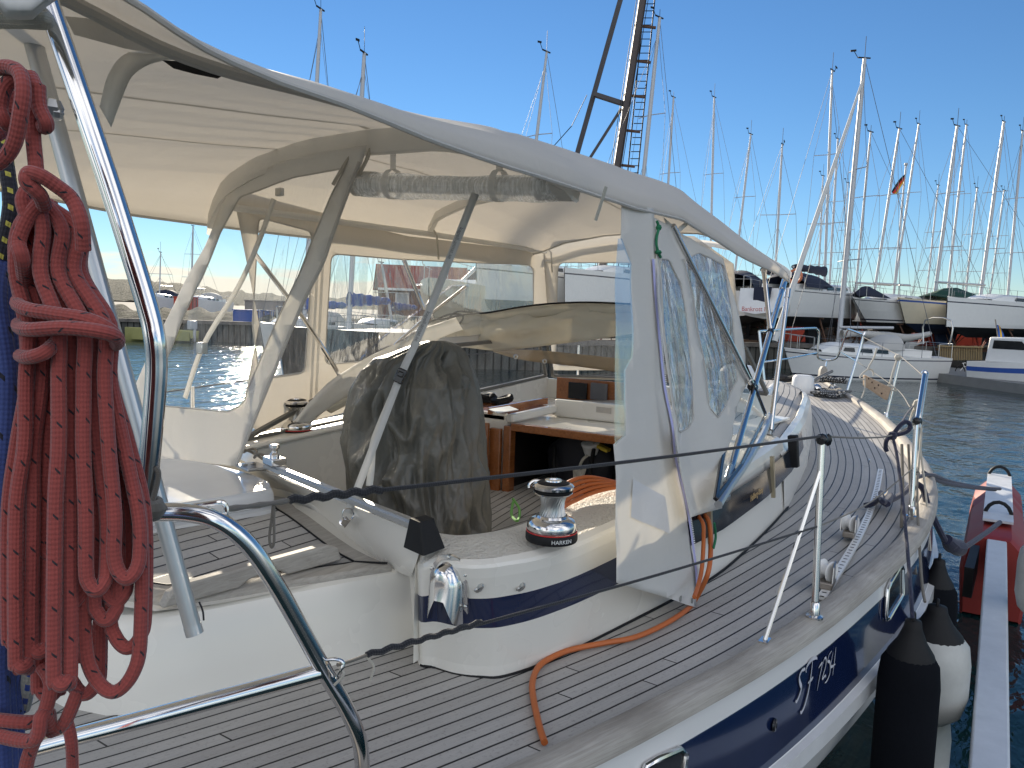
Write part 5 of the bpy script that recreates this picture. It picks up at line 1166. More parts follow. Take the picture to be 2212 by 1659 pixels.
# folded sprayhood canvas over the windscreen
fold = thing('folded_sprayhood', PX(1100, 730, 4.1), 'folded khaki sprayhood canvas drooping over the windscreen with black piping', 'canvas')
def sheet(name, up_, lo_, fpl, mat, parent, nv=8, bulge=.06, sd=0, wr_=.02):
    U = smooth([fpl(*p) for p in up_], 6); Lw = smooth([fpl(*p) for p in lo_], 6); rows = []
    for j in range(nv+1):
        f = j/nv; rows.append([lerp(a, b, f)-FWD*(bulge*math.sin(math.pi*f)+wr_*noise.noise(Vector((i*.16+sd, f*3.2+i*.08, sd)))+wr_*.5*noise.noise(Vector((i*.4, f*6-i*.3, sd+3)))) for i, (a, b) in enumerate(zip(U, Lw))])
    return MB().grid(rows).build(name, mat, parent, solid=.002, sm=180)
fx = lambda px, py: PX(px, py, interp(px, [900, 1000, 1400], [3.95, 4.2, 4.45]))
sheet('main_fold', [(900, 722), (935, 692), (1000, 682), (1060, 677), (1130, 666), (1200, 659), (1280, 657), (1400, 664)], [(898, 742), (935, 742), (1000, 750), (1060, 757), (1120, 754), (1200, 744), (1290, 733), (1400, 716)], fx, cloth_band, fold, 12, .07, 2, .06)
sheet('upper_fold', [(935, 690), (1000, 681), (1130, 665), (1200, 658), (1280, 656), (1400, 662)], [(940, 712), (1000, 708), (1130, 690), (1200, 684), (1280, 684), (1400, 690)], lambda px, py: fx(px, py)-FWD*.03, cloth_band, fold, 6, .02, 8, .01)
sheet('side_fold', [(636, 908), (665, 872), (720, 818), (800, 768), (870, 735), (905, 712), (985, 686)], [(672, 915), (715, 878), (770, 846), (830, 812), (890, 772), (935, 738), (1000, 712)], lambda px, py: PY(px, py, 2.86), cloth_side, fold, 8, .05, 5, .03)
sheet('under_fold', [(700, 880), (770, 842), (830, 808), (885, 770), (925, 745)], [(715, 893), (800, 850), (855, 822), (905, 785), (940, 758)], lambda px, py: PY(px, py, 2.9), cloth_band, fold, 5, .02, 7, .01)
sheet('lower_strip', [(1062, 755), (1150, 756), (1250, 765), (1390, 780)], [(1066, 760), (1130, 778), (1250, 792), (1390, 812)], lambda px, py: PX(px, py, 4.75), canvas('brown_canvas', (.4, .33, .24), .35), fold, 5, .02, 3, .02)
mb = MB(); mb.tube([fx(*q)-FWD*.05 for q in ((912, 712), (935, 694), (962, 690), (1000, 682), (1060, 676), (1130, 664), (1200, 657), (1280, 655), (1400, 661))], .006, 8, n=6); mb.build('piping', black, fold)
mb = MB(); mb.tube([fx(*q)-FWD*.09 for q in ((900, 735), (918, 706), (948, 692), (972, 682), (996, 682), (1002, 690), (990, 706), (978, 713), (968, 704), (972, 690), (990, 676), (1022, 678))], .006, 8, n=6); mb.build('piping', black, fold)
mb = MB()
for q, X in (((1114, 771), 4.7), ((1176, 781), 4.7), ((901, 716), 3.9), ((848, 812), None)):
    p = PX(*q, X) if X else PY(*q, 2.85); mb.lathe([(.018, 0), (.014, .006), (.009, .004), (.008, -.002)], p-FWD*.05, -FWD, 12)
mb.build('eyelet', steel_d, fold)
# clutter in the companionway
bp = thing('backpack', PX(1255, 1020, 4.0), 'black backpack lying in the companionway under a white tub', 'backpack'); c0_ = PX(1258, 1010, 4.02)
mb = MB(); rows = []
for i in range(13):
    f = i/12; zz_ = lerp(-.28, .2, f); rx = .22*math.sin(math.pi*min(1, .35+.65*(1-f)))**.5*(1 if f < .8 else 1-(f-.8)*3); rows.append([c0_+Vector((math.cos(a)*.12*(1.1-f*.4), math.sin(a)*max(.03, rx)+f*.02, zz_))+Vector((0, .015*noise.noise(Vector((a*2, f*5, 0))), 0)) for a in [2*math.pi*k/22 for k in range(23)]])
mb.grid(rows); mb.add(rows[-1], [tuple(range(23))]); mb.build('bag_body', M('black_nylon', (.012, .013, .02), .7, bump=.4, bs=40), bp, sm=180)
mb = MB(); mb.tube([c0_+Vector(q) for q in ((-.1, .14, .12), (-.16, .1, .0), (-.15, .08, -.15), (-.1, .1, -.25))], .012, 6, n=5); mb.tube([c0_+Vector(q) for q in ((-.1, -.12, .14), (-.17, -.14, 0), (-.13, -.15, -.2))], .012, 6, n=5); mb.build('shoulder_strap', black, bp)
tag(MB().lathe([(.042, -.05), (.05, 0), (.052, .002), (.053, .016), (.047, .02), (0, .02)], PX(1276, 958, 3.95)+Vector((0, 0, -.01)), (-.3, 0, 1)).build('plastic_tub', white), 'small white plastic tub with lid on top of the black backpack', 'tub')
tag(MB().box(PX(1300, 966, 3.96), (.06, .1, .02), Matrix.Rotation(.3, 3, 'X')).build('yellow_cloth', M('yellow_cloth', (.55, .4, .04), .8), bevel=.006), 'folded yellow cloth beside the white tub in the companionway', 'cloth')
mb = MB(); c = PX(1250, 1030, 3.85)
mb.tube([c+Vector((.012*math.sin(k*1.7), .03*math.sin(k*.9), .05*math.cos(k*1.3)-.0)) for k in range(26)], .011, 8, n=4)
mb.tube([c+Vector((0, 0, .05)), c+Vector((0, -.02, .1)), c+Vector((0, -.05, .13))], .008, 6, n=4); mb.tube([c, c+Vector((0, .04, -.03)), PX(1225, 1050, 3.8)], .011, 8, n=4)
tag(mb.build('knotted_rope', rope_white), 'thick pale rope tied in a knot in front of the black backpack', 'rope')
mb = MB(); c = PX(1063, 868, 4.1); mb.tube([c+Vector((.05*math.sin(k*2.2), .13*math.cos(k*1.1), .02+.02*math.sin(k*3))) for k in range(14)], .022, 7, n=5)
tag(mb.build('dark_strap_pile', black), 'black straps heaped on the wooden shelf by the companionway', 'strap')
tag(MB().prism([PZ(1055, 885, 1.77), PZ(1100, 878, 1.77), PZ(1120, 886, 1.77), PZ(1075, 893, 1.77)], (0, 0, .004)).build('paper_sheet', white), 'white sheet of paper on the shelf beside the black straps', 'paper')
mb = MB(); c = PZ(1100, 1102, 1.3); mb.tube([PZ(1108, 1078, 1.38), PZ(1122, 1100, 1.36), PZ(1118, 1125, 1.36), PZ(1105, 1112, 1.36), PZ(1108, 1085, 1.37)], .007, 6, n=5)
tag(mb.build('lime_cord', M('lime_cord', (.2, .5, .12), .6)), 'loop of lime green cord at the foot of the companionway', 'cord')
# orange cable
dk = lambda px, py: deckpt(px, py)+Vector((0, 0, .014))
ocz = [(1176, 1615), (1165, 1580), (1152, 1520), (1150, 1482), (1163, 1450), (1190, 1430), (1235, 1412), (1304, 1398), (1368, 1386), (1425, 1362), (1474, 1332), (1500, 1305)]
mb = MB(); P_ = [dk(*q) for q in ocz]; P_ += [PY(1530, 1235, .88), PY(1535, 1165, .93), PY(1528, 1120, .97), PY(1500, 1100, 1.1)]
mb.tube(P_, .0095, 10, n=8); mb.tube([PY(1500, 1290, .86)+Vector((0, 0, 0)), PY(1515, 1235, .9), PY(1520, 1160, .94), PY(1516, 1125, .97), PY(1490, 1100, 1.1)], .008, 8, n=8)
for k in range(5):
    o_ = k*.012; mb.tube([PZ(1205, 1108, 1.665)+Vector((0, o_*.6, .01+o_*.3)), PZ(1240, 1088, 1.66)+Vector((0, o_, .01+o_)), PZ(1290, 1070, 1.665)+Vector((0, o_, .015+o_)), PZ(1360, 1058, 1.67)+Vector((0, o_, .02))], .008, 8, n=6)
tag(mb.build('orange_cable', orange), 'orange electric cable coiled by the winch and running along the side deck', 'cable')
tag(line('green_cord', [PY(1543, 1130, .9), PY(1546, 1160, .9), PY(1541, 1185, .9)], .005, green), 'short green cord end hanging below the side curtain', 'cord')
tag(line('hanging_cord_loop', [PD(590, 1088, 1.42), PD(587, 1120, 1.42), PD(582, 1160, 1.42), PD(586, 1182, 1.42), PD(592, 1170, 1.42), PD(592, 1120, 1.42), PD(592, 1088, 1.42)], .0025, rope_grey), 'thin cord loop hanging from the upper guard line over the trunk', 'cord')
for a_, b_, lb in ((PD(733, 1442, 1.43), (722, 1480), 'frayed cord end by the lower rail bracket'), (PD(790, 1418, 1.49), (800, 1470), 'frayed cord end below the lower guard line splice')):
    e_ = PD(*b_, (a_-CAM).dot(FWD)); tag(line('cord_end', [a_, lerp(a_, e_, .4)+RT*.012, e_], .0025, rope_white), lb, 'cord')
# dark line with loop knot at the middle stanchion, fender lines
kt = 3.9
mb = MB(); mb.tube([PD(*q, kt) for q in ((1928, 941), (1937, 928), (1946, 917), (1957, 911), (1965, 916), (1965, 926), (1956, 934), (1942, 938), (1928, 941), (1916, 950), (1913, 965), (1916, 975))], .011, 8, n=5)
mb.sphere(PD(1928, 941, kt), .024, 0, 8); mb.tube([PD(1928, 941, kt), PD(1940, 1000, 3.75), PD(1957, 1150, 3.35), PD(1968, 1290, 3.0), PD(1971, 1335, 2.95)], .0075, 8, n=4)
mb.tube([PD(1944, 920, kt), PD(1958, 895, 4.1), PD(1972, 878, 4.3)], .006, 6)
tag(mb.build('black_line', rope_navy), 'thick black line knotted in a loop on the guard line above the black fender', 'rope')
mb = MB(); q0 = PD(1978, 900, 4.4)
mb.tube([q0, PD(1992, 1000, 4.3), PD(2003, 1100, 4.2), PD(2010, 1190, 4.15)], .006, 6, n=4); mb.tube([PD(1980, 870, 4.45), PD(1968, 900, 4.45), PD(1966, 915, 4.4), PD(1975, 918, 4.4), PD(1982, 900, 4.4), PD(1985, 880, 4.4)], .006, 6, n=5)
mb.sphere(PD(1983, 876, 4.4), .03, 0, 8, (1, 1, 1.3)); mb.tube([PD(1983, 876, 4.4), PD(1990, 930, 4.35), PD(1985, 1000, 4.3), PD(1978, 1080, 4.3)], .006, 6, n=5)
tag(mb.build('white_line', rope_white), 'pale line tied to the middle stanchion and running down to the rear black fender', 'rope')
mb = MB()
mb.tube([PD(1948, 960, 4.2), PD(1950, 1050, 4.1), PD(1947, 1140, 4.0)], .008, 6, n=4); mb.tube([PD(1962, 960, 4.2), PD(1967, 1060, 4.1), PD(1972, 1150, 3.9), PD(1978, 1240, 3.7)], .007, 6, n=4)
mb.tube([PD(1983, 1010, 4.3), PD(1974, 1030, 4.2), PD(1966, 1036, 4.2), PD(1972, 1022, 4.2), PD(1985, 1022, 4.2), PD(1980, 1050, 4.1), PD(1990, 1240, 3.6), PD(1998, 1300, 3.45)], .007, 6, n=5)
tag(mb.build('grey_line', rope_grey), 'worn grey fender lines hanging down inside the middle stanchion', 'rope')
# fenders
blk = M('black_fender_sock', (.006, .007, .010), .95, var=.2, spec=.12, bump=.4, bs=120, bd=.002); vinylw = M('dirty_white_vinyl', (.5, .5, .47), .45, var=.2, vs=9)
def fender(px, pyt, t_, r, L, m, label, capm=black, tilt=(0, 0, 1), top=.14, sc=(1, 1), eye=True):
    o = PD(px, pyt, t_); T = thing('fender', (o.x, o.y, o.z-L), label, 'fender', 'fenders hanging on the hull side'); a = Vector(tilt).normalized()
    mb = MB(); pr = [(0, -L), (r*.5, -L+.02), (r*.85, -L+.07), (r, -L+.16), (r*1.0, -L*.5), (r, -top-.12), (r*.93, -top-.04), (r*.72, -top), (r*.45, -top+.05)]; mb.lathe(pr, o, a, 32, 0, sc); mb.build('fender_body', m, T, sm=180)
    mb = MB(); mb.lathe([(r*.78, -top-.012), (r*.74, -top+.002), (r*.46, -top+.052), (r*.3, -.04), (r*.26, -.01), (0, 0)], o, a, 24, 0, (sc[0], sc[1])); mb.build('fender_cap', capm, T, sm=180)
    if eye: mb = MB(); mb.tube([o+Vector((.02*math.cos(k), -.0+.0*k, .02*math.sin(k)+.0)) for k in [i*math.pi/5 for i in range(10)]], .007, 6, 0, True); mb.build('fender_eye', capm, T)
    return T
fender(1974, 1335, 3.0, .112, .8, blk, 'nearest fender, in a black cloth sock against the navy hull')
fender(2026, 1305, 3.6, .155, .58, vinylw, 'fat dirty white fender bulging out behind the black sock fender')
fender(2030, 1205, 4.15, .105, .62, blk, 'rear black fender with round eye hanging on the pale line')
fender(1990, 1470, 3.8, .15, .62, vinylw, 'lowest white fender half hidden behind the black sock fender')
# mooring lines
mb = MB(); mb.tube([PD(1972, 1035, 4.6), PD(2010, 1025, 4.9), PD(2050, 1040, 5.3), PD(2110, 1052, 5.8), PD(2160, 1056, 6.2)], .013, 8, n=6); mb.tube([PD(1995, 1020, 4.8), PD(2030, 1040, 5.1), PD(2090, 1052, 5.6), PD(2150, 1058, 6.2)], .013, 8, n=6)
mb.tube([PD(1975, 1042, 4.35), PD(1993, 1055, 4.3), PD(2004, 1090, 4.3), PD(2022, 1130, 4.3), PD(2040, 1165, 4.35), PD(2052, 1180, 4.4)], .017, 8, n=6)
mb.tube([PD(2045, 1165, 4.35), PD(2055, 1178, 4.4), PD(2060, 1182, 4.4), PD(2070, 1183, 4.45), PD(2082, 1187, 4.45)], [.03, .045, .038, .05, .036]*1, 10, n=0); mb.tube([PD(2080, 1185, 4.45), PD(2110, 1165, 4.7), PD(2145, 1140, 5.1), PD(2160, 1128, 5.3)], .015, 8, n=5)
tag(mb.build('mooring_line', rope_navy), 'thick navy mooring lines with a big knot running from the quarter to the red float', 'rope')
mb = MB(); mb.tube([PZ(1868, 1092, 1.32), PZ(1885, 1088, 1.33), PZ(1898, 1078, 1.34), PZ(1915, 1082, 1.36), PZ(1930, 1078, 1.36), PZ(1955, 1062, 1.37), PZ(1972, 1042, 1.40)], .016, 8, n=6); mb.tube([PZ(1903, 1068, 1.35), PZ(1915, 1090, 1.37), PZ(1925, 1070, 1.37), PZ(1908, 1086, 1.38), PZ(1903, 1065, 1.38)], .016, 8, n=6)
tag(mb.build('mooring_line', rope_navy), 'navy line belayed on the midship cleat beside the genoa track', 'rope')
# mooring boom with red float at the right
bm_ = thing('mooring_boom', PZ(2150, 1250, 0), 'long galvanised mooring boom with a red float at its outer end', 'mooring boom'); galv = M('galvanised_steel', (.62, .64, .66), .5, .15, var=.15, vs=8); redf = M('red_float_plastic', (.24, .022, .016), .5, var=.2)
e0, e1 = PZ(2152, 1165, .55), PZ(2128, 1850, .55)
mb = MB(); mb.bar(e0, lerp(e0, e1, 1.6), .135, .2); mb.build('beam', galv, bm_, bevel=.01); mb = MB(); dd_ = (e1-e0).normalized()
for k in (.04, .13): mb.bar(e0+dd_*k+Vector((0, 0, .103)), e0+dd_*(k+.05)+Vector((0, 0, .103)), .135, .01)
mb.build('black_band', black, bm_)
mb = MB(); s_ = Vector((0, 0, 1)).cross(dd_).normalized(); fe = e0-dd_*2.4+s_*.0
fcen = lerp(fe, e0, .5)
sec = [(-.21, -.5), (-.24, -.1), (-.21, .08), (-.1, .2), (.1, .2), (.21, .08), (.24, -.1), (.21, -.5)]
rows = []
for k, sc_k in ((0, .8), (.03, .93), (.1, 1), (.26, 1), (.28, .94), (.32, .94), (.34, 1), (.42, 1), (.44, .94), (.48, .94), (.5, 1), (.95, 1), (1.12, 1.0), (1.14, .9)): rows.append([fe+dd_*2.5*k+s_*a*sc_k+Vector((0, 0, b*sc_k-.08)) for a, b in sec])
mb.grid(rows); mb.add(rows[0], [tuple(range(8))]); mb.add(rows[-1], [tuple(range(8))]); mb.build('float', redf, bm_, sm=25)
mb = MB(); mb.bar(fe+dd_*.1+Vector((0, 0, .17)), e0+dd_*.05+Vector((0, 0, .165)), .22, .02); mb.build('top_plate', galv, bm_)
mb = MB()
for c_ in (fe+dd_*.15, e0-dd_*.25): mb = MB(); mb.tube([c_+s_*math.cos(a)*.1+Vector((0, 0, .14+.13*math.sin(a))) for a in [math.pi*k/8 for k in range(9)]], .016, 8); mb.build('hoop', black, bm_)
mb = MB(); mb.bar(e0+dd_*.55-s_*.14+Vector((0, 0, -.05)), e0+dd_*1.25-s_*.16+Vector((0, 0, -.05)), .06, .22); mb.build('side_bracket', black, bm_)
fender(2262, 1130, 4.6, .13, .6, vinylw, 'white fender of the neighbouring berth at the right edge', eye=False)
# boarding plank hung outside the front stanchion
tb = (s3b-CAM).dot(FWD); bd = thing('fender_board', PD(1895, 850, tb), 'pale wooden fender board tied diagonally to the forward stanchion', 'board')
mb = MB(); q = [(1868, 810), (1874, 808), (1927, 838), (1918, 864), (1912, 864), (1868, 832)]; mb.prism([PD(x, y, tb+.12-(x-1868)/59*.25) for x, y in ((1868, 809), (1927, 838), (1917, 865), (1868, 833))], s_*0+FWD*.045); mb.build('plank', plank_new, bd, bevel=.008)
mb = MB()
for q in ((1884, 826), (1898, 832), (1890, 838), (1905, 850), (1877, 818)): mb.lathe([(.008, -.002), (.008, .001), (0, .0015)], PD(*q, tb+.12-(q[0]-1868)/59*.25-.004), -FWD, 8)
mb.build('knot_hole', black, bd)
mb = MB(); mb.tube([PD(*q, tb+.05) for q in ((1894, 752), (1888, 772), (1878, 790), (1875, 797), (1864, 806), (1858, 815), (1862, 819), (1868, 819))], .008, 6, n=5); mb.tube([PD(*q, tb+.05) for q in ((1874, 796), (1885, 800), (1887, 812))], .007, 6, n=5); mb.tube([PD(*q, tb+.05) for q in ((1868, 815), (1868, 840), (1861, 860))], .006, 6, n=5)
mb.tube([PD(*q, tb-.15) for q in ((1918, 832), (1930, 836), (1936, 845), (1925, 842))], .007, 6, n=5); mb.tube([PD(*q, tb-.05) for q in ((1940, 770), (1930, 800), (1922, 830))], .009, 6, n=4); mb.sphere(PD(1940, 772, tb-.05), .035, 0, 8); mb.build('lashing', rope_white, bd)
# foredeck ropes
mb = MB(); c = PZ(1795, 853, dz(9, 1.6)+.03)
mb.tube([c+Vector((.28*math.cos(k*2.3)+.05*math.sin(k), .16*math.sin(k*1.9), .02+.02*math.sin(k*5))) for k in range(22)], .017, 6, n=5); tag(mb.build('rope_pile', rope_bw), 'heap of black and white mooring rope on the foredeck', 'rope')
mb = MB(); c = PZ(1800, 830, 1.58); mb.tube([c+Vector((.1*math.cos(k*2.1), .14*math.sin(k*1.3), .05+.03*math.sin(k*4))) for k in range(16)], .018, 6, n=5); mb.tube([c, PZ(1790, 842, 1.5), PZ(1797, 853, 1.42)], .018, 6, n=4); tag(mb.build('belayed_rope', rope_bw), 'black and white rope wound round the bow cleat', 'rope')
mb = MB(); mb.tube([PD(1797, 802, tB-.1), PD(1770, 815, tB-.5), PD(1742, 832, tB-1.1)], .02, 8, n=4); tag(mb.build('anchor_rope', rope_bw), 'black and white twisted rope from the bow roller to the windlass', 'rope')
mb = MB(); c = PZ(1715, 822, 1.6); mb.tube([c+Vector((.12*math.cos(k*2.7), .22*math.sin(k*1.7), .02+.03*math.sin(k*4))) for k in range(14)], .02, 6, n=5); tag(mb.build('black_rope_bundle', rope_black), 'bundle of black rope on the port bow rail', 'rope')
mb = MB(); mb.prism([PZ(*q, dz(8, 2)+.02) for q in ((1600, 866), (1700, 858), (1748, 848), (1660, 846), (1600, 850))], (0, 0, .02)); 
# ---- stern arch tube, grey pole, ropes in the left foreground
mb = MB(); q = [(62, -120, 1.06), (112, 30, 1.06), (180, 230, 1.06), (250, 440, 1.07), (318, 660, 1.08), (334, 730, 1.08), (338, 780, 1.085), (336, 840, 1.09), (326, 960, 1.1), (314, 1090, 1.12)]
arch = thing('stern_arch', PD(314, 1100, 1.12), 'bent polished steel arch tube standing on the stern rail beside the red rope', 'steel arch'); mb.tube([PD(*p) for p in q], .0145, 20, n=6); mb.build('arch_tube', steel, arch)
mb = MB(); mb.tube([PD(112, 235, 1.07), PD(80, 215, 1.1), PD(20, 200, 1.15)], .011, 10); mb.sphere(PD(112, 235, 1.055), .016, 0, 8); mb.sphere(PD(122, 245, 1.055), .01, 0, 8); mb.build('side_brace', steel_d, arch)
mb = MB()
for k in range(7): mb.tube([PD(314, 1085+k*5, 1.12)+RT*.02*math.cos(a)+FWD*.02*math.sin(a)+UP*.003*math.sin(a+k) for a in [2*math.pi*j/12 for j in range(12)]], .0042, 6, 0, True)
mb.tube([PD(*q) for q in ((335, 1010, 1.1), (342, 1022, 1.1), (338, 1050, 1.1), (330, 1080, 1.1))], .004, 6, n=4); mb.sphere(PD(330, 1100, 1.1), .017, 0, 8, (1.3, 1, .8))
tag(mb.build('rope_lashing', rope_grey), 'grey cord lashing tying the arch tube to the stern rail', 'rope')
mb = MB(); mb.tube([PD(20, -100, 1.5), PD(420, 1368, 1.62)], .0175, 20); mb.tube([PD(415, 1350, 1.619), PD(421, 1370, 1.62)], .0182, 20)
tag(mb.build('aluminium_pole', alu), 'straight grey aluminium pole hanging diagonally behind the steel arch tube', 'pole')
tag(line('thin_black_cord', [PD(430, 1300, 1.6), PD(438, 1320, 1.6), PD(440, 1340, 1.6)], .002, rope_black), 'thin black cord end beside the foot of the aluminium pole', 'cord')
mb = MB(); mb.tube([PD(*q) for q in ((-60, 34, 1.0), (0, 36, 1.0), (60, 38, .99), (98, 38, .985), (104, 46, 1.0), (95, 52, 1.02), (40, 50, 1.04), (-60, 50, 1.04))], .0075, 10, n=5)
tag(mb.build('white_rope_loop', rope_white), 'white braided rope loop round the top of the arch tube', 'rope')
mb = MB(); rows = []
for i in range(9): rows.append([PD(-60+i*26, -70+(30+18*math.sin(i/8*3.1)+(22 if 2 < i < 6 else 0)-(12 if i > 6 else 0)+40)*j/6, .98+.03*math.sin(j)) for j in range(7)])
mb.grid(rows); tag(mb.build('white_canvas_fold', cloth_side, solid=.002, sm=180), 'corner of white canvas at the top left above the arch tube', 'canvas')
# grey fabric strap under the roof
gs = MB(); gs.grid([[PD(*a), PD(*b)] for a, b in (((250, 445, 1.75)[:3], (200, 465, 1.75)), ((225, 250, 1.75), (268, 270, 1.75)) if False else ((212, 215, 1.75), (238, 280, 1.75)))]) if False else None
mb = MB(); A_ = [(215, 230, 1.5), (232, 165, 1.5), (262, 122, 1.5), (305, 108, 1.5), (372, 115, 1.48)]; B_ = [(240, 275, 1.5), (262, 215, 1.5), (285, 165, 1.5), (325, 138, 1.5), (375, 128, 1.48)]
mb.grid([smooth([PD(*p) for p in A_], 5), smooth([PD(*p) for p in B_], 5)]); w1 = mb.build('roof_webbing', cloth_side, tent, solid=.001)
mb = MB(); mb.add([PD(*p) for p in ((350, 130, 1.46), (385, 132, 1.46), (430, 140, 1.46), (478, 152, 1.45), (487, 160, 1.45), (470, 170, 1.45), (420, 160, 1.46), (375, 148, 1.46))], [tuple(range(8))]); mb.build('dark_opening', black, tent)
mb = MB(); mb.grid([[PD(*a), PD(*b)] for a, b in (((140, 35, 1.3), (160, 75, 1.3)), ((260, 45, 1.35), (270, 105, 1.38)), ((430, 120, 1.44), (405, 128, 1.45)))]); mb.build('roof_webbing', cloth_seam, tent)
# red rope coil hanging in the left foreground
coil = thing('red_rope_coil', PD(120, 1500, .85), 'big coil of faded red braided rope hanging on the stern rail', 'rope coil')
rr_ = .0079
def rope_path(pts, dep): return [PD(x, y, dep+(z if z else 0)) for x, y, z in pts]
rnd2 = random.Random(3)
loops = [(36, 60, 1442, .0), (70, 100, 1410, .015), (92, 130, 1200, .03), (118, 150, 1480, -.02), (140, 176, 1300, .01), (165, 205, 1330, .03), (188, 228, 1275, -.01), (205, 252, 1340, .02), (228, 272, 1300, .03), (248, 300, 1250, .0), (185, 302, 1495, .02), (20, 52, 1395, .03), (84, 128, 1505, .05), (160, 214, 1390, .055), (240, 312, 1400, .035), (150, 215, 1500, .045), (60, 150, 1350, .06), (100, 230, 1420, .07), (45, 90, 1300, .05), (125, 260, 1380, .06), (205, 290, 1180, .05)]
mats_ = rope_red
for li, (xa, xb, yb, dz_) in enumerate(loops):
    w_ = (xb-xa)/2; cx = (xa+xb)/2; dep = .86+dz_*1.0
    wa = lerp(62, 232, (xa-36)/220); wb = wa+rnd2.uniform(12, 26); wa = max(55, min(225, wa)); wb = max(70, min(238, wb))
    ta = lerp(40, 175, (wa-55)/180); tb2 = ta+rnd2.uniform(6, 18)
    j = lambda s: rnd2.uniform(-s, s)
    pts = [(80+j(14), 432+j(6), dz_*.3), (ta, 500+j(10), 0), (ta-6+j(5), 590, 0), (wa, 700, 0), (wa+j(6), 820, 0), (lerp(wa, xa, .5)+j(6), 960, 0), (xa+j(3), 1110, 0), (xa-2, yb-w_*2.2, 0), (xa+w_*.25, yb-w_*.7, 0), (cx, yb, 0), (xb-w_*.25, yb-w_*.7, .005), (xb+2, yb-w_*2.2, .012), (xb+j(3), 1110, .018), (lerp(wb, xb, .5)+j(6), 960, .02), (wb+j(5), 820, .02), (wb, 700, .02), (tb2+j(4), 590, .02), (tb2, 500, .02), (95+j(14), 440, .02)]
    mb = MB(); mb.tube(rope_path(pts, dep), rr_, 12, n=7); mb.build('rope_strand', rope_red, coil, sm=180)
def rstr(pts, dep=.83, mat=rope_red, r=rr_, parent=coil, nm='rope_strand', n=8): mb = MB(); mb.tube(rope_path([(p[0], p[1], p[2] if len(p) > 2 else 0) for p in pts], dep), r, 12, n=n); return mb.build(nm, mat, parent, sm=180)
# wraps round the waist of the coil
rstr([(50, 640, .07), (38, 655, .03), (60, 668, 0), (120, 678, -.01), (190, 690, -.01), (236, 712, 0), (246, 730, .03), (230, 735, .07)], nm='wrap')
rstr([(40, 700, .07), (44, 708, .02), (70, 712, -.015), (140, 708, -.02), (210, 715, -.015), (248, 726, 0), (252, 742, .03), (230, 748, .07)], nm='wrap')
rstr([(120, 740, .02), (95, 762, -.01), (60, 772, 0), (45, 768, .04)], nm='wrap')
rstr([(55, 620, .05), (48, 560, 0), (40, 520, 0), (60, 470, 0), (85, 440, .0)], nm='wrap')
# knots and upper turns
rstr([(95, 445, .01), (85, 420, -.01), (60, 395, -.02), (62, 375, -.02), (85, 378, -.02), (120, 400, -.01), (155, 430, 0), (175, 480, 0), (180, 540, .01)], .82)
rstr([(60, 470, 0), (50, 430, 0), (70, 395, .01), (78, 370, .01), (72, 300, .01), (70, 240, .01), (78, 200, 0), (66, 165, .01)], .83)
rstr([(-40, 360, .02), (0, 350, .01), (30, 310, 0), (45, 240, -.01), (50, 190, -.01), (40, 155, .0), (10, 145, .01), (-40, 160, .02)], .82)
rstr([(82, 185, .0), (85, 230, 0), (100, 265, 0), (95, 275, .01), (78, 262, .02), (72, 235, .03), (66, 200, .03)], .83)
rstr([(60, 165, .0), (30, 170, 0), (10, 190, 0), (0, 230, 0), (8, 260, .0), (24, 270, .02), (28, 240, .03), (20, 200, .03)], .84)
rstr([(-40, 300, 0), (-5, 290, .02), (20, 262, .04), (30, 240, .05)], .85)
rstr([(110, 1570, .02), (90, 1545, .0), (70, 1600, .0), (-40, 1580, .02)], .88); rstr([(120, 1545, .03), (60, 1560, .02), (-40, 1550, .02)], .88)
rstr([(92, 1440, .03), (110, 1480, .02), (90, 1560, .02), (60, 1640, .03), (50, 1720, .04)], .87)
rstr([(145, 1560, 0), (155, 1610, 0), (158, 1720, .02)], 1.15, r=.0085)
rstr([(170, 1490, 0), (140, 1560, 0), (110, 1580, .01)], .9)
# blue coil at the left edge
bc = thing('blue_rope_coil', PD(-10, 1500, .9), 'thick faded blue rope coil at the left edge behind the red rope', 'rope coil')
for k in range(6):
    x = -44+k*13; rstr([(x+10, 560, .01*k), (x, 650, 0), (x+20-abs(k-3)*4, 800, 0), (x+16, 950, 0), (x+5, 1100, 0), (x+8, 1300, 0), (x+4, 1450, 0), (x+14, 1720, 0)], .93+.01*(k % 3), rope_blue, .0115, bc)
rstr([(50, 1180, 0), (56, 1260, 0), (50, 1350, 0), (40, 1430, 0), (30, 1500, 0), (36, 1600, 0), (30, 1720, 0)], .95, rope_blue, .009, bc)
fl_ = thing('flecked_rope', PD(70, 1430, .95), 'short end of white and blue flecked rope below the red coil', 'rope'); rstr([(84, 1340, 0), (80, 1400, 0), (66, 1440, 0), (56, 1500, .01), (50, 1530, .02)], .95, rope_wb, .0085, fl_)
fy = thing('dark_flecked_rope', PD(10, 420, .95), 'black and yellow flecked rope behind the red rope at the left edge', 'rope'); rstr([(-10, 240, 0), (6, 300, 0), (14, 360, 0), (22, 420, 0), (20, 470, 0), (0, 560, 0)], .95, rope_by, .009, fy)
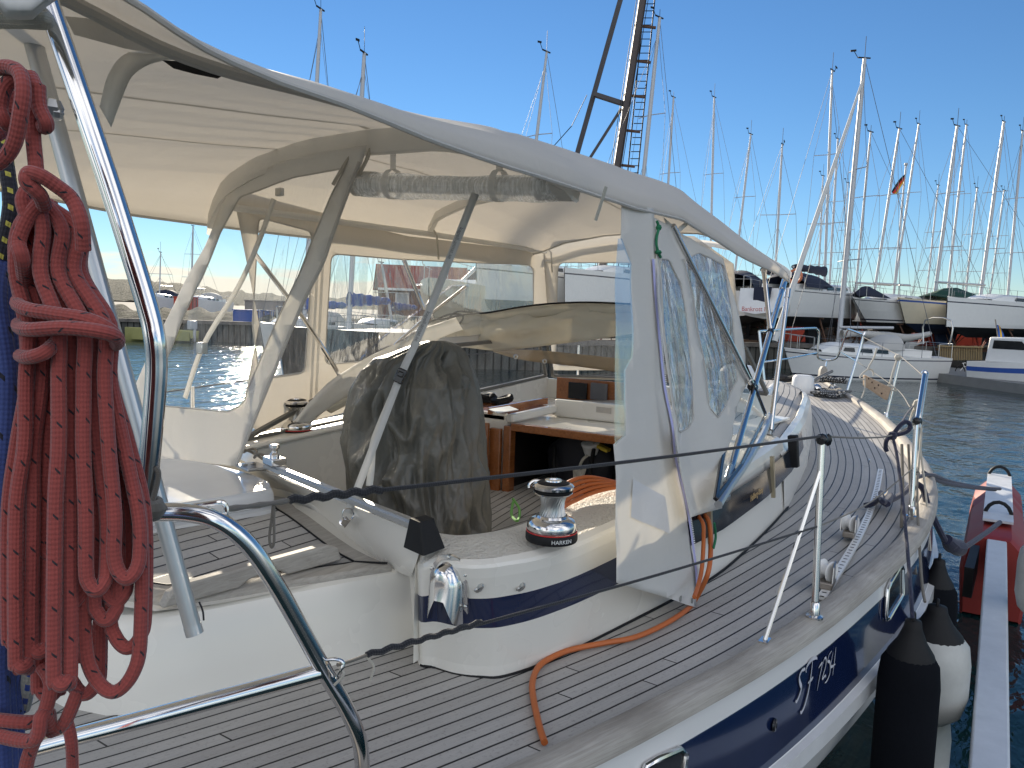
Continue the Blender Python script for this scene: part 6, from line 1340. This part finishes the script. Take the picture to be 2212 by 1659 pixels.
# red boat bit beyond
# ================================================================== buildings, crane, vehicles
def hs(px, py, t_): p = PD(px, py, t_); return p
house = thing('red_house', Vector((PD(925, 640, 62).x, PD(925, 640, 62).y, QZ)), 'dark red wooden house with red tiled roof and white window frames behind the quay', 'house')
redw = M('falun_red_boards', (.10, .018, .014), .85, var=.2, vs=1.5); tile = M('red_roof_tiles', (.28, .045, .03), .75, var=.25, vs=2, bump=.6, bs=6, bd=.05)
hc = PD(925, 640, 62); ux = RT.copy(); ux.z = 0; ux.normalize(); uy = Vector((-ux.y, ux.x, 0)); ux = (ux*math.cos(.25)+uy*math.sin(.25)); uy = Vector((-ux.y, ux.x, 0))
base = Vector((hc.x, hc.y, QZ))-ux*3.6
HP = lambda a, b, c_: base+ux*a+uy*b+Vector((0, 0, c_))
mb = MB(); mb.prism([HP(0, 0, 0), HP(8, 0, 0), HP(8, 0, 3.0), HP(0, 0, 3.0)], uy*5); mb.prism([HP(0, 0, 3), HP(0, 5, 3), HP(0, 2.5, 4.6)], ux*8); mb.build('wall', redw, house)
mb = MB()
mb.prism([HP(-.4, -.5, 2.75), HP(-.4, 2.5, 4.75), HP(-.4, 5.5, 2.75), HP(-.4, 5.5, 2.65), HP(-.4, 2.5, 4.6), HP(-.4, -.5, 2.65)], ux*7.6); mb.build('roof', tile, house)
mb = MB(); mb.prism([HP(5.6, -1.5, 0), HP(8.6, -1.5, 0), HP(8.6, -1.5, 2.9), HP(7.1, -1.5, 4.3), HP(5.6, -1.5, 2.9)], uy*4); mb.build('gable_wall', redw, house)
mb = MB(); mb.bar(HP(5.3, -1.6, 2.75), HP(7.1, -1.6, 4.55), .25, .16, up=uy); mb.bar(HP(7.1, -1.6, 4.55), HP(8.9, -1.6, 2.75), .25, .16, up=uy); mb.bar(HP(-.45, -.52, 2.68), HP(5.4, -.52, 2.68), .06, .18); mb.build('bargeboard', white, house)
for a in (1.0, 3.2): 
    mb = MB(); mb.box(HP(a+.5, -.04, 1.9), (1.1, .08, 1.1), Matrix((ux, uy, Vector((0, 0, 1)))).transposed()); o_ = mb.build('window', white, house)
    mb = MB(); mb.box(HP(a+.5, -.09, 1.9), (.85, .03, .85), Matrix((ux, uy, Vector((0, 0, 1)))).transposed()); mb.build('pane', M('pale_window_pane', (.35, .42, .48), .15), o_)
# mast crane
cr = thing('mast_crane', Vector((PD(1330, 600, 36).x, PD(1330, 600, 36).y, QZ)), 'tall dark steel mast crane with ladder and slanting leg on the quay', 'crane')
ct = 36; dks = M('dark_painted_steel', (.05, .045, .05), .5, var=.3, vs=2)
def ext(x0, y0, x1, y1, yt): return (x0+(x1-x0)*(yt-y0)/(y1-y0), yt)
mb = MB(); a = ext(1388, 0, 1335, 350, -260); b = ext(1388, 0, 1335, 350, 740); mb.bar(PD(*a, ct), PD(*b, ct), .34, .34, up=FWD); mb.build('main_post', M('rust_stained_steel', (.085, .065, .06), .6, var=.4, vs=1), cr)
a = ext(1340, 0, 1253, 310, -180); b = ext(1340, 0, 1253, 310, 740); mb = MB(); mb.bar(PD(*a, ct), PD(*b, ct+2), .24, .24, up=FWD); mb.build('slanting_leg', dks, cr)
mb = MB(); mb.bar(PD(1284, 204, ct+.4), PD(1352, 226, ct), .2, .2, up=FWD); mb.build('cross_beam', dks, cr)
mb = MB(); a = ext(1342, 235, 1283, 328, 235); b = ext(1342, 235, 1283, 328, 420); mb.bar(PD(*a, ct), PD(*b, ct+.5), .13, .13, up=FWD); mb.build('brace', dks, cr)
mb = MB()
for o_ in (0, 22): a = ext(1402+o_, -100, 1358+o_-3, 380, -260); b = ext(1402+o_, -100, 1358+o_-3, 380, 740); mb.tube([PD(*a, ct), PD(*b, ct)], .035, 6)
for k in range(64):
    y = -250+k*15.2; x = 1402+(1358-1402)*(y+100)/480; mb.tube([PD(x, y, ct), PD(x+21, y, ct)], .022, 5)
mb.build('ladder', black, cr)
for k in range(6): mb = MB(); y = -20+k*75; x = 1397-(y)*.151; mb.bar(PD(x-18, y, ct), PD(x+28, y+5, ct), .1, .1, up=FWD); mb.build('ladder_bracket', rust, cr)
mb = MB()
for o_ in (-12, -8, 8, 13): a = (1388+53*260/350+o_, -260); b = (1335-.151*390+o_-4, 740); mb.tube([PD(*a, ct-.2), PD(*b, ct-.3)], .018, 4)
mb.tube([PD(1235, 272, ct), PD(1170, 345, ct)], .02, 4); mb.tube([PD(1235, 272, ct), PD(1268, 205, ct)], .02, 4); mb.build('cable', black, cr)
# car
car = thing('parked_car', Vector((PD(1088, 700, 34).x, PD(1088, 700, 34).y, QZ)), 'silver estate car with dark windows parked on the quay', 'car'); cc_ = Vector((PD(1088, 700, 34).x, PD(1088, 700, 34).y, QZ)); ux2 = RT.copy(); ux2.z = 0; ux2.normalize(); uy2 = Vector((-ux2.y, ux2.x, 0))
CP = lambda a, b, c_: cc_+ux2*a+uy2*b+Vector((0, 0, c_))
carp = M('silver_car_paint', (.5, .52, .5), .25, .3, coat=.6)
low = [(-2.2, .35), (-2.2, .8), (-2.1, .98), (2.0, .98), (2.2, .8), (2.2, .35)]
mb = MB(); mb.prism([CP(a, -.85, c_) for a, c_ in low], uy2*1.7)
gh = [(-2.0, .97), (-1.5, 1.62), (-.9, 1.72), (.8, 1.68), (1.4, 1.0)]
mb.prism([CP(a, -.78, c_) for a, c_ in gh], uy2*1.56); mb.build('body', carp, car, bevel=.05)
mb = MB(); mb.prism([CP(a, -.8, c_) for a, c_ in ((-1.7, 1.05), (-1.42, 1.52), (-.5, 1.6), (-.5, 1.05))], uy2*1.6); mb.prism([CP(a, -.8, c_) for a, c_ in ((-.42, 1.05), (-.42, 1.6), (.7, 1.57), (1.15, 1.05))], uy2*1.6); mb.build('side_window', winm, car)
for a in (-1.4, 1.4):
    for s2 in (-.86, .86): mb = MB(); mb.lathe([(0, -.1), (.32, -.1), (.34, -.06), (.34, .06), (.32, .1), (0, .1)], CP(a, s2*.95, .34), uy2, 20); mb.build('wheel', black, car)
# cabin cruiser on the hard, and one afloat at the right
def cruiser(bow, stern, B, z0, fb, label, hm, ch, hood_m=None, stripe=None, flagm=False):
    bow = Vector((bow.x, bow.y, 0)); stern = Vector((stern.x, stern.y, 0)); L = (bow-stern).length; d = (bow-stern)/L; s = Vector((-d.y, d.x, 0)); T = thing('motorboat', (lerp(bow, stern, .5).x, lerp(bow, stern, .5).y, max(0, z0-.5)), label, 'motorboat')
    W = lambda u, v, z: stern+d*(u*L)+s*v+Vector((0, 0, z0+z)); hb = lambda u: B/2*interp(u, [0, .3, .6, .8, .93, 1], [.92, 1, .95, .7, .32, .02]); mb = MB()
    for sg in (1, -1):
        rows = []
        for i in range(17):
            u = i/16; sh = fb*(1+.25*u*u); rows.append([W(u, sg*hb(u), sh), W(u, sg*hb(u)*1.0, sh*.8), W(u, sg*hb(u)*.98, sh*.62), W(u-.03*u, sg*hb(u)*.9, sh*.25), W(u-.08*u, sg*hb(u)*.8, 0), W(u-.12*u, 0, -.5+.3*u*u)])
        for j in range(5): mb.grid([[r[j], r[j+1]] for r in rows], 1 if (j == 1 and stripe) else 0)
    mb.grid([[W(i/16, hb(i/16), fb*(1+.25*(i/16)**2)-.03), W(i/16, -hb(i/16), fb*(1+.25*(i/16)**2)-.03)] for i in range(17)]); mb.add([W(0, B*.46, fb), W(0, -B*.46, fb), W(0, -B*.37, 0), W(0, B*.37, 0), ], [(0, 1, 2, 3)])
    mb.build('hull', [hm, stripe or hm], T, sm=40)
    w2_ = B*.38; mb = MB(); mb.prism([W(.15, -w2_, fb), W(.18, -w2_, fb+ch), W(.52, -w2_, fb+ch*1.02), W(.66, -w2_, fb+.45*ch), W(.86, -w2_, fb+.2*ch), W(.9, -w2_, fb)], s*w2_*2); c_ = mb.build('cabin', whiteh, T, bevel=.06)
    mb = MB(); mb.prism([W(.22, -w2_-.01, fb+ch*.55), W(.23, -w2_-.01, fb+ch*.88), W(.5, -w2_-.01, fb+ch*.88), W(.58, -w2_-.01, fb+ch*.55)], s*(w2_*2+.02)); mb.build('window', winm, c_)
    mb = MB(); mb.tube([W(.55, hb(.55)*.9, fb+.75), W(.8, hb(.8)*.9, fb+.9), W(1, 0, fb+1.1), W(.8, -hb(.8)*.9, fb+.9), W(.55, -hb(.55)*.9, fb+.75)], .015, 5, n=4)
    for u in (.6, .75, .9):
        for sg in (1, -1): mb.tube([W(u, sg*hb(u)*.9, fb), W(u, sg*hb(u)*.88, fb+.85)], .013, 5)
    mb.build('rail', steel_d, T); return T, W
cruiser(pz0(925, 670, 30), pz0(1050, 670, 36), 2.8, 2.0, 1.2, 'cream motorboat propped up on the quay seen through the clear curtain', creamh, .35)
stk = thing('boat_trestle', Vector((PD(985, 700, 33).x, PD(985, 700, 33).y, QZ)), 'trestle of steel props under the cream motorboat', 'trestle'); mb = MB(); c_ = Vector((PD(985, 700, 33).x, PD(985, 700, 33).y, QZ)); mb.box(c_+Vector((0, 0, .35)), (3, 1.2, .7)); mb.build('base', rust, stk)
rb, Wr = cruiser(PD(2350, 800, 27), PD(2122, 790, 30), 2.5, 0, .95, 'white motorboat with blue stripe moored at the jetty on the right edge', whiteh, .95, stripe=bluestr)
# pontoon and sloping gangway at the right
pn = [PZ(1985, 799, .35), PZ(2025, 806, .35), PZ(2212, 830, .35), PZ(2400, 854, .35), PZ(2400, 815, .35), PZ(2230, 806, .35), PZ(2100, 796, .35), PZ(2000, 790, .35)]
tag(MB().prism(pn, (0, 0, -.6)).build('floating_jetty', M('grey_concrete_pontoon', (.2, .2, .19), .9, var=.2, vs=2), sm=0), 'low grey floating jetty at the right edge with a bicycle on it', 'jetty')
gw = thing('gangway', PZ(2050, 790, .4), 'timber gangway with slatted rail sloping down to the floating jetty', 'gangway'); mb = MB(); mb.prism([PD(2000, 765, 37), PD(2140, 796, 33), PD(2150, 803, 33), PD(2003, 775, 37)], FWD*1.2); mb.build('deck', greywood, gw)
mb = MB()
for k in range(26): x = 2028+k*3.7; mb.bar(PD(x, 778+.0*k, 36.3), PD(x, 748+.12*k, 36.3), .035, .03)
mb.bar(PD(2026, 747, 36.2), PD(2124, 750, 36.2), .06, .06); mb.build('slatted_rail', M('ochre_timber', (.33, .24, .12), .8), gw)
bk = thing('bicycle', PZ(2095, 813, .4), 'small bicycle leaning on the floating jetty by the gangway', 'bicycle'); tq = 32.6
for x, y in ((2074, 801), (2110, 807)): mb = MB(); c_ = PD(x, y, tq); mb.tube([c_+RT*.2*math.cos(a)+Vector((0, 0, .2*math.sin(a))) for a in [2*math.pi*j/18 for j in range(18)]], .02, 5, 0, True); mb.build('wheel', black, bk)
mb = MB()
for a, b in (((2074, 801), (2082, 792)), ((2082, 792), (2103, 795)), ((2082, 792), (2092, 806)), ((2092, 806), (2103, 795)), ((2092, 806), (2110, 807)), ((2103, 795), (2110, 807)), ((2080, 785), (2083, 793)), ((2078, 785), (2086, 784)), ((2104, 790), (2103, 796))): mb.tube([PD(*a, tq), PD(*b, tq)], .018, 5)
mb.build('bike_frame', steel_d, bk)
# flags
def flagpole(label, top, bot, t_, r=.05):
    o_ = MB().tube([PD(*top, t_), PD(*bot, t_)], r, 8); o_.sphere(PD(*top, t_)+Vector((0, 0, .05)), r*2.2, 0, 8); return tag(o_.build('flagpole', mastm), label, 'flagpole')
flagpole('thin white flagpole flying a black red and gold flag', (1957, 357), (1922, 720), 47)
def flag(name, label, pts, cols, t_):
    T = thing(name, PD(*pts[0][0], t_), label, 'flag'); rows_ = [smooth([PD(*q, t_+.15*math.sin(i*2)) for i, q in enumerate(r)], 4) for r in pts]
    for k in range(len(rows_)-1): m_ = MB(); m_.grid([rows_[k], rows_[k+1]]); m_.build('flag_band', cols[k], T, sm=180)
fk, frd, fg, fb_ = M('flag_black', (.01, .01, .01), .8), M('flag_red', (.55, .03, .02), .8), M('flag_gold', (.7, .42, .03), .8), M('flag_blue', (.02, .10, .38), .8)
flag('national_flag', 'small black red and gold flag blowing from the flagpole', [[(1955, 376), (1944, 386), (1934, 400), (1926, 413)], [(1954, 382), (1944, 394), (1935, 407), (1927, 417)], [(1953, 388), (1944, 400), (1937, 413), (1930, 419)], [(1951, 396), (1944, 407), (1939, 416), (1935, 420)]], [fk, frd, fg], 46.9)
flag('national_flag', 'blue and yellow flag drooping on a staff above the right motorboat', [[(2153, 702), (2156, 716), (2156, 736)], [(2157, 702), (2160, 718), (2161, 738)], [(2160, 704), (2164, 720), (2165, 738)], [(2162, 708), (2168, 722), (2172, 738)]], [fb_, fg, fb_], 29.5)
tag(MB().tube([PD(2150, 690, 29.4), PD(2158, 745, 29.4)], .02, 6).build('flagstaff', greywood), 'short wooden flagstaff on the stern of the right motorboat', 'flagstaff')
flag('small_pennant', 'small red pennant above the navy covers left of the lettered transom', [[(1577, 605), (1581, 611)], [(1576, 614), (1584, 616)]], [frd], 38)
# ================================================================== details of the moored yacht and of the laid up ones
rig = thing('furled_headsail', PD(1684, 700, 31), 'furled white headsail on the forestay of the moored yacht', 'sail')
a, b = PD(1862, 178, 32.3), PD(1706, 640, 30.9); b = lerp(a, b, 1.2); mb = MB(); mb.tube([lerp(a, b, k/20) for k in range(21)], lambda q: .05+.07*min(1, q*1.2), 10); mb.build('rolled_sail', M('sailcloth', (.6, .6, .58), .7, bump=.5, bs=6), rig)
mb = MB(); A_ = [(1818, 712), (1845, 714), (1880, 716), (1920, 718), (1960, 722), (2008, 716)]; B_ = [(1818, 732), (1845, 727), (1885, 733), (1925, 737), (1962, 738), (2006, 727)]
U_ = smooth([PD(*q, 32+(q[0]-1818)/200*2) for q in A_], 6); L_ = smooth([PD(*q, 32+(q[0]-1818)/200*2) for q in B_], 6)
rows = []
for i, (u_, l_) in enumerate(zip(U_, L_)):
    c = lerp(u_, l_, .5); h = (u_-l_).length/2; rows.append([c+UP*h*math.cos(a_)*(1+.12*noise.noise(Vector((i*.5, a_, 0))))+FWD*.22*math.sin(a_)*(1+.2*noise.noise(Vector((i*.4, a_, 5)))) for a_ in [2*math.pi*k/14 for k in range(15)]])
mb.grid(rows); tag(mb.build('mainsail_cover', canvas('pale_grey_cover', (.5, .49, .46), .1), sm=180), 'loose pale grey cover draped over the boom of the moored yacht', 'sail cover')
mb = MB(); mb.grid([[PD(x, y, 34.5) for x, y in r] for r in (((1958, 738), (1985, 741), (2010, 736)), ((1948, 752), (1962, 750), (1975, 748)), ((1966, 772), (1968, 768), (1972, 764)))]); mb.build('cockpit_awning', greyc, T12, solid=.01)
mb = MB(); mb.tube([W12(.02, hb12(0)*.9, sh12(0)+.5), W12(.02, hb12(0)*.9, sh12(0)+1.5), W12(.02, -hb12(0)*.9, sh12(0)+1.5), W12(.02, -hb12(0)*.9, sh12(0)+.5)], .03, 6, n=3); mb.build('stern_gantry', steel_d, T12)
put_T = lambda txt, px, py, t_, size, mat, parent, sh_=.0, dn_=None: put_text('lettering', txt, size, PD(px, py, t_), dn_ or (RT), (0, 0, 1), mat, parent, sh_)
T_1, T_2 = T1[0], T2[0]
redl = M('red_letter', (.5, .03, .02), .5)
T1w = T1[1]
# open transom of the lettered yacht: lit stern panel leaning aft, with steps
W = T1w; sb0 = W(0, 1.15, .95); m_ = MB()
P_ = [W(-.005, -1.18, 1.2), W(-.005, 1.18, 1.2), W(-.03, 1.1, .5), W(-.07, .8, .16), W(-.08, 0, .05), W(-.07, -.8, .16), W(-.03, -1.1, .5)]
m_.prism(P_, (W(.01, 0, 0)-W(0, 0, 0))); m_.build('transom', whiteh, T_1)
sdir = (W(0, -1, 0)-W(0, 1, 0)).normalized()
put_text('lettering', 'Bankrott III', .27, W(-.085, 0, .26), sdir, (0, 0, 1), redl, T_1)
m_ = MB(); m_.prism([W(-.03, -.35, .55), W(-.03, .35, .55), W(-.02, .4, 1.25), W(-.02, -.4, 1.25)], (W(-.01, 0, 0)-W(0, 0, 0))); m_.build('transom_cover', navycloth, T_1)
rows = [[W(u, hb_v*math.cos(a_), T1[2](u)+.15+hh_*math.sin(a_)) for a_ in [math.pi*k/12 for k in range(13)]] for u, hb_v, hh_ in ((.16, 1.1, .5), (.2, 1.15, .75), (.3, 1.1, .75), (.42, 1.0, .6), (.46, .9, .2))]
MB().grid(rows).build('cockpit_cover', navycloth, T_1, sm=60)
mb = MB(); c = W(.02, -1.2, 1.75); mb.tube([c+sdir*.28*math.cos(a_)+Vector((0, 0, .28*math.sin(a_))) for a_ in [2*math.pi*k/18 for k in range(18)]], .06, 8, 0, True); tag(mb.build('lifebuoy', M('orange_white_buoy', (.6, .2, .1), .6)), 'orange lifebuoy on the stern rail of the red lettered yacht', 'lifebuoy')
W = T0[1]; rows = [[W(u, hb_v*math.cos(a_), T0[2](u)+.15+hh_*math.sin(a_)) for a_ in [math.pi*k/12 for k in range(13)]] for u, hb_v, hh_ in ((.0, 1.1, .7), (.2, 1.1, 1.0), (.42, 1.0, .8), (.46, .9, .3))]
MB().grid(rows).build('cockpit_cover', navycloth, T0[0], sm=60)
# name on the side of the low yacht
W = T2[1]; ns = T2[3]; u_ = .60
sgn_ = 1 if (W(.5, 1, 0)-CAM).length < (W(.5, -1, 0)-CAM).length else -1
dn_ = (W(.45, sgn_*ns(.45), 0)-W(.62, sgn_*ns(.62), 0)) ; dn_.normalize(); dn_ = dn_ if dn_.dot(RT) > 0 else -dn_
def side_text(TT, u, z, txt, size, mat, sh_=0):
    W = TT[1]; hbf = TT[3]; best = min((1, -1), key=lambda g: (W(u, g, 0)-CAM).length); o_ = W(u, best*(hbf(u)+.03), z); d_ = W(u+.05, best*hbf(u+.05), 0)-W(u-.05, best*hbf(u-.05), 0); d_ = d_ if d_.dot(RT) > 0 else -d_
    put_text('lettering', txt, size, o_, d_, (0, 0, 1), mat, TT[0], sh_)
side_text(T2, .62, .42, 'Manni', .62, navycloth, .15)
def tent_on(TT, u0, u1, h, mat, nm='winter_tent', k=1.0):
    W = TT[1]; rows = []
    for u, hh_ in ((u0, h*.35), (lerp(u0, u1, .08), h*.8), (lerp(u0, u1, .35), h), (lerp(u0, u1, .7), h*.85), (u1, h*.3)):
        z = TT[2](u)+.1; w_ = TT[3](u)*k; rows.append([W(u, w_, z), W(u, w_*.55, z+hh_*.55), W(u, 0, z+hh_), W(u, -w_*.55, z+hh_*.55), W(u, -w_, z)])
    return MB().grid(rows).build(nm, mat, TT[0], solid=.01, sm=20)
tent_on(T3, .32, .7, .8, greenc); tent_on(T2, .8, .98, .55, navycloth, k=.8)
tent_on(T4, .05, .3, .9, navycloth)
# things standing under and behind the laid up boats
def blob(nm, label, cat, px, py, t_, size, mat, rot=0.3):
    p = PD(px, py, t_); T = thing(nm, (p.x, p.y, QZ), label, cat); m_ = MB(); m_.box((p.x, p.y, QZ+size[2]/2), size, rot); m_.build('body', mat, T, bevel=.05)
    m_ = MB(); m_.box((p.x, p.y, QZ+size[2]+.03), (size[0]*1.03, size[1]*1.03, .06), rot); m_.build('lid', mat, T)
    for k in (-.3, 0, .3): 
        m_ = MB(); m_.box((p.x+math.cos(rot)*size[0]*k+math.sin(rot)*size[1]*.5, p.y+math.sin(rot)*size[0]*k-math.cos(rot)*size[1]*.5, QZ+size[2]/2), (.08, .06, size[2]*.96), rot); m_.build('rib', rust, T)
blob('container', 'red container on the quay under the cream yacht', 'container', 2075, 720, 46, (2.6, 1.6, 1.7), redpaint)
blob('container', 'low red bin on the quay behind the sprayhood of the moored yacht', 'container', 1990, 728, 44, (2.2, 1.2, .9), redpaint)
blob('container', 'red box on the quay under the yacht with the lettered transom', 'container', 1715, 715, 46, (2.2, 1.4, 1.5), redpaint)
blob('container', 'small red bin near the outer leg of the tent poles on the quay', 'container', 1628, 720, 47, (1.2, 1, 1.1), redpaint)
for i, (x, t_, w_) in enumerate(((1612, 44, 1.6), (1660, 46, 1.2), (1775, 47, 1.4), (1900, 46, 1.3), (2010, 48, 1.4), (2130, 47, 1.5), (2190, 46, 1.2))):
    p = PD(x, 715, t_); T = thing('keel_block', (p.x, p.y, QZ), ('dark timber block stack on the quay, number %d from the left' % 0) if False else ['dark timber stack at the far left under the laid up boats', 'dark timber stack below the lettered transom', 'dark timber stack below the bow of the lettered yacht', 'dark timber stack below the low yacht', 'dark timber stack between the cream and the big white yacht', 'dark timber stack below the big white yacht', 'dark timber stack at the right edge below the big white yacht'][i], 'timber stack', 'timber stacks under the laid up boats')
    for k in range(4): m_ = MB(); m_.box((p.x, p.y, QZ+.2+k*.4), (w_*(1-.08*k), w_*(1-.08*k), .36), .2*k); m_.build('timber', M('dark_old_timber', (.03, .028, .025), .9) if k == 0 and i == 0 else bpy.data.materials['dark_old_timber'], T)
# row of sheds and shrubs behind the boats closing the view
t = NT('bramble_scrub'); n2 = t.noise(t.coord('Object'), 1.5, 6, .7); t.set(t.b.inputs['Base Color'], t.ramp(n2, [(.35, (.012, .012, .01)), (.6, (.035, .035, .022)), (.75, (.09, .07, .05))])); t.b.inputs['Roughness'].default_value = .95; t.l.new(t.bump(n2, 1, .5), t.b.inputs['Normal'])
rows = []
for i in range(240):
    px = lerp(1180, 2700, i/239); r = []
    for j in range(5): p = PD(px, 700, 72+j*2); r.append(Vector((p.x, p.y, QZ+1.25*math.sin(math.pi*min(.5, j/8+.02))*2*(.75+.5*noise.noise(Vector((i*.3, j, 0)))))))
    rows.append(r)
tag(MB().grid(rows).build('scrub_hedge', t.mat), 'dark scrub bank behind the laid up boats', 'scrub', kind='stuff')
# left shore: yellow boat, sheds, red boxes, motor yacht cover
yb = PZ(365, 738, 0); T = thing('rowing_boat', yb, 'small yellow open boat with grey outboard lying at the timber quay', 'boat'); ud = RT.copy(); ud.z = 0; ud.normalize(); vd = Vector((-ud.y, ud.x, 0))
YP = lambda a, b, c_: yb+ud*a+vd*b+Vector((0, 0, c_)); mb = MB(); rows = []
for i in range(13):
    u = i/12; w_ = .75*interp(u, [0, .2, .6, .85, 1], [.1, .7, 1, .98, .9]); x = lerp(-2.4, 1.4, u); z = .62+.12*(1-u); rows.append([YP(x, w_, z), YP(x, w_*.98, z-.12), YP(x, w_*.85, .1), YP(x, 0, -.15), YP(x, -w_*.85, .1), YP(x, -w_*.98, z-.12), YP(x, -w_, z), YP(x, -w_*.9, z-.02), YP(x, -w_*.7, .22), YP(x, w_*.7, .22), YP(x, w_*.9, z-.02)])
mb.grid(rows, 0, True); mb.build('hull', M('faded_yellow_paint', (.33, .32, .12), .5), T); mb = MB(); mb.box(YP(1.3, 0, .95), (.45, .35, .5)); mb.box(YP(1.42, 0, .4), (.15, .15, .8)); mb.build('outboard', M('light_grey_cowl', (.45, .46, .48), .4), T, bevel=.06)
for k in (-1.2, 0): mb = MB(); mb.box(YP(k, 0, .45), (.25, 1.2, .05)); mb.build('thwart', greywood, T)
blob('shed', 'small red hut on the far jetty left of the aft curtain', 'hut', 402, 655, 60, (1.4, 1.2, 1.5), M('bright_red_paint', (.45, .06, .03), .7))
blob('shed', 'low grey shed on the far jetty seen through the clear aft curtain', 'shed', 600, 672, 52, (4, 2.4, 1.4), M('grey_boards', (.25, .22, .2), .8))
blob('tarp_pile', 'blue tarpaulin covered pile on the quay seen through the clear aft curtain', 'pile', 548, 690, 47, (2.2, 1.4, .8), bluec)
t = NT('grass_bank'); n2 = t.noise(t.coord('Object'), 1.2, 6, .7); t.set(t.b.inputs['Base Color'], t.ramp(n2, [(.4, (.01, .01, .009)), (.55, (.03, .034, .015)), (.7, (.07, .065, .04))])); t.b.inputs['Roughness'].default_value = .95; t.l.new(t.bump(n2, 1, .3), t.b.inputs['Normal'])
rows = []
for i in range(200):
    px = lerp(-500, 900, i/199); r = []
    for j in range(7): q0_ = PD(px, 700, interp(px, [-500, 230, 560, 900], [47, 46, 45, 40])+j*1.3); r.append(Vector((q0_.x, q0_.y, QZ-.05+.85*math.sin(math.pi*j/6)*(.8+.5*noise.noise(Vector((i*.22, j*.5, 0)))))))
    rows.append(r)
tag(MB().grid(rows).build('grassy_bank', t.mat), kind='structure')
